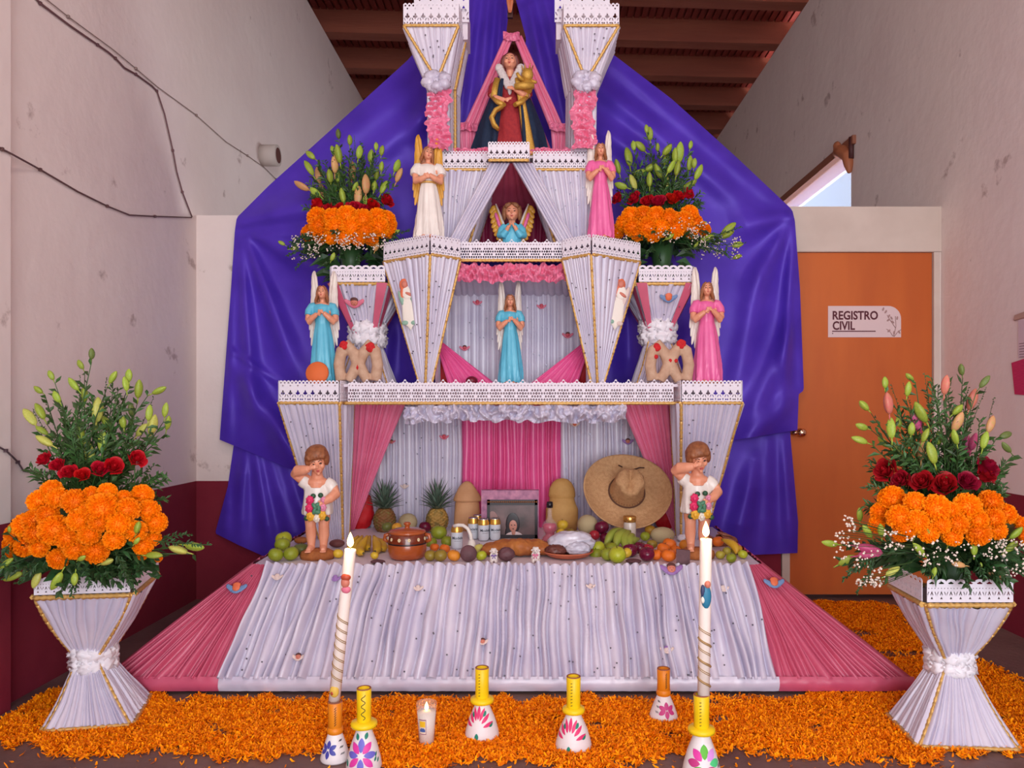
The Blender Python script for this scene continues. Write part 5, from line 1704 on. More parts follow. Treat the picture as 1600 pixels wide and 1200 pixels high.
def leaf(mb, p, d, L, w, droop=0.2, mi=0):
    d = d.normalized()
    s = d.cross(Vector((0.2, -1, 0.3))).normalized()
    m = p + d * L * 0.5
    e = p + d * L + Vector((0, 0, -droop * L))
    n = s.cross(d) * w * 0.35
    mb.add([p, m - s * w + n, m - n * 0.3, m + s * w + n, e], [(0, 2, 1), (0, 3, 2), (1, 2, 4), (2, 3, 4)], mi, False)

def stem(mb, a, b, r, leaves, L, w, rr, start=0.3, mi=0, bend=0.06, needle=True):
    a, b = Vector(a), Vector(b)
    k = Vector((rr.uniform(-1, 1), rr.uniform(-1, 1), rr.uniform(-.2, .6))) * (b - a).length * bend
    pts = [a.lerp(b, t) + k * math.sin(PI * t) for t in (0, .25, .5, .75, 1)]
    mb.tube(pts, [r, r, r * .9, r * .8, r * .5], mi, 4, False)
    ax = (b - a).normalized()
    for i in range(leaves):
        t = start + (1 - start) * (i + rr.random()) / leaves
        p = a.lerp(b, t) + k * math.sin(PI * t)
        th = rr.uniform(0, 2 * PI)
        o = ax.orthogonal().normalized()
        o = (o * math.cos(th) + ax.cross(o) * math.sin(th))
        leaf(mb, p, o * rr.uniform(.5, 1) + ax * rr.uniform(.4, 1.0), L * rr.uniform(.6, 1.1) * (1.1 - 0.5 * t), w, rr.uniform(-.1, .3), mi)

def cv(lst, x0, y0, s):
    return [(x0 + q[0] * s, y0 + q[1] * s) + tuple(q[2:]) for q in lst]

def arrangement(name, label, Yc, mass, mari, roses, buds, stems_top, breath, seed, rose_kind='red', def_r=16, foot=None, fan=(0, 0, 0), skirt=40, hang=(), lz=0.01):
    rr = random.Random(seed)
    cx, cy, rx, ry = mass                   # the dome of marigolds, in photo pixels
    c = P(cx, cy, Yc)
    s = Yc / F
    e = thing(name, label, 'flowers', (c.x, c.y, foot))
    def Yof(px, py, k=1.0):
        q = ((px - cx) / rx) ** 2 + ((py - cy) / (ry * 1.25)) ** 2
        return Yc - rx * s * 0.85 * math.sqrt(max(0.0, 1 - q)) * k
    core = MB().ell((c.x, c.y + .02, c.z + ry * s * .02), (rx * s * .80, rx * s * .60, ry * s * .66), None, 0, 20, 12, lambda p: 1 + .06 * nz(p.x * 5, p.y * 5, p.z * 5))
    core.tube([(c.x, c.y, foot), (c.x, c.y, c.z - ry * s * .6)], [rx * s * .12, rx * s * .3], 0, 14)
    part('leafy_core', core, m_leafd, e, True)
    base = Vector((c.x, c.y, foot))
    for q in mari:
        px, py = q[0], q[1]
        r = (q[2] if len(q) > 2 else def_r)
        Y = Yof(px, py)
        o = link('marigold', MG[rr.randrange(3)], e)
        p = P(px, py, Y)
        o.location = p - base
        d = Vector((p.x - c.x, (p.y - c.y) * 1.2 - .05, p.z - c.z + ry * s * .6)).normalized()
        o.rotation_euler = (d.to_track_quat('Z', 'Y').to_matrix() @ Euler((0, 0, rr.uniform(0, 6))).to_matrix()).to_euler()
        rs = r * Y / F * 1.06
        o.scale = (rs, rs, rs)
    fo, ft = MB(), MB()
    for q in roses:
        px, py, r = q[:3]
        Y = Yc - rx * s * .42 * (1 - 0.6 * abs(px - cx) / rx)
        p = P(px, py, Y)
        o = link('rose', RS_M[rose_kind], e)
        o.location = p - base
        d = Vector(((p.x - c.x) * 1.2, -.55 * rx * s, .55 * rx * s)).normalized()
        o.rotation_euler = (d.to_track_quat('Z', 'Y').to_matrix() @ Euler((0, 0, rr.uniform(0, 6))).to_matrix()).to_euler()
        rs = r * Y / F * .98
        o.scale = (rs, rs, rs)
        stem(fo, (c.x + (p.x - c.x) * .7, c.y, c.z), p - d * rs * .5, .003, 5, .05, .012, rr, .3)
    root = Vector((c.x, c.y + .02, c.z + ry * s * .4))
    for q in buds:
        px, py, a, L = q[:4]
        ci = q[4] if len(q) > 4 else 0
        Y = Yc + rr.uniform(-.45, .2) * rx * s
        if py > cy:                          # low buds poke out in front
            Y = Yc - rx * s * rr.uniform(.75, 1.0) * (1 - .5 * min(1, abs(px - cx) / (rx * 1.3)))
        p = P(px, py, Y)
        al = math.radians(a)
        d = Vector((math.sin(al), rr.uniform(-.25, .1), math.cos(al))).normalized()
        o = link('lily_bud', BUD, e)
        o.material_slots[0].link = 'OBJECT'
        o.material_slots[0].material = m_bud[ci]
        o.location = p - base
        o.rotation_euler = (d.to_track_quat('Z', 'Y').to_matrix() @ Euler((0, 0, rr.uniform(0, 6))).to_matrix()).to_euler()
        Lw = L * Y / F
        fat = 1.25 if L < 22 else 1.0
        o.scale = (Lw * fat * 1.32, Lw * fat * 1.32, Lw)
        bot = p - d * Lw * .78
        st = root if py < cy else Vector((c.x + (p.x - c.x) * .55, Yc - rx * s * .5, c.z - ry * s * .5))
        stem(fo if py < cy else ft, st, bot, .0032, 14 if py < cy else 3, .075, .0075, rr, .3, 0, .05)
    fx, ftop, fw = fan                        # feathery greenery between the buds
    for i in range(stems_top):
        u = rr.uniform(-1, 1)
        tx = fx + fw * u
        ty = ftop + (cy - ry - ftop) * (0.08 + 0.75 * abs(u) ** 1.8 + rr.uniform(0, .42))
        tip = P(tx, ty, Yc + rr.uniform(-.4, .45) * rx * s)
        stem(fo, root + Vector((u * .06, rr.uniform(-.04, .04), 0)), tip, .0026, 44, .062, .0046, rr, .16, 0, .08)
    for i in range(7):
        u = rr.uniform(-.9, .9)
        tip = P(fx + fw * u, ftop + 20 + 60 * abs(u) - rr.uniform(5, 25), Yc + .05)
        stem(fo, root, tip, .0016, 20, .016, .003, rr, .6, 0, .06)
    for i in range(skirt):                    # dark leaves spreading around the foot
        a = rr.uniform(0, 2 * PI)
        el = rr.uniform(-.5, .15)
        p0 = Vector((c.x + rx * s * .55 * math.cos(a), c.y + rx * s * .5 * math.sin(a), c.z - ry * s * .75))
        p1 = p0 + Vector((rx * s * rr.uniform(.35, .75) * math.cos(a), rx * s * rr.uniform(.3, .6) * math.sin(a), el * ry * s * .9))
        stem(ft, p0, p1, .0024, 18, .055, .008, rr, .1, 0, .1)
        leaf(ft, p0, (p1 - p0), rr.uniform(.09, .15), .024, .3)
        leaf(ft, Vector((c.x + rx * s * .35 * math.cos(a), c.y + rx * s * .3 * math.sin(a), c.z - ry * s * rr.uniform(.45, .8))), Vector((math.cos(a), math.sin(a), rr.uniform(-.7, .1))), rr.uniform(.08, .13), .022, .3)
        leaf(ft, Vector((c.x + rx * s * .3 * math.cos(a), c.y + rx * s * .3 * math.sin(a), rr.uniform(foot + lz, max(foot + lz + .03, c.z - ry * s * .6)))), Vector((math.cos(a), math.sin(a), rr.uniform(-.2, .6))), rr.uniform(.1, .16), .028, .3)
    for (ax, ay, bx_, by_) in hang:
        Y = Yc - rx * s * .8
        stem(ft, P(ax, ay, Y + .03), P(bx_, by_, Y), .0022, 34, .026, .0035, rr, .1, 0, .12)
    for q in (fo, ft):
        q.v = [(max(p[0], XL + .1), p[1], p[2]) for p in q.v]
        if Yc > 4:
            q.v = [(p[0], min(p[1], 4.87), p[2]) for p in q.v]
    part('foliage', fo, m_leaf, e, True, kind='stuff')
    part('leaf_skirt', ft, m_leafd, e, True, kind='stuff')
    if breath:
        bb = MB()
        for (x0, y0, x1, y1, n, dep) in breath:
            for i in range(n):
                px, py = rr.uniform(x0, x1), rr.uniform(y0, y1)
                if nz(px * .07 + seed, py * .07) < -.12:
                    continue
                Y = Yc - rx * s * dep + rr.uniform(-.04, .04)
                p = P(px, py, Y)
                r = rr.uniform(.0035, .0065)
                bb.add([p + Vector(v) * r for v in ((1, 0, 0), (-1, 0, 0), (0, 1, 0), (0, -1, 0), (0, 0, 1), (0, 0, -1))], [(0, 2, 4), (2, 1, 4), (1, 3, 4), (3, 0, 4), (2, 0, 5), (1, 2, 5), (3, 1, 5), (0, 3, 5)], 0, True)
                if i % 6 == 0:
                    bb.tube([p, p.lerp(Vector((c.x, c.y - rx * s * .4, c.z - ry * s * .5)), .35)], .0012, 1, 3, False)
        o = part('small_white_blossoms', bb, [m_breath, m_leaf], e, True, kind='stuff')
    return e

# by the maroon wall
b1_ = cv([(635, 100, 0, 18 / .225, 5), (560, 175, -30, 75), (355, 250, -25, 75), (510, 310, -40, 115), (265, 350, -50, 75), (395, 400, -25, 90), (585, 385, 5, 115), (785, 265, 35, 105), (897, 250, 0, 90), (870, 310, -10, 105),
          (962, 345, 10, 135), (1105, 355, 65, 110), (675, 490, 2, 180, 1), (205, 540, -40, 150, 1), (275, 500, -30, 130), (290, 635, -55, 100), (305, 705, -60, 135, 1), (745, 590, -35, 140), (855, 575, 0, 90), (910, 490, 0, 105, 5),
          (1035, 510, 5, 115), (1060, 595, 12, 150, 1), (1150, 490, 10, 105), (1165, 580, 15, 105), (985, 630, 40, 115, 1), (560, 650, -8, 125), (660, 615, 0, 90), (715, 710, 5, 150), (620, 785, -5, 180, 1)], 0, 530, .225)
b1_ = [(x, y, a, L * .225) + tuple(r) for (x, y, a, L, *r) in b1_]
lo1 = [(215, 824, 15, 20), (214, 845, 40, 14), (278, 859, -70, 30, 1), (304, 854, 97, 32), (241, 868, 90, 28), (167, 878, 70, 24, 1), (128, 872, 60, 15), (11, 880, 50, 24), (20, 901, -110, 32), (57, 906, -160, 28, 1), (88, 908, -150, 32), (117, 905, 180, 20), (15, 827, 0, 11)]
ma1 = cv([(320, 60, 60), (240, 130, 65), (360, 115, 65), (470, 135, 75), (570, 85, 45), (670, 75, 55), (775, 105, 40), (890, 95, 65), (300, 220, 65), (150, 280, 70), (100, 340, 70), (210, 250, 65), (640, 180, 95), (800, 185, 70),
          (930, 190, 65), (975, 265, 65), (340, 310, 90), (500, 250, 70), (620, 265, 60), (740, 275, 70), (850, 320, 62), (420, 360, 70), (560, 340, 62), (715, 370, 62), (160, 410, 68), (250, 420, 60), (60, 400, 45), (470, 430, 65),
          (600, 445, 72), (895, 410, 58), (960, 365, 45), (365, 490, 62), (70, 450, 40), (890, 470, 30), (990, 487, 26), (220, 330, 65), (560, 200, 62)], 0, 750, .25)
ma1 = [(x, y, r * .25) for x, y, r in ma1]
ro1 = cv([(305, 835, 52), (400, 875, 52), (478, 925, 55), (572, 945, 50), (690, 905, 58), (790, 885, 62), (948, 830, 60)], 0, 530, .225)
ro1 = [(x, y, r * .225) for x, y, r in ro1]
arrangement('flower_arrangement', 'big marigold arrangement with bright red roses and yellow green lily buds by the maroon wall', 3.12, (132, 822, 128, 66), ma1, ro1, b1_ + lo1, 34, [], 5, 'red', 16, .46, (150, 575, 112), 26,
            [(120, 880, 118, 925), (125, 878, 112, 932), (190, 870, 212, 925), (30, 880, 6, 905), (180, 862, 200, 905), (240, 845, 330, 852), (245, 850, 300, 835), (60, 880, 25, 912), (15, 850, 6, 872), (130, 885, 140, 915)], .15)
# by the door
b2_ = cv([(730, 270, 0, 75), (750, 400, -8, 140, 3), (885, 235, -50, 65), (875, 310, 5, 95), (600, 415, -45, 85), (585, 545, -70, 85), (570, 630, -70, 105), (1110, 285, 5, 125, 3), (1210, 190, -10, 75, 5), (1355, 265, 35, 95, 5),
          (1275, 375, 12, 140, 3), (1185, 440, 40, 85), (925, 510, -30, 150, 4), (955, 455, -30, 150), (1185, 515, 20, 135, 2), (1390, 530, 20, 115, 2), (770, 555, 0, 135), (820, 515, -12, 75), (897, 560, 3, 85), (985, 600, 20, 95),
          (1065, 620, -3, 95), (1170, 610, -20, 105), (1240, 655, -3, 145, 4), (1285, 640, 15, 115, 4), (1355, 630, 15, 115), (720, 640, -45, 95), (800, 690, -30, 125, 1), (960, 690, 5, 135, 2), (1020, 710, -15, 145), (1190, 695, 10, 85), (1145, 775, 8, 145, 2), (1490, 675, -45, 95, 5), (1485, 600, 70, 85, 5)], 1200, 530, .25)
b2_ = [(x, y, a, L * .25) + tuple(r) for (x, y, a, L, *r) in b2_]
lo2 = cv([(573, 215, -5, 90), (385, 395, -80, 105), (490, 500, 55, 115), (635, 430, 100, 150, 4), (640, 465, 80, 150, 4), (620, 320, -35, 105), (706, 315, -5, 85), (910, 345, 0, 65), (1005, 330, -25, 65), (1140, 375, 20, 85), (940, 430, -45, 105), (1285, 430, 0, 85),
          (780, 570, 60, 105, 1), (1040, 575, 10, 65), (1190, 530, -80, 95, 2), (1330, 535, 0, 42), (1430, 595, -75, 125, 2), (1550, 330, 45, 105), (1520, 415, 50, 105)], 1200, 750, .25)
lo2 = [(x, y, a, L * .25) + tuple(r) for (x, y, a, L, *r) in lo2]
ma2 = cv([(775, 120, 80), (700, 200, 58), (680, 275, 50), (915, 140, 65), (820, 235, 75), (1050, 180, 85), (1245, 165, 80), (1390, 135, 70), (1490, 210, 62), (1310, 250, 62), (930, 260, 70), (1180, 275, 65), (870, 300, 60), (1310, 330, 75), (1430, 310, 60),
          (1150, 350, 60), (1000, 330, 60), (830, 335, 50), (1080, 280, 55), (1570, 270, 45), (1590, 350, 40), (1410, 240, 65), (1640, 300, 55), (1140, 190, 50)], 1200, 750, .25)
ma2 = [(x, y, r * .25) for x, y, r in ma2]
ro2 = cv([(735, 820, 72), (830, 880, 58), (965, 890, 66), (1105, 910, 76), (1240, 890, 66), (1370, 800, 70), (1360, 850, 62)], 1200, 530, .25)
ro2 = [(x, y, r * .25) for x, y, r in ro2]
arrangement('flower_arrangement', 'big marigold arrangement with dark red roses and pink lily buds by the orange door', 3.02, (1484, 822, 122, 60), ma2, ro2, b2_ + lo2, 36,
            [(1318, 805, 1336, 840, 40, .75), (1302, 828, 1345, 875, 70, .75), (1335, 860, 1385, 915, 50, .8), (1380, 828, 1430, 860, 60, .9), (1430, 845, 1500, 885, 90, .9), (1500, 850, 1570, 870, 50, .9), (1540, 842, 1610, 900, 160, .75), (1338, 905, 1378, 918, 50, .7)], 9, 'dark', 16, .47, (1465, 565, 112), 30,
            [(1370, 870, 1325, 895), (1375, 872, 1318, 905), (1365, 876, 1338, 928), (1460, 880, 1450, 900), (1500, 880, 1512, 908), (1530, 880, 1540, 905), (1570, 870, 1600, 890)], .15)
# on the lower shelf beside the blue angel
b3_ = cv([(435, 115, -5, 65, 5), (505, 155, 0, 65), (260, 250, -50, 75), (400, 220, -15, 65), (435, 240, -8, 115), (565, 230, 10, 85), (640, 255, 5, 85), (670, 195, 0, 55), (708, 220, 10, 65), (250, 330, -30, 105), (410, 305, 0, 115, 2), (310, 375, -8, 105, 2),
          (380, 380, -5, 85), (520, 350, 3, 125, 2), (605, 430, 0, 125, 2), (815, 375, 25, 95, 2), (800, 315, 20, 85), (720, 450, 25, 95), (675, 370, 10, 75), (705, 320, 5, 65), (205, 440, -60, 105, 2), (290, 480, -50, 85), (340, 475, -25, 115, 2), (430, 385, 0, 75),
          (460, 500, -10, 95), (560, 505, 5, 125, 2), (540, 445, 30, 65), (420, 440, 0, 85), (605, 530, 0, 65), (660, 440, 8, 70)], 420, 180, .25)
b3_ = [(x, y, a, L * .25) + tuple(r) for (x, y, a, L, *r) in b3_]
lo3 = [(585, 352, 20, 15), (526, 359, 0, 13), (494, 365, 10, 13), (520, 401, 25, 14), (620, 363, 60, 13), (460, 388, 80, 14), (440, 380, -60, 12), (588, 385, 20, 16, 2)]
ma3 = cv([(300, 640, 60), (400, 640, 55), (490, 630, 60), (590, 650, 60), (680, 640, 55), (740, 650, 50), (250, 740, 50), (310, 690, 55), (330, 750, 50), (420, 700, 60), (520, 700, 60), (600, 720, 50), (690, 700, 60), (750, 720, 45), (470, 760, 50), (390, 760, 45), (760, 680, 40), (640, 770, 42), (560, 770, 42)], 420, 180, .25)
ma3 = [(x, y, r * .26) for x, y, r in ma3]
ro3 = [(x, y, r * .27) for x, y, r in cv([(305, 555, 45), (365, 590, 40), (455, 585, 45), (535, 585, 50), (605, 595, 40), (650, 565, 42), (735, 530, 42)], 420, 180, .25)]
arrangement('flower_arrangement', 'smaller marigold arrangement with peach lily buds beside the ivory robed angel', 4.66, (548, 356, 74, 36), ma3, ro3, b3_ + lo3, 26,
            [(455, 368, 500, 405, 110, .85), (480, 362, 560, 392, 130, .95), (525, 365, 602, 390, 170, 1.0)], 13, 'red', 13, 2.02, (548, 205, 78), 34, [(500, 395, 462, 420), (480, 390, 448, 400), (540, 395, 500, 418), (560, 395, 560, 412), (600, 390, 630, 372), (610, 370, 640, 360)])
# on the lower shelf beside the pink angel
b4_ = cv([(942, 115, -5, 85), (920, 85, -5, 55), (805, 260, -10, 125), (840, 190, -5, 65), (880, 195, -50, 85), (740, 320, -15, 95), (990, 200, 0, 55), (1050, 215, 40, 85), (1045, 275, 15, 75), (1125, 235, 5, 135), (1100, 250, 0, 95), (1190, 300, 5, 95), (1195, 185, 10, 55),
          (1245, 355, 25, 105), (1190, 435, 60, 105), (1075, 320, 30, 95), (950, 325, 60, 85), (995, 350, -25, 105), (940, 400, 0, 95), (835, 420, -20, 105, 1), (1045, 435, 10, 105, 1), (760, 440, -70, 85), (875, 360, 70, 85), (1115, 330, 10, 95), (1220, 300, 5, 65)], 780, 180, .25)
b4_ = [(x, y, a, L * .25) + tuple(r) for (x, y, a, L, *r) in b4_]
lo4 = cv([(970, 660, -5, 55), (1065, 760, 60, 65), (915, 755, 80, 75, 1), (1300, 770, 70, 95), (1435, 710, 50, 115), (1490, 810, 80, 75), (1275, 680, 60, 55), (1430, 745, 60, 90), (1490, 885, 70, 60), (1230, 810, 40, 40)], 780, 180, .25)
lo4 = [(x, y, a, L * .25) + tuple(r) for (x, y, a, L, *r) in lo4]
ma4 = [(x, y, r * .26) for x, y, r in cv([(820, 630, 55), (900, 620, 50), (980, 630, 55), (1060, 650, 60), (1190, 620, 55), (1150, 660, 55), (1230, 670, 45), (750, 720, 45), (830, 700, 55), (920, 700, 60), (1010, 700, 55), (1100, 710, 55), (1280, 720, 45), (870, 740, 45), (960, 740, 50), (1200, 720, 45), (780, 675, 50)], 780, 180, .25)]
ro4 = [(x, y, r * .27) for x, y, r in cv([(740, 520, 36), (845, 520, 40), (920, 540, 40), (990, 545, 48), (1080, 525, 40), (1120, 505, 36), (1180, 490, 40)], 780, 180, .25)]
arrangement('flower_arrangement', 'smaller marigold arrangement with only green lily buds beside the upper pink angel', 4.66, (1034, 352, 72, 32), ma4, ro4, b4_ + lo4, 26,
            [(1015, 350, 1060, 380, 90, .95), (1080, 345, 1110, 385, 60, .8), (1095, 370, 1160, 405, 130, .6), (965, 362, 990, 380, 30, .9), (1060, 340, 1090, 372, 50, .9)], 17, 'red', 13, 2.02, (1030, 205, 72), 34, [(1060, 390, 1150, 395), (1060, 380, 1165, 380), (1020, 385, 1010, 402), (1090, 385, 1140, 402), (990, 380, 975, 395), (1100, 375, 1158, 355)])

# ------------------------------------------------------------------ marigold petals strewn on the floor
def petals(name, label, n, inside, seed, thick):
    rs = np.random.RandomState(seed)
    pts = []
    while len(pts) < n:
        q = inside(rs)
        if q is not None:
            pts.append(q)
    pts = np.array(pts)
    a = rs.uniform(0, 2 * np.pi, n)
    L = rs.uniform(.007, .0145, n)
    w = rs.uniform(.0022, .0048, n)
    tl = rs.uniform(-.75, .75, n)
    rl = rs.uniform(-.9, .9, n)
    d = np.stack([np.cos(a) * np.cos(tl), np.sin(a) * np.cos(tl), np.sin(tl)], 1)
    s = np.stack([-np.sin(a) * np.cos(rl), np.cos(a) * np.cos(rl), np.sin(rl)], 1)
    up = np.cross(d, s)
    cu = rs.uniform(.1, .5, n)[:, None] * L[:, None]
    L, w = L[:, None], w[:, None]
    c = pts
    v = np.stack([c - d * L - s * w * .5 + up * cu, c - d * L + s * w * .5 + up * cu, c - s * w, c + s * w, c + d * L - s * w * .7 + up * cu, c + d * L + s * w * .7 + up * cu], 1).reshape(-1, 3)
    lowest = v.reshape(n, 6, 3)[:, :, 2].min(1)
    lift = np.maximum(0, .001 - lowest)
    v = v.reshape(n, 6, 3); v[:, :, 2] += lift[:, None]; v = v.reshape(-1, 3)
    k = np.arange(n)[:, None] * 6
    f = np.concatenate([k + np.array([[0, 1, 3, 2]]), k + np.array([[2, 3, 5, 4]])], 0)
    me = bpy.data.meshes.new(name)
    me.vertices.add(len(v)); me.vertices.foreach_set('co', v.ravel())
    me.loops.add(f.size); me.loops.foreach_set('vertex_index', f.ravel())
    me.polygons.add(len(f)); me.polygons.foreach_set('loop_start', np.arange(len(f)) * 4); me.polygons.foreach_set('loop_total', np.full(len(f), 4))
    me.materials.append(m_orange2)
    me.update(calc_edges=True)
    o = link(name, me)
    return tag(o, label, 'petals', None, 'stuff')
def front_zone(rs):
    x, y = rs.uniform(-2.15, 2.3), rs.uniform(2.55, 3.42)
    px, py = VX + x / y * F, VY + H / y * F
    edge_lo = 1182 + 26 * nz(px * .006, 4.2) + 20 * nz(px * .03, 1.0) - 22 * max(0, (180 - px) / 180) + (12 if 560 < px < 1000 else 0)
    edge_hi = 1090 + 14 * nz(px * .03, 7.0) + (6 if px < 1260 else -8)
    if px < 250: edge_hi = 1076
    if px < 150: edge_lo += 4 - 10 * nz(px * .05, 2)
    if py > edge_lo + rs.uniform(-9, 9) or py < edge_hi + rs.uniform(-5, 5):
        return None
    if nz(x * 6, y * 8, 3) < -.42 and rs.rand() > .15:
        return None
    if x > 1.5 and rs.rand() < .0:
        return None
    hh = .016 * (.5 + nz(x * 5, y * 5)) + .004
    return (x, y, rs.uniform(.002, max(.006, hh)))
petals('marigold_petals', 'loose orange marigold petals strewn across the floor before the table', 110000, front_zone, 3, .02)
def side_zone(rs):
    x, y = rs.uniform(1.15, 2.66), rs.uniform(3.2, 5.0)
    px, py = VX + x / y * F, VY + H / y * F
    xl_ = 1.09 + (4.9 - y) * .32
    if x < xl_ + .08 or px > 1600 or py < 942 + 6 * nz(px * .03, 1):
        return None
    xr_ = 2.2 + .14 * nz(y * 3, 2) + (.15 if y < 3.45 else 0)
    if x > xr_ + rs.uniform(-.06, .06):
        return None
    g = nz(x * 2.2, y * 5.5, 8)
    if g < -.22 and rs.rand() > .12:
        return None
    return (x, y, rs.uniform(.002, .012))
petals('marigold_petals', 'orange petal carpet strip running back between the table and the door vase', 36000, side_zone, 4, .02)
def stray(rs):
    x, y = rs.uniform(-2.0, 1.6), rs.uniform(2.6, 2.78)
    return (x, y, rs.uniform(.002, .004))
petals('marigold_petals', 'few stray orange petals at the front edge of the petal carpet', 240, stray, 6, .02)

# ------------------------------------------------------------------ fruit and offerings on the table
fruit_m = {
    'lime': M('lime_peel', (150, 156, 40), 0.35, (128, 140, 34), 14, 0.15, 150), 'limey': M('lime_yellow_peel', (186, 186, 44), 0.32, (160, 170, 40), 10, 0.12, 150),
    'green': M('green_mango', (92, 104, 44), 0.4, (112, 110, 52), 8), 'brown': M('guava_brown_green', (134, 116, 40), 0.4, (152, 122, 44), 8),
    'yellow': M('guava_yellow', (222, 184, 52), 0.4, (206, 172, 50), 10), 'pale': M('pale_yellow_fruit', (216, 204, 108), 0.45, (196, 190, 90), 12),
    'tang': M('tangerine_peel', (236, 120, 28), 0.35, (224, 104, 20), 12, 0.25, 140), 'red': M('red_apple', (150, 24, 46), 0.25, (176, 46, 56), 5), 'dark': M('dark_apple', (112, 18, 52), 0.22, (92, 12, 44), 6),
    'orange': M('orange_peel', (228, 146, 44), 0.35, (216, 132, 36), 12, 0.25, 140), 'melon': M('melon_rind', (198, 178, 140), 0.7, (178, 160, 120), 40, 0.4, 90),
    'choc': M('dark_tablet', (104, 66, 72), 0.6, (86, 52, 58), 18, 0.3, 60), 'sweet': M('candied_brown', (120, 66, 62), 0.4, (96, 50, 50), 20, 0.3, 60), 'bread': M('golden_bread', (190, 118, 56), 0.55, (160, 88, 40), 14, 0.3, 50),
    'mangoyel': M('mango_yellow', (220, 168, 50), 0.35, (206, 140, 44), 6), 'grey': M('hawthorn', (178, 160, 56), 0.4, (150, 140, 48), 20)}
def fruit_mesh(kind, sq, dim, mat):
    mb = MB()
    prof = []
    for i in range(13):
        th = PI * i / 12
        r, z = math.sin(th), -math.cos(th) * sq
        z -= dim * math.exp(-((PI - th) / .45) ** 2) * 1.0
        z += dim * .6 * math.exp(-(th / .4) ** 2)
        prof.append((max(r, 1e-4), z))
    mb.lathe(prof, (0, 0, 0), 18, 0, 1, 1, lambda a, z: 1 + .015 * math.cos(5 * a) + .02 * math.cos(2 * a + 1))
    return mb.mesh('fruit', mat)
FM = {}
STEM = MB().tube([(0, 0, 0), (.03, 0, .12), (.08, .02, .22)], [.05, .04, .05], 0, 6).mesh('stalk', M('fruit_stalk', (84, 66, 40), 0.7))
def fruit(name, kind, px, py, r, label, Y=None, sq=.92, dim=.1, ax=None, sc=(1, 1, 1), group=None, stalk=True, tilt=None):
    rr = R
    key = (kind, sq, dim)
    if key not in FM:
        FM[key] = fruit_mesh(kind, sq, dim, fruit_m[kind])
    if Y is None:
        bot = max(py + r * sc[2] * sq, 829.5)
        Y = (H - TZ) * F / (bot - VY)
        rad = r * Y / F
        p = Vector(((px - VX) * Y / F, Y + rad * .2, TZ + .006 + rad * sq * sc[2]))
    else:
        p = P(px, py, Y)
        rad = r * Y / F
    e = thing(name, label, 'fruit', p, 0, group, rad, (tilt if tilt else (rr.uniform(-.35, .35), rr.uniform(-.35, .35), rr.uniform(0, 6))) if sc == (1, 1, 1) else (0, 0, 0))
    o = link('skin', FM[key], e)
    o.scale = sc
    if stalk:
        s = link('stalk', STEM, e)
        s.location = (0, 0, (sq - dim) * sc[2] - .02)
    return e

# limes beside the boy near the yellow candle flame
fruit('lime', 'lime', 430, 869, 11.5, 'green lime at the table corner, outermost of the low limes')
fruit('lime', 'lime', 454, 867, 12, 'green lime between the corner lime and the boy statue base')
fruit('lime', 'lime', 441, 851, 12, 'green lime stacked on the two corner limes', 3.90)
fruit('lime', 'limey', 443, 842, 12.5, 'yellower lime at the back top of the corner lime pile', 4.06)
fruit('mango', 'green', 470, 860, 12, 'dull green mango between the limes and the boy statue legs', None, .75, .04, None, (1.1, 1, 1))
fruit('sweet_bread', 'bread', 470, 846, 9, 'small brown bread behind the dull green mango', None, .6, .0, None, (1.2, 1, 1), stalk=False)
fruit('sweet_potato', 'sweet', 526, 851, 9, 'dark purple brown sweet potato behind the boy statue', None, .7, .0, None, (1.35, 1, 1), stalk=False)
fruit('guava', 'yellow', 528, 867, 8, 'yellow guava between the boy statue base and tilted candle')
fruit('guava', 'yellow', 585, 870, 6.5, 'yellow guava in front of the banana bunch by the clay pot')
fruit('sweet_tablet', 'choc', 590, 880, 9, 'flat dark tablet lying before the banana bunch', None, .35, .0, None, (1.3, 1, 1), stalk=False)
# between pot and can
fruit('melon', 'melon', 637, 818, 15, 'pale round melon behind the clay pot lid', None, .95, .02, stalk=False)
fruit('mango', 'green', 605, 823, 9, 'greenish mango before the pineapple behind the pot', 4.3, .8, .03)
fruit('guava', 'mangoyel', 620, 824, 8, 'yellow guava just behind the pot lid', 4.25)
fruit('apple', 'dark', 664, 825, 9.5, 'dark red apple between melon and pineapple', None)
fruit('orange', 'lime', 686, 832, 12.5, 'green skinned orange before the second pineapple', 4.28)
fruit('lime', 'lime', 674, 848, 9, 'green lime under the green orange beside the pot', 4.2)
fruit('lime', 'lime', 699, 846, 10, 'green lime behind the front beer can', 4.22)
fruit('tangerine', 'tang', 679, 855, 7.5, 'small tangerine on top of the row beside the pot', 4.0, .82, .12)
fruit('tangerine', 'tang', 695, 857, 8.5, 'small tangerine on top beside the front beer can', 3.98, .82, .12)
fruit('guava', 'brown', 672, 870, 9.5, 'brown green guava touching the clay pot foot')
fruit('guava', 'brown', 688, 870, 10.5, 'brown green guava in the middle of the front row by the pot')
fruit('tangerine', 'orange', 709, 870, 10.5, 'bright orange tangerine before the front beer can', None, .85, .12)
fruit('guava', 'pale', 749, 857, 8, 'pale yellow guava on top of two small limes by the bread', 3.98)
fruit('lime', 'limey', 752, 870, 8.5, 'small yellow green lime beside the dark disc and lamb')
fruit('lime', 'lime', 761, 864, 5.5, 'smallest green lime tucked behind the lamb with purple bow')
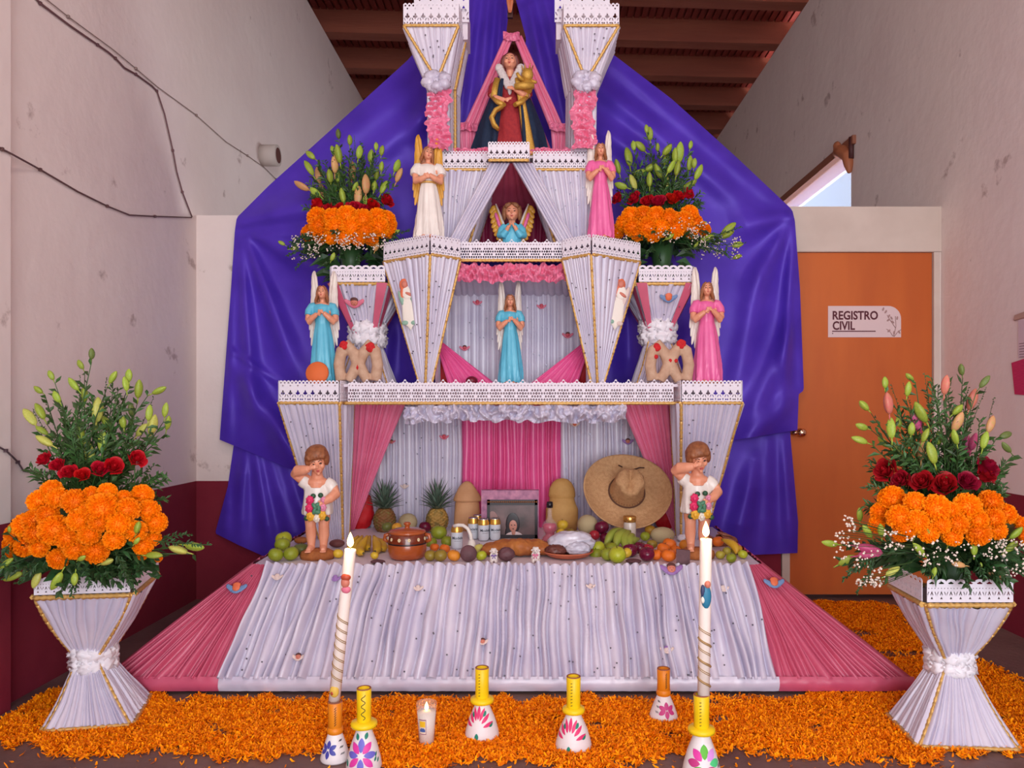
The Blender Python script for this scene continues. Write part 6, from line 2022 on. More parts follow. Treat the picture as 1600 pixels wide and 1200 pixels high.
# behind the red bottle
fruit('guava', 'yellow', 879, 820, 9, 'yellow guava on top beside the red bottle', 4.4)
fruit('guava', 'yellow', 876, 832, 7, 'yellow guava low beside the red bottle shoulder', 4.32)
fruit('guava', 'brown', 891, 833, 8, 'brown yellow guava between the red bottle and the melon', 4.34)
fruit('guava', 'pale', 902, 836, 7, 'pale guava before the melon under the hat brim', 4.3)
fruit('melon', 'melon', 918, 820, 16, 'pale netted melon under the edge of the straw hat brim', 4.40, 1.0, .02, stalk=False)
fruit('apple', 'dark', 940, 824, 11.5, 'dark purple apple under the straw hat', 4.34)
fruit('apple', 'red', 929, 836, 8.5, 'bright red apple below the dark purple apple', 4.28)
fruit('apple', 'dark', 945, 840, 8.5, 'dark apple partly hidden behind the green bananas', 4.3)
fruit('guava', 'mangoyel', 1016, 828, 9, 'yellow orange guava between the jar and the pale melon', 4.45)
fruit('melon', 'melon', 1035, 836, 15, 'oval pale melon beside the tangerine pile', 4.3, .9, .02, None, (1.25, 1, .95), stalk=False)
fruit('guava', 'lime', 1008, 838, 8, 'green guava at the end of the green banana bunch', 4.3)
fruit('tangerine', 'tang', 1046, 850, 11, 'tangerine at the top of the pile against the oval melon', 4.05, .85, .12)
fruit('tangerine', 'tang', 1037, 857, 10.5, 'tangerine in the middle of the pile over two lower ones', 3.92, .85, .12)
fruit('tangerine', 'tang', 1026, 869, 9.5, 'low tangerine beside the dark red apple', None, .85, .12)
fruit('tangerine', 'tang', 1045, 870, 11.5, 'low tangerine beside the dark square tablet', None, .85, .12)
fruit('tangerine', 'tang', 1056, 860, 9, 'tangerine behind the low one near the dark square tablet', 4.0, .85, .12)
fruit('tangerine', 'brown', 1019, 850, 8.5, 'brownish tangerine behind the pile near the green guava', 4.05, .85, .12)
fruit('orange', 'orange', 1072, 852, 11, 'yellowish orange standing alone before the column foot', 4.05)
fruit('lime', 'limey', 934, 856, 12, 'yellow green lime on top beside the clay plate', 3.95)
fruit('lime', 'lime', 932, 866, 11, 'green lime low against the clay plate edge', 3.92)
fruit('lime', 'lime', 955, 857, 11, 'green lime behind the biggest lime below the green bananas', 3.98)
fruit('lime', 'lime', 950, 868, 11, 'green lime between the plate lime and the biggest lime')
fruit('lime', 'limey', 965, 869, 14, 'biggest yellow green lime at the table front')
fruit('lime', 'yellow', 979, 866, 8.5, 'yellow lime peeping behind the biggest lime')
fruit('apple', 'dark', 984, 860, 12.5, 'dark red apple beside the biggest lime', 3.9, .9, .18)
fruit('apple', 'dark', 1000, 856, 11, 'dark red apple at the back of the apple pile', 4.0, .9, .18)
fruit('apple', 'dark', 1011, 868, 12.5, 'dark shiny apple at the front beside the low tangerine', None, .9, .18)
fruit('apple', 'red', 1013, 857, 8.5, 'red apple behind the dark shiny apple', 3.98, .9, .18)
fruit('sweet_tablet', 'choc', 990, 879, 11, 'flat dark purple tablet lying before the apples', None, .32, .0, None, (1.1, 1, 1), stalk=False)
for x, y, r, lb, k in ((1126, 869, 7.5, 'yellow hawthorn fruit nearest the standing candle', 'grey'), (1136, 863, 7, 'green yellow hawthorn fruit in the back row under the banana', 'grey'), (1143, 874, 8, 'olive hawthorn fruit at the bottom of the corner heap', 'lime'), (1149, 862, 7, 'yellow hawthorn fruit behind the olive one in the corner heap', 'grey'), (1161, 868, 7.5, 'outermost yellow hawthorn fruit of the corner heap', 'limey'), (1154, 860, 6.5, 'golden hawthorn fruit at the back under the sandal', 'mangoyel')):
    fruit('hawthorn_fruit', k, x, y, r, lb)
fruit('orange', 'tang', 1122, 846, 9, 'orange standing under the sandal strap', 4.1)
# dark square tablet and bread next to the boy base
c = G(1068, 884, TZ)
mb = MB().hexa([(c.x - .035, c.y, TZ + .006), (c.x + .03, c.y - .005, TZ + .006), (c.x + .035, c.y + .02, TZ + .006), (c.x - .03, c.y + .025, TZ + .006)], [(c.x - .03, c.y + .02, TZ + .075), (c.x + .035, c.y + .015, TZ + .07), (c.x + .035, c.y + .035, TZ + .07), (c.x - .028, c.y + .04, TZ + .075)])
solo('sweet_tablet', mb, fruit_m['choc'], 'dark square tablet leaning beside the low tangerine', 'sweet')
e = thing('dark_disc', 'round dark purple disc standing between the orange tangerine and small limes', 'sweet', G(732, 879, TZ) + Vector((0, 0, .004)))
c = Vector(e.location)
mb = MB().lathe([(0, -.012), (.036, -.012), (.041, -.004), (.041, .006), (.036, .012), (0, .012)], (0, 0, 0), 28)
mb.xf(Matrix.Translation(c + Vector((0, .0, .04))) @ Euler((PI / 2 - .2, 0, .1)).to_matrix().to_4x4())
part('disc', mb, fruit_m['choc'], e, True)
for px, lb in ((791, 'dark wrinkled sweet lump before the bread, next to the lamb with purple bow'),):
    c = G(px, 880, TZ)
    mb = MB(); crumple(mb, (c.x, c.y + .02, TZ + .04), (.042, .034, .034), 3, .08, 1.5)
    solo('sweet_lump', mb, fruit_m['choc'], lb, 'sweet')

# bananas
def bananas(label, spots, mat, root, Y0, seedlen):
    e = thing('banana_bunch', label, 'bananas', (root[0], root[1], TZ + .006))
    tipm = M('banana_tip', (88, 74, 40), 0.7)
    for (x0, y0, x1, y1, bend, Ya, Yb_, r) in spots:
        a, b = P(x0, y0, Ya), P(x1, y1, Yb_)
        n = 9
        side = Vector((b.z - a.z, 0, -(b.x - a.x))).normalized()
        pts = [a.lerp(b, i / n) + side * bend * math.sin(PI * i / n) + Vector((0, -.02 * math.sin(PI * i / n), 0)) for i in range(n + 1)]
        rad = [r * k for k in (.35, .55, .85, 1, 1.05, 1.05, 1, .85, .6, .3)]
        pts = [Vector((q.x, q.y, max(q.z, TZ + r * .9 + .006))) for q in pts]
        mb = MB().tube(pts, rad, 0, 6)
        mb.tube([pts[-1], pts[-1] + (pts[-1] - pts[-2]) * .25], [r * .3, r * .25], 1, 6)
        part('banana', mb, [mat, tipm], e, True)
    return e
m_by = M('banana_yellow', (216, 172, 42), 0.45, (196, 150, 40), 9)
m_bg = M('banana_green', (158, 166, 62), 0.45, (136, 150, 54), 9)
c = G(575, 876, TZ)
bananas('ripe yellow banana bunch between the tilted candle and the clay pot', [(566, 838, 562, 872, .02, 4.1, 3.95, .024), (574, 838, 568, 878, .025, 4.05, 3.86, .024), (584, 838, 586, 876, -.022, 4.1, 3.92, .023), (590, 842, 596, 874, -.03, 4.15, 3.98, .022), (560, 838, 552, 866, .02, 4.15, 4.02, .022), (578, 838, 577, 872, .012, 4.16, 4.0, .022)], m_by, c, 4, 1)
c = G(970, 860, TZ)
bananas('green banana bunch lying under the straw hat before the jar', [(978, 830, 945, 852, .03, 4.22, 4.06, .026), (981, 830, 962, 856, .028, 4.18, 4.0, .026), (984, 830, 976, 856, .02, 4.2, 3.98, .026), (990, 836, 984, 856, .02, 4.16, 3.98, .025), (998, 842, 972, 862, .02, 4.1, 3.99, .024), (974, 832, 950, 862, .018, 4.26, 4.1, .024)], m_bg, c, 4, 2)
c = G(1140, 868, TZ)
bananas('single yellow banana lying on the hawthorn heap', [(1128, 843, 1152, 868, -.022, 3.98, 3.86, .02)], m_by, c, 4, 3)

# pineapples
def pineapple(px, pyb, pyt, label, seed, dark):
    Y = 4.70
    p = Vector(((px - VX) * Y / F, Y, TZ + .006))
    h = .30
    e = thing('pineapple', label, 'pineapple', p)
    rr = random.Random(seed)
    mb = MB()
    rows = []
    for i in range(46):
        t = i / 45
        z = .14 * t
        r0 = .06 * math.sin(PI * (.16 + .72 * t)) ** .6
        row = []
        for j in range(64):
            a = 2 * PI * j / 64
            u = a / (2 * PI) * 11
            v = t * 7
            d = abs(math.sin(PI * (u + v) / 1)) * abs(math.sin(PI * (u - v) / 1))
            r = r0 * (1 + .2 * d ** .5)
            row.append(Vector((r * math.cos(a), r * math.sin(a), z)))
        rows.append(row)
    mb.loft(rows)
    part('body', mb, M('pineapple_skin' + dark, (176, 136, 66) if not dark else (132, 86, 46), 0.6, (124, 104, 52), 30, lo=.45, hi=.6), e)  # darker copy has the shade put into its skin colour
    lf = MB()
    for k in range(52):
        t = k / 51
        a = k * 2.4
        L = .10 + .085 * t - .02 * rr.random()
        el = .35 + 1.05 * t
        d = Vector((math.cos(a) * math.cos(el), math.sin(a) * math.cos(el), math.sin(el)))
        s = d.cross(Vector((0, 0, 1))).normalized() * .011
        b0 = Vector((0, 0, .135 + .035 * t)) + Vector((math.cos(a), math.sin(a), 0)) * .018 * (1 - t)
        m1 = b0 + d * L * .5
        e1 = b0 + d * L + Vector((math.cos(a), math.sin(a), -.4)) * .018 * (1 - .5 * t)
        n = s.cross(d).normalized() * .003
        lf.add([b0 - s, b0 + s, m1 - s * .8 + n, m1 + s * .8 + n, e1, m1 - n], [(0, 5, 2), (0, 1, 5), (1, 3, 5), (2, 5, 4), (5, 3, 4)], 0, False)
    part('crown', lf, M('pineapple_leaf', (86, 104, 88), 0.5, island=0.3), e)
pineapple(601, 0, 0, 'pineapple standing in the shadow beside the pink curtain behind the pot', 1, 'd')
pineapple(683, 0, 0, 'pineapple standing beside the tall plain bread and beer cans', 2, '')

# gingerbread shaped tall breads
for k, (px, pw, pt, lb, hd) in enumerate(((730, 22, 752, 'tall plain bread with pointed wrapped top behind the beer cans', 0), (878, 25, 747, 'tall domed bread with rounded head behind the red bottle', 1))):
    Y = 4.74
    x = (px - VX) * Y / F
    s = Y / F
    zt_ = H + (VY - pt) * Y / F
    hgt = zt_ - TZ - .006
    e = thing('tall_bread', lb, 'bread', (x, Y, TZ + .006))
    if hd == 0:
        prof = [(0, 0), (.078, 0), (.082, .05), (.078, .12), (.074, hgt * .55), (.07, hgt * .6)]
        top = [(.07, hgt * .58), (.088, hgt * .6), (.09, hgt * .64), (.07, hgt * .76), (.05, hgt * .88), (.03, hgt * .96), (.012, hgt), (0, hgt)]
    else:
        prof = [(0, 0), (.09, 0), (.1, .06), (.1, .13), (.086, hgt * .5), (.078, hgt * .58), (.076, hgt * .64)]
        top = [(.076, hgt * .62), (.082, hgt * .64), (.083, hgt * .7), (.078, hgt * .8), (.06, hgt * .91), (.034, hgt * .98), (0, hgt)]
    mm = M('plain_bread_%s' % ('tan', 'gold')[hd], ((208, 156, 112), (206, 158, 92))[hd], 0.7, ((196, 140, 96), (192, 140, 76))[hd], 10, 0.25, 60)
    part('loaf', MB().lathe(prof, (0, 0, 0), 28, 0, 1, .55), mm, e)
    part('bread_top', MB().lathe(top, (0, 0, 0), 28, 0, 1, .55, (lambda a, z: 1 + .05 * math.sin(3 * a + z * 40)) if hd == 0 else None), mm, e)

# glazed clay pot
c = G(631, 880, TZ)
c = Vector((c.x, c.y + .10, TZ + .006))
pot = thing('clay_pot', 'glazed brown clay pot with lid and white painted flowers', 'pot', c, 0, None, .88)
m_pot = M('glazed_clay', (176, 86, 40), 0.22, (160, 74, 34), 9, coat=.3)
m_potd = M('glazed_clay_dark', (120, 48, 24), 0.2, (106, 40, 20), 9, coat=.4)
part('bowl', MB().lathe([(0, 0), (.085, 0), (.1, .012), (.108, .04), (.109, .085), (.1075, .09)], (0, 0, 0), 40), m_pot, pot)
psb = part('shoulder_band', MB().lathe([(.1085, .088), (.1075, .115), (.101, .14), (.096, .147), (.09, .147)], (0, 0, 0), 40), m_potd, pot)
part('dark_line', MB().lathe([(.1088, .084), (.1105, .088), (.1088, .093)], (0, 0, 0), 40), M('pot_line', (40, 22, 26), 0.3), pot)
plid = part('lid', MB().lathe([(.102, .143), (.106, .149), (.1, .158), (.07, .168), (.02, .174), (0, .175)], (0, 0, 0), 40), m_pot, pot)
part('lid_knob', MB().lathe([(.014, .172), (.013, .185), (.02, .192), (.02, .2), (.012, .206), (0, .207)], (0, 0, 0), 16), m_pot, plid)
for s in (-1, 1):
    part('pot_ear', MB().tube([(s * .1, .0, .135), (s * .125, 0, .13), (s * .13, 0, .105), (s * .108, 0, .095)], [.012, .012, .012, .012], 0, 8), m_pot, pot)
m_pf = M('pot_paint', (232, 212, 170), 0.4)
for k in range(12):
    a = -PI / 2 + (k - 5.5) * 2 * PI / 12
    fl = MB()
    for q in range(6):
        fl.ell((.0055 * math.cos(q * PI / 3), 0, .0055 * math.sin(q * PI / 3) * 1.1), (.0042, .002, .0048), None, 0, 8, 5)
    fl.xf(Matrix.Translation((.1078 * math.cos(a), .1078 * math.sin(a), .1165)) @ Euler((-.15, 0, a + PI / 2)).to_matrix().to_4x4())
    part('painted_flower', fl, m_pf, psb)

# beer cans
m_can = M('can_paper', (214, 218, 226), 0.3, metal=.1)
m_canb = M('can_label_ink', (36, 44, 62), 0.4)
m_cang = M('can_gold', (214, 160, 74), 0.28, metal=.6)
m_cans = M('can_lid', (206, 206, 210), 0.25, metal=.9)
_CAN = None
def can(px, pyb, label, turn=0.0):
    global _CAN
    if _CAN is None:
        _CAN = [('side', MB().lathe([(.024, 0), (.0275, .003), (.0315, .014), (.0318, .096)], (0, 0, 0), 28).mesh('side', m_can)),
                ('gold_neck', MB().lathe([(.0319, .088), (.0319, .100), (.0275, .114), (.0272, .119)], (0, 0, 0), 28).mesh('gold_neck', m_cang)),
                ('can_lid', MB().lathe([(.0274, .118), (.0276, .1225), (.026, .1225), (.0245, .1175), (0, .117)], (0, 0, 0), 28).join(MB().ell((0, -.008, .119), (.008, .011, .0018), None, 0, 12, 6)).mesh('can_lid', m_cans))]
        tx = text_mb('Modelo', .021, .0003, .0002, 'CENTER')
        out = []
        for (x, y, z) in tx.v:
            a = -PI / 2 + x / .0320
            out.append(((.0323 + z) * math.cos(a), (.0323 + z) * math.sin(a), .052 + y))
        tx.v = out
        tx.tube([(.0322 * math.cos(-PI / 2 + t), .0322 * math.sin(-PI / 2 + t), .043) for t in (-.6, -.3, 0, .3, .6)], .0007, 0, 4)
        _CAN.append(('lettering', tx.mesh('lettering', m_canb)))
    Y = (H - TZ) * F / (pyb - VY)
    e = thing('beer_can', label, 'can', ((px - VX) * Y / F, Y + .03, TZ + .006), turn, 'beer cans on the table')
    for n, me in _CAN:
        link(n, me, e)
can(713, 860, 'silver and gold beer can standing alone under the white bent tube', .25)
can(755, 847, 'silver and gold beer can in the middle of the front of the six pack', .45)
can(773, 846, 'silver and gold beer can at the photograph end of the pack', .3)
can(739, 844.5, 'silver and gold beer can at the tall bread end of the pack', -.1)
can(762, 841, 'silver and gold beer can at the back of the pack', .2)
can(746, 839.5, 'hidden beer can at the back of the pack near the tall bread', .2)
tube_pts = [P(709, 822, 4.06), P(716, 820.5, 4.05), P(724, 821, 4.04), P(731, 826, 4.03), P(735.5, 836, 4.02), P(737, 852, 4.01)]
mb = MB().tube(tube_pts, .0095, 0, 10)
q = tube_pts[-1]
mb.lathe([(0, .03), (.012, .03), (.022, .01), (.024, -.02), (.02, -.05), (0, -.05)], (q.x, q.y, q.z), 16)
solo('bent_tube', mb, M('white_plastic', (232, 222, 214), 0.4), 'white bent tube hooked over the front beer can ending in a small bulb', 'tube')

# little lambs
m_lamb = M('lamb_wool', (238, 226, 220), 0.7, (228, 212, 206), 60, .4, 120)
for k, (px, pyb, bow, lb) in enumerate(((771, 882, (124, 96, 160), 'tiny white lamb figurine with purple bow by the small limes'), (837, 882, (222, 110, 150), 'tiny white lamb figurine with pink bow before the clay plate'))):
    p = G(px, pyb, TZ)
    p = Vector((p.x, p.y + .02, TZ + .006))
    e = thing('lamb_figurine', lb, 'figurine', p, .1 - .2 * k)
    s = .046 if k == 0 else .05
    mb = MB()
    mb.ell((0, 0, .55 * s), (.42 * s, .38 * s, .48 * s), None, 0, 14, 10)
    for q in range(14):
        a = q * 2.4; z = .25 + .05 * q
        mb.ell((.33 * s * math.cos(a), .3 * s * math.sin(a), z * s), (.14 * s,) * 3, None, 0, 8, 6)
    mb.ell((0, -.05 * s, 1.15 * s), (.32 * s, .34 * s, .33 * s), None, 0, 14, 10)
    mb.ell((0, -.35 * s, 1.06 * s), (.17 * s, .2 * s, .15 * s), None, 0, 10, 8)
    for sd in (-1, 1):
        mb.ell((sd * .36 * s, -.02 * s, 1.2 * s), (.16 * s, .07 * s, .1 * s), (0, sd * .5, 0), 0, 8, 6)
        mb.tube([(sd * .2 * s, -.25 * s, .3 * s), (sd * .22 * s, -.32 * s, .0)], .12 * s, 0, 8)
        mb.tube([(sd * .3 * s, .05 * s, .3 * s), (sd * .32 * s, .05 * s, .0)], .12 * s, 0, 8)
    for q in range(6):
        a = q * 1.05
        mb.ell((.2 * s * math.cos(a), .1 * s * math.sin(a), 1.42 * s), (.11 * s,) * 3, None, 0, 8, 6)
    part('body', remesh(mb, .0028, 1), m_lamb, e)
    ey = MB()
    for sd in (-1, 1):
        ey.ell((sd * .13 * s, -.37 * s, 1.22 * s), (.035 * s,) * 3, None, 0, 6, 5)
    ey.ell((0, -.55 * s, 1.08 * s), (.06 * s, .03 * s, .04 * s), None, 0, 6, 5)
    part('eyes', ey, m_eye, e)
    bw = MB()
    for sd in (-1, 1):
        bw.ell((sd * .17 * s, -.36 * s, .8 * s), (.15 * s, .06 * s, .1 * s), (0, sd * .4, 0), 0, 8, 6)
        bw.tube([(sd * .03 * s, -.37 * s, .78 * s), (sd * .14 * s, -.4 * s, .45 * s)], .05 * s, 0, 6)
    part('bow', bw, M('bow_%d' % k if False else ('bow_purple', 'bow_pink')[k], bow, 0.5), e)

# braided golden bread
c = G(812, 876, TZ)
e = thing('sweet_loaf', 'large golden brown loaf with lobes before the photograph', 'bread', (c.x, c.y + .1, TZ + .006))
mb = MB()
for k in range(9):
    a = (k - 4) / 4
    mb.ell((.15 * a, -.01 + .03 * abs(a), .045 - .014 * a * a), (.048, .075, .045 - .012 * abs(a)), (0, 0, .3 * a), 0, 12, 9)
mb.ell((0, -.035, .055), (.05, .05, .035), None, 0, 12, 8)
mb.ell((-.075, .02, .06), (.06, .03, .022), (0, .1, .5), 0, 12, 8).ell((.075, .02, .06), (.06, .03, .022), (0, -.1, -.5), 0, 12, 8)
mb = remesh(mb, .006, 2)
mb.v = [tuple(Vector(p) * (1 + .03 * nz(p[0] * 60, p[1] * 60, p[2] * 60))) for p in mb.v]
part('loaf', mb, fruit_m['bread'], e)

# framed portrait
Y = 4.45
a0, a1 = P(752, 840, Y), P(842, 766, Y)
fm = thing('photo_frame', 'dark framed portrait photograph with marbled pink border behind the golden loaf', 'photograph', ((a0.x + a1.x) / 2, Y, TZ + .006))
zb0 = TZ + .006
mt = MB().box((a0.x - .0, Y, zb0), (a1.x, Y + .05, a1.z))
part('marbled_box', mt, M('marbled_paper', (196, 128, 156), 0.5, (140, 84, 120), 22, detail=6), fm, True)
i0, i1 = P(761, 840, Y - .012), P(840, 781, Y - .012)
fr = MB()
w = .016
zt_ = i1.z
fr.box((i0.x, Y - .014, zb0), (i0.x + w, Y, zt_)).box((i1.x - w, Y - .014, zb0), (i1.x, Y, zt_)).box((i0.x, Y - .014, zt_ - .03), (i1.x, Y, zt_)).box((i0.x, Y - .014, zb0), (i1.x, Y, zb0 + .02))
part('frame', fr, M('black_frame', (34, 24, 30), 0.35), fm, True)
tr = MB()
for k in range(26):
    t = (k + .5) / 26
    tr.ell((i0.x + (i1.x - i0.x) * t, Y - .015, zt_ - .012), (.005, .003, .006), None, 0, 6, 5)
part('frame_beading', tr, M('bronze_beading', (142, 88, 52), 0.4, metal=.4), fm, True)
ph = MB().box((i0.x + w, Y - .005, zb0), (i1.x - w, Y - .002, zt_ - .03))
pprint = part('photo_print', ph, M('photo_backdrop', (120, 92, 92), 0.35, (72, 60, 60), 9), fm, True)
q = P(801, 829, Y - .006)
pr = MB()
pr.ell((q.x, Y - .006, q.z + .022), (.031, .002, .05), None, 0, 18, 10)
pr.ell((q.x - .012, Y - .006, q.z - .02), (.022, .002, .04), None, 0, 12, 8)
pr.ell((q.x + .002, Y - .0085, q.z + .014), (.018, .002, .026), None, 1, 16, 10)
pr.ell((q.x + .006, Y - .0075, q.z - .05), (.048, .002, .04), None, 2, 18, 10)
pr.ell((q.x + .004, Y - .0082, q.z - .016), (.009, .002, .014), None, 1, 10, 8)
pr.ell((q.x - .09, Y - .0055, q.z + .02), (.03, .001, .06), None, 3, 14, 8)
for sd in (-1, 1):
    pr.ell((q.x + .002 + sd * .007, Y - .0105, q.z + .018), (.0035, .001, .002), None, 0, 6, 5)
pr.ell((q.x + .002, Y - .0105, q.z + .001), (.005, .001, .0018), None, 0, 6, 5)
pr.xf(Matrix.Translation((q.x, 0, q.z - .03)) @ Matrix.Diagonal((1.3, 1, 1.3, 1)) @ Matrix.Translation((-q.x, 0, -q.z + .03)))
part('person_in_photo', pr, [M('print_hair', (36, 24, 30), 0.4), M('print_skin', (190, 128, 110), 0.4), M('print_shirt', (210, 186, 186), 0.4), M('print_haze', (150, 112, 108), 0.5)], pprint, False, label='small printed person with dark hair and pale shirt')

# glass bottle of red drink
Yb = 4.12
c = Vector(((859 - VX) * Yb / F, Yb, TZ + .006))
bt = thing('liquor_bottle', 'gourd shaped glass bottle of red drink with black cap beside the photograph', 'bottle', c)
m_gl = M('clear_glass', (240, 232, 236), 0.12, alpha=.12, spec=.5)
outl = [(0, 0), (.036, 0), (.046, .012), (.05, .035), (.042, .06), (.026, .075), (.03, .085), (.04, .1), (.042, .12), (.034, .14), (.018, .155), (.0125, .165), (.0115, .225)]
part('glass', MB().lathe(outl, (0, 0, 0), 28), m_gl, bt)
part('red_drink', MB().lathe([(0, .004), (.033, .004), (.042, .014), (.046, .035), (.039, .058), (.022, .074), (.026, .086), (.036, .1), (.038, .12), (.03, .134), (0, .135)], (0, 0, 0), 28), M('red_liquor', (176, 22, 70), 0.15, spec=.6), bt)
part('cap', MB().lathe([(.012, .218), (.0165, .218), (.0175, .235), (.015, .25), (0, .251)], (0, 0, 0), 20), M('black_cap', (24, 20, 28), 0.25), bt)
# jar with gold lid
Yj = 4.31
c = Vector(((984 - VX) * Yj / F, Yj, TZ + .006))
jr = thing('glass_jar', 'small jar with shiny gold lid under the straw hat brim', 'jar', c)
zj = H + (VY - 806) * Yj / F - c.z
part('glass', MB().lathe([(0, 0), (.032, 0), (.035, .006), (.035, zj - .045), (.03, zj - .03)], (0, 0, 0), 24), M('jar_glass', (206, 190, 178), 0.2, spec=.6), jr)
part('jar_lid', MB().lathe([(.034, zj - .034), (.036, zj - .03), (.036, zj - .006), (.033, zj), (0, zj)], (0, 0, 0), 24, 0, 1, 1, lambda a, z: 1 + .015 * math.cos(24 * a)), M('gold_lid', (214, 160, 84), 0.25, metal=.8), jr)

# clay plate with wrapped food
c = G(889, 880, TZ)
c = Vector((c.x, c.y + .135, TZ + .006))
pl = thing('clay_plate', 'shallow terracotta plate beside the limes', 'plate', c)
part('dish', MB().lathe([(0, .004), (.09, .004), (.105, .01), (.125, .026), (.131, .03), (.128, .034), (.118, .026), (.1, .014), (0, .012)], (0, 0, 0), 40), M('terracotta', (196, 106, 74), 0.55, (184, 96, 66), 12), pl)
mb = MB(); crumple(mb, (c.x - .06, c.y - .035, c.z + .036), (.055, .045, .03), 7, .2, 2.2)
solo('mole_paste', mb, M('mole_brown', (110, 58, 48), 0.4, (90, 44, 38), 20), 'lump of dark brown paste in the terracotta plate', 'food')
mb = MB(); crumple(mb, (c.x + .02, c.y + .02, c.z + .07), (.115, .07, .055), 12, .16, 1.7, 0, 48, 26); crumple(mb, (c.x + .05, c.y - .05, c.z + .05), (.06, .04, .034), 15, .18, 2.0)
solo('plastic_bag', mb, M('cloudy_plastic', (216, 210, 222), 0.2, (190, 186, 202), 14, spec=.7), 'crumpled clear plastic bag heaped on the terracotta plate', 'bag')

# straw hat leaning back
def hat():
    Yh = 4.50
    c = P(979, 769, Yh)
    e = thing('straw_hat', 'wide brimmed straw hat leaning with its crown toward the room', 'hat', c)
    mb = MB()
    rows = []
    for k in range(15):
        t = k / 14
        r = .104 + .148 * t
        row = []
        for j in range(64):
            a = 2 * PI * j / 64
            z = .004 + .05 * t ** 2.5 * (0.35 + .65 * math.cos(a) ** 2) - .01 * math.sin(PI * t)
            x = r * 1.0 * math.cos(a) * (1 + .03 * t)
            y = r * .95 * math.sin(a)
            row.append(Vector((x, y, z)))
        rows.append(row)
    rows2 = [[p - Vector((0, 0, .006)) for p in r] for r in rows[::-1]]
    mb.grid(rows + rows2 + [rows[0]], 0, True)
    m_st = M('straw', (196, 152, 108), 0.75, (180, 134, 92), 60, .5, 130)
    m = Matrix.Translation(c) @ Euler((PI / 2, 0.10, 0)).to_matrix().to_4x4() @ Euler((-.56, 0, 0)).to_matrix().to_4x4()
    part('brim', MB().join(mb, m), m_st, e, True)
    cr_ = MB()
    rows = []
    for k in range(13):
        t = k / 12
        z = .175 * t
        sc = (1 - .14 * t) if t < .85 else (1 - .14 * .85) * math.cos((t - .85) / .15 * 1.1)
        row = []
        for j in range(48):
            a = 2 * PI * j / 48
            x, y = .102 * sc * math.cos(a), .100 * sc * math.sin(a)
            pinch = .035 * max(0, math.sin(a)) ** 2 * t if abs(math.cos(a)) > .4 else 0
            x *= 1 - .28 * t * max(0, math.sin(a))
            dent = 1 - .2 * t * math.exp(-((abs(math.cos(a)) - .8) / .2) ** 2) * (math.sin(a) < .3)
            x, y = x * dent, y * dent
            zz = z - .045 * t ** 3 * math.exp(-(x / .022) ** 2) * (1 if y > -.05 else .4)
            row.append(Vector((x, y, zz)))
        rows.append(row)
    rows.append([Vector((0, .0, .135)) for k in range(48)])
    cr_.grid(rows, 0, True)
    crown_o = part('crown', MB().join(cr_, m), m_st, e, True)
    bd_ = MB().tube([(.105 * math.cos(t * PI / 16), .103 * math.sin(t * PI / 16), .008) for t in range(33)], .005, 0, 6, False)
    part('hat_band', MB().join(bd_, m), M('hat_band_brown', (96, 62, 46), 0.8), e, True)  # dark brown band round the foot of the crown
    st = MB()
    for i in range(15):
        a = -PI / 2 + (i - 7) * .16
        st.box((.101 * math.cos(a) - .003, .099 * math.sin(a) - .003, .030), (.101 * math.cos(a) + .003, .099 * math.sin(a) + .003, .036))
    part('stitching', MB().join(st, m), M('hat_stitch', (150, 104, 70), 0.8), crown_o, False, kind='stuff')
    sl = MB()
    sl.tube([m @ Vector((-.055, .165, .016)), m @ Vector((-.03, .155, .015))], .004, 0, 6)
    sl.tube([m @ Vector((.035, .145, .015)), m @ Vector((.075, .162, .018)), m @ Vector((.1, .162, .02))], .004, 0, 6)
    part('brim_cord', sl, M('hat_cord', (64, 36, 28), 0.7), e, True)
hat()

# leather sandal at the far corner
p = G(1142, 872, TZ)
c = Vector((p.x + .03, 4.22, TZ + .006))
sd = thing('leather_sandal', 'brown woven leather sandal propped behind the hawthorn heap', 'sandal', c)
def arc(n, f): return [f(i / n) for i in range(n + 1)]
sole = MB()
rows = []
for v in (0, 1):
    rows.append([Vector((.10 * math.cos(a), (.038 + .008 * math.cos(a)) * math.sin(a), .014 * v)) for a in [2 * PI * j / 28 for j in range(28)]])
sole.loft(rows)
m_lt = M('brown_leather', (146, 88, 66), 0.45, (122, 70, 52), 18)
sd.rotation_euler = (0.12, 0, .35)
part('sole', sole, m_lt, sd)
st = MB()
for i in range(7):
    x = -.005 + .014 * i
    w_ = .044 * math.sqrt(max(.05, 1 - ((x + .0) / .105) ** 2))
    hgt = .062 - .3 * max(0, x)
    st.tube([(x, -w_, .012), (x + .003, -w_ * .8, hgt * .75), (x + .006, 0, hgt), (x + .003, w_ * .8, hgt * .75), (x, w_, .012)], .0078, 0, 6, True, .6)
for yy in (-.02, 0, .02):
    st.tube([(-.01, yy, .066), (.04, yy, .056), (.085, yy * .8, .034), (.1, yy * .5, .012)], .006, 0, 6)
st.tube([(-.02, -.04, .02), (-.07, -.036, .05), (-.1, 0, .06), (-.07, .036, .05), (-.02, .04, .02)], .009, 0, 6)
part('woven_strap', st, m_lt, sd)
part('heel', MB().box((-.09, -.03, -.012), (-.035, .03, .002)), m_lt, sd)
c = Vector(((1143 - VX) * 4.3 / F, 4.3, TZ + .006))
mb = MB(); crumple(mb, (P(1068, 0, 4.42).x, 4.36, TZ + .02), (.05, .04, .022), 9, .25, 2.0)
solo('folded_lace_cloth', mb, m_lace, 'crumpled white lace cloth at the foot of the column behind the orange', 'cloth')

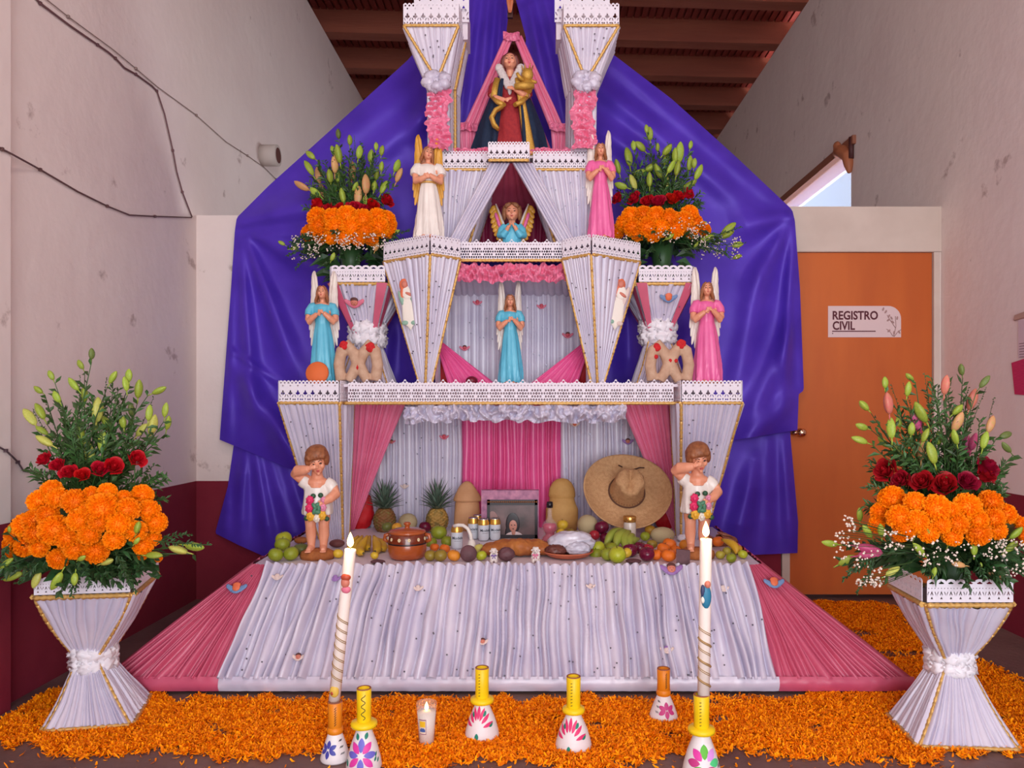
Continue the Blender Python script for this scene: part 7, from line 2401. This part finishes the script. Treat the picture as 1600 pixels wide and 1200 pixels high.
# ------------------------------------------------------------------ candlesticks, candles and the glass votive on the floor
m_cy = M('stick_yellow', (246, 206, 16), 0.45, (238, 196, 12), 9)
m_co = M('stick_orange', (232, 136, 22), 0.45, (224, 124, 18), 9)
m_cw = M('stick_white', (236, 226, 226), 0.5, (228, 216, 218), 12)
m_cin = M('clay_inside', (146, 84, 62), 0.8)
m_ink = M('brush_black', (40, 36, 44), 0.6)
PAINT = {'pink': M('brush_pink', (222, 50, 112), 0.5), 'teal': M('brush_teal', (20, 126, 104), 0.5), 'violet': M('brush_violet', (112, 104, 200), 0.5), 'magenta': M('brush_magenta', (224, 62, 160), 0.5), 'green': M('brush_green', (92, 180, 40), 0.5),
         'lilac': M('brush_lilac', (222, 150, 226), 0.5), 'blue': M('brush_blue', (70, 70, 160), 0.5), 'mint': M('brush_mint', (84, 206, 130), 0.5), 'plum': M('brush_plum', (200, 60, 130), 0.5), 'ink': m_ink}
def candlestick(px, pyb, h, label, neckmat, design, rb=.055, rn=.026, hf=.5, squig=0, flange=.042):
    p = G(px, pyb, 0)
    p = Vector((p.x, p.y + rb * .6, .002))
    e = thing('candlestick', label, 'candlestick', p)
    zf = h * hf
    rt = rn * .95
    prof = [(0, 0), (rb * .96, 0), (rb, .006), (rb * .93, zf * .22), (rb * .74, zf * .55), (rt * 1.12, zf * .92), (rt, zf)]
    def rad(z):
        for (r0, z0), (r1, z1_) in zip(prof[2:], prof[3:]):
            if z0 <= z <= z1_: return r0 + (r1 - r0) * (z - z0) / (z1_ - z0)
        return rb
    bell = part('bell_foot', MB().lathe(prof, (0, 0, 0), 36), m_cw, e)
    neck = part('neck', MB().lathe([(rt * .9, zf), (rn, zf + .004), (rn * .98, h * .75), (rn * 1.02, h - .002), (rn * .92, h), (rn * .8, h), (rn * .8, h - .05), (0, h - .05)], (0, 0, 0), 28), [neckmat], e)
    part('rim', MB().lathe([(rn * .78, h + .0005), (rn * .9, h + .003), (rn * 1.0, h + .0015), (rn * .76, h - .03)], (0, 0, 0), 28), m_cin, e)
    part('flange', MB().lathe([(rn * .95, zf - .004), (flange, zf), (flange * 1.06, zf + .008), (flange, zf + .016), (rn, zf + .02)], (0, 0, 0), 32), neckmat, e)
    sq_ = MB()
    if squig == 1:
        pts = [(-PI / 2 + .1 + .28 * math.sin(k * .95), zf + .03 + (h - zf - .045) * k / 22) for k in range(23)]
        sq_.tube([((rn + .0006) * math.cos(a), (rn + .0006) * math.sin(a), z) for a, z in pts], .0012, 0, 4)
    else:
        for k in range(8):
            z = zf + .03 + (h - zf - .05) * k / 7
            a0 = -PI / 2 + (-.45 if squig == 2 else .15)
            sq_.tube([((rn + .0006) * math.cos(a0 + t * .12), (rn + .0006) * math.sin(a0 + t * .12), z + t * (.004 if squig == 3 else .001)) for t in (0, 1, 2)], .0011, 0, 4)
    part('brush_squiggle', sq_, m_ink, neck)
    by = {}
    for (col, ang, zc, rot, L, w) in design:     # petals painted on the bell
        zc = zc * zf
        if col != 'ink':
            L, w, ang = L * 1.28, w * 1.25, ang * 1.08
        n = 9
        vs, up_ = [], []
        mbp = by.setdefault((col, 0 if col == 'ink' else len(by)), MB())
        tris = []
        for i in range(n):
            t = i / (n - 1)
            ww = w * math.sin(PI * t) ** .75
            for sgn in (-1, 0, 1):
                u = (t - .5) * L
                lx = u * math.sin(rot) + sgn * ww * math.cos(rot)
                lz = u * math.cos(rot) - sgn * ww * math.sin(rot)
                z = min(max(zc + lz, .003), zf * .97)
                r = rad(z) + .0012 + .0006 * (sgn == 0)
                a = -PI / 2 + ang + lx / max(rad(z), .01)
                vs.append((r * math.cos(a), r * math.sin(a), z))
        for i in range(n - 1):
            for k in (0, 1):
                a_ = i * 3 + k
                tris.append((a_, a_ + 1, a_ + 4, a_ + 3))
        mbp.add(vs, tris, 0, True)
    for (col, _k), mbp in by.items():
        part('brush_dashes' if col == 'ink' else 'painted_petal', mbp, PAINT[col], bell, kind='stuff' if col == 'ink' else None)
    return e
def fan_design(c1, c2, ang=-.1, dz=.1, s=1.0):
    out = []
    for k in range(7):
        r = (k - 3) * .42
        L = .04 * s
        out.append((c1, ang + math.sin(r) * .80, dz + .24 + .44 * math.cos(r), r, L * .92, .0052 * s))
    out += [(c2, ang, dz + .06, 0, .02 * s, .006 * s), (c2, ang - .5, dz + .62, -.5, .015 * s, .005 * s), (c2, ang + .55, dz + .66, .6, .018 * s, .005 * s), (c2, ang + .95, dz + .36, 1.0, .018 * s, .005 * s)]
    return out
def daisy_design(cols, ang, zc, R_, L, w, n=6, extra=()):
    out = []
    for k in range(n):
        r = k * 2 * PI / n
        out.append((cols[k % len(cols)], ang + math.sin(r) * R_ / .045, zc + math.cos(r) * R_ / .12, r, L, w))
    return out + list(extra)
inkd = [('ink', .75 + .12 * (k % 3), .35 + .22 * (k // 3), .9, .011, .0012) for k in range(9)]
candlestick(520, 1193, .205, 'orange necked white bell candlestick holding the tilted candle', m_co, daisy_design(['blue'], -.35, .5, .02, .022, .006, 6) + inkd, .052, .025, .47, 3, .028)
candlestick(565, 1207, .275, 'empty yellow necked candlestick with violet and magenta flower touching the orange one', m_cy, daisy_design(['violet', 'magenta'], 0, .42, .027, .036, .009, 8, [('teal', -.45, .82, -.4, .018, .005), ('teal', .45, .84, .4, .018, .005), ('teal', -.95, .2, -.8, .02, .006), ('teal', .9, .3, .7, .014, .003), ('teal', 1.02, .4, .7, .014, .003), ('teal', 1.1, .26, .7, .014, .003)]), .062, .025, .52, 1, .044)
candlestick(752, 1158, .262, 'empty yellow necked candlestick with pink fan flower beside the glass votive', m_cy, fan_design('pink', 'teal', -.25), .066, .026, .5, 2, .043)
candlestick(897, 1176, .262, 'empty yellow necked candlestick with pink fan flower standing in the middle of the petals', m_cy, fan_design('pink', 'teal', -.3, .06), .068, .026, .5, 2, .04)
candlestick(1039, 1128, .20, 'small empty orange necked candlestick with plum daisy set back near the skirt', m_co, daisy_design(['plum'], .12, .48, .019, .024, .007, 6) + [('ink', -.8 + .15 * (k % 2), .4 + .2 * (k // 2), -.9, .014, .0012) for k in range(6)], .058, .026, .48, 3, .028)
candlestick(1100, 1219, .272, 'yellow necked candlestick with green and pink petals holding the upright candle', m_cy, daisy_design(['green', 'lilac', 'mint', 'plum', 'magenta', 'green', 'plum', 'magenta'], 0, .4, .03, .036, .0105, 8) + [('ink', .95 + .1 * k, .3, .5, .013, .0012) for k in range(3)], .066, .0265, .53, 2, .044)
m_wax = M('candle_wax', (244, 226, 216), 0.45, spec=.4)
m_wax.node_tree.nodes['Principled BSDF'].inputs['Subsurface Weight'].default_value = 0.0
m_flame = M('flame', (255, 206, 120), 0.5, emit=14.0)
def flame(mb, p, h):
    mb.lathe([(0, 0), (h * .16, h * .14), (h * .22, h * .32), (h * .17, h * .58), (h * .08, h * .82), (0, h)], p, 14)
def point(name, p, en):
    d = bpy.data.lights.new(name, 'POINT')
    d.energy = en; d.color = (1, .62, .28); d.shadow_soft_size = .02
    o = bpy.data.objects.new(name, d); o.location = p; COL.objects.link(o)
def candle(a, b, r, label, sleeve, kind):
    e = thing('candle', label, 'candle', a)
    d = (b - a)
    wax = part('wax', MB().tube([a, a.lerp(b, .5), b - d * .01, b], [r, r, r, r * .93], 0, 20), m_wax, e, True)
    part('wick', MB().tube([b, b + Vector((.001, 0, .012))], .0015, 0, 5), m_ink, e, True)
    fm_ = MB(); flame(fm_, b + Vector((0, 0, .006)), .055)
    part('flame', fm_, m_flame, e, True)
    point('candle_glow', b + Vector((0, -.03, .035)), 1.0)
    ax = d.normalized()
    bd_ = MB()
    side = Vector((1, 0, 0)); side = (side - ax * side.dot(ax)).normalized(); fw_ = ax.cross(side)
    if fw_.y > 0: fw_ = -fw_
    for k in range(7 if kind == 0 else 6):            # slanting gilt bands
        t0_ = sleeve[0] + (sleeve[1] - sleeve[0]) * k / (7 if kind == 0 else 6)
        thick = .0048 if (k % 2 == 0 and kind == 1) else .0016
        for rep in range(1 if thick > .002 else 2):
            pts = []
            for j in range(13):
                an = -1.45 + 2.9 * j / 12
                pts.append(a.lerp(b, t0_) + ax * (-.010 * an * 1.1 + rep * .006 - (.0 if kind else .0)) + (side * math.sin(an) + fw_ * math.cos(an)) * (r + .0003))
            bd_.tube(pts, thick, 0, 5, True, None)
    part('gilt_spiral', bd_, M('gilt_dark', (168, 132, 88), 0.5, metal=.2), wax)
    fg = MB()
    q = a.lerp(b, sleeve[2]) + fw_ * (r * .82)
    if kind == 0:
        fg.ell(q + Vector((-.002, 0, .0)), (.016, .01, .02), None, 0, 12, 8).ell(q + Vector((0, .0, .018)), (.018, .011, .014), None, 1, 12, 8).ell(q + Vector((0, .002, -.026)), (.017, .009, .014), None, 2, 12, 8)
        mats_ = [m_stk[0], M('applique_hair', (176, 70, 44), 0.5), m_stk[4]]
        q2 = a.lerp(b, .12) + fw_ * (r * .8)
        f2 = MB().ell(q2, (.017, .009, .022), None, 0, 12, 8).ell(q2 + Vector((-.006, -.004, -.004)), (.007, .006, .009), None, 1, 8, 6)
        part('gold_applique', f2, [M('applique_gold', (222, 180, 74), 0.5), mats_[1]], wax)
    else:
        fg.ell(q, (.018, .01, .042), None, 0, 12, 8).ell(q + Vector((.004, -.004, .042)), (.011, .009, .013), None, 1, 10, 8).ell(q + Vector((-.012, -.003, .02)), (.008, .007, .022), None, 2, 8, 6).ell(q + Vector((-.012, -.005, -.01)), (.007, .005, .012), None, 3, 8, 6)
        mats_ = [M('applique_blue', (44, 120, 152), 0.5), m_stk[0], M('applique_navy', (56, 64, 100), 0.5), m_stk[9]]
    part('wax_applique', fg, mats_, wax)
a_, b_ = Vector((P(521, 1118, 2.76).x, 2.76, .175)), P(547.5, 858, 2.74)
candle(a_, b_, .0205, 'tilted white lit candle with gilt rings standing in the orange candlestick', (.2, .62, .80), 0)
a_, b_ = Vector((P(1099, 1108, 2.63).x, 2.63, .24)), P(1103, 842, 2.62)
candle(a_, b_, .0205, 'upright white lit candle with blue figure and gilt bands in the yellow candlestick', (.14, .50, .66), 1)
# glass votive
p = G(665, 1169, 0)
p = Vector((p.x, p.y + .025, .002))
vt = thing('votive_candle', 'lit white votive in a tapered glass with small picture label', 'candle', p)
part('glass', MB().lathe([(0, 0), (.026, 0), (.028, .004), (.0385, .158), (.037, .158), (.0265, .006), (0, .005)], (0, 0, 0), 28), m_gl, vt)
part('wax', MB().lathe([(0, .007), (.0255, .007), (.0345, .125), (0, .128)], (0, 0, 0), 28), M('votive_wax', (238, 222, 210), 0.5), vt)
fm_ = MB(); flame(fm_, (0, 0, .127), .034)
part('flame', fm_, m_flame, vt)
lb = MB()
def lab(x0, x1, z0, z1, mi, off):
    rows = []
    for z in (z0, (z0 + z1) / 2, z1):
        rows.append([Vector(((.0275 + .0105 * z / .158 + off) * math.cos(-PI / 2 + x), (.0275 + .0105 * z / .158 + off) * math.sin(-PI / 2 + x), z)) for x in [x0 + (x1 - x0) * j / 6 for j in range(7)]])
    lb.grid(rows, mi)
lab(-.72, .1, .05, .106, 0, .0012); lab(-.68, .06, .053, .103, 1, .0018); lab(-.62, .0, .078, .1, 2, .0024); lab(-.62, .0, .06, .07, 3, .0024); lab(-.5, -.1, .064, .074, 3, .0028)
part('picture_label', lb, [M('label_border', (140, 70, 110), 0.5), M('label_paper', (226, 208, 190), 0.5), M('label_yellow', (232, 186, 40), 0.5), M('label_blue', (70, 96, 160), 0.5)], vt)
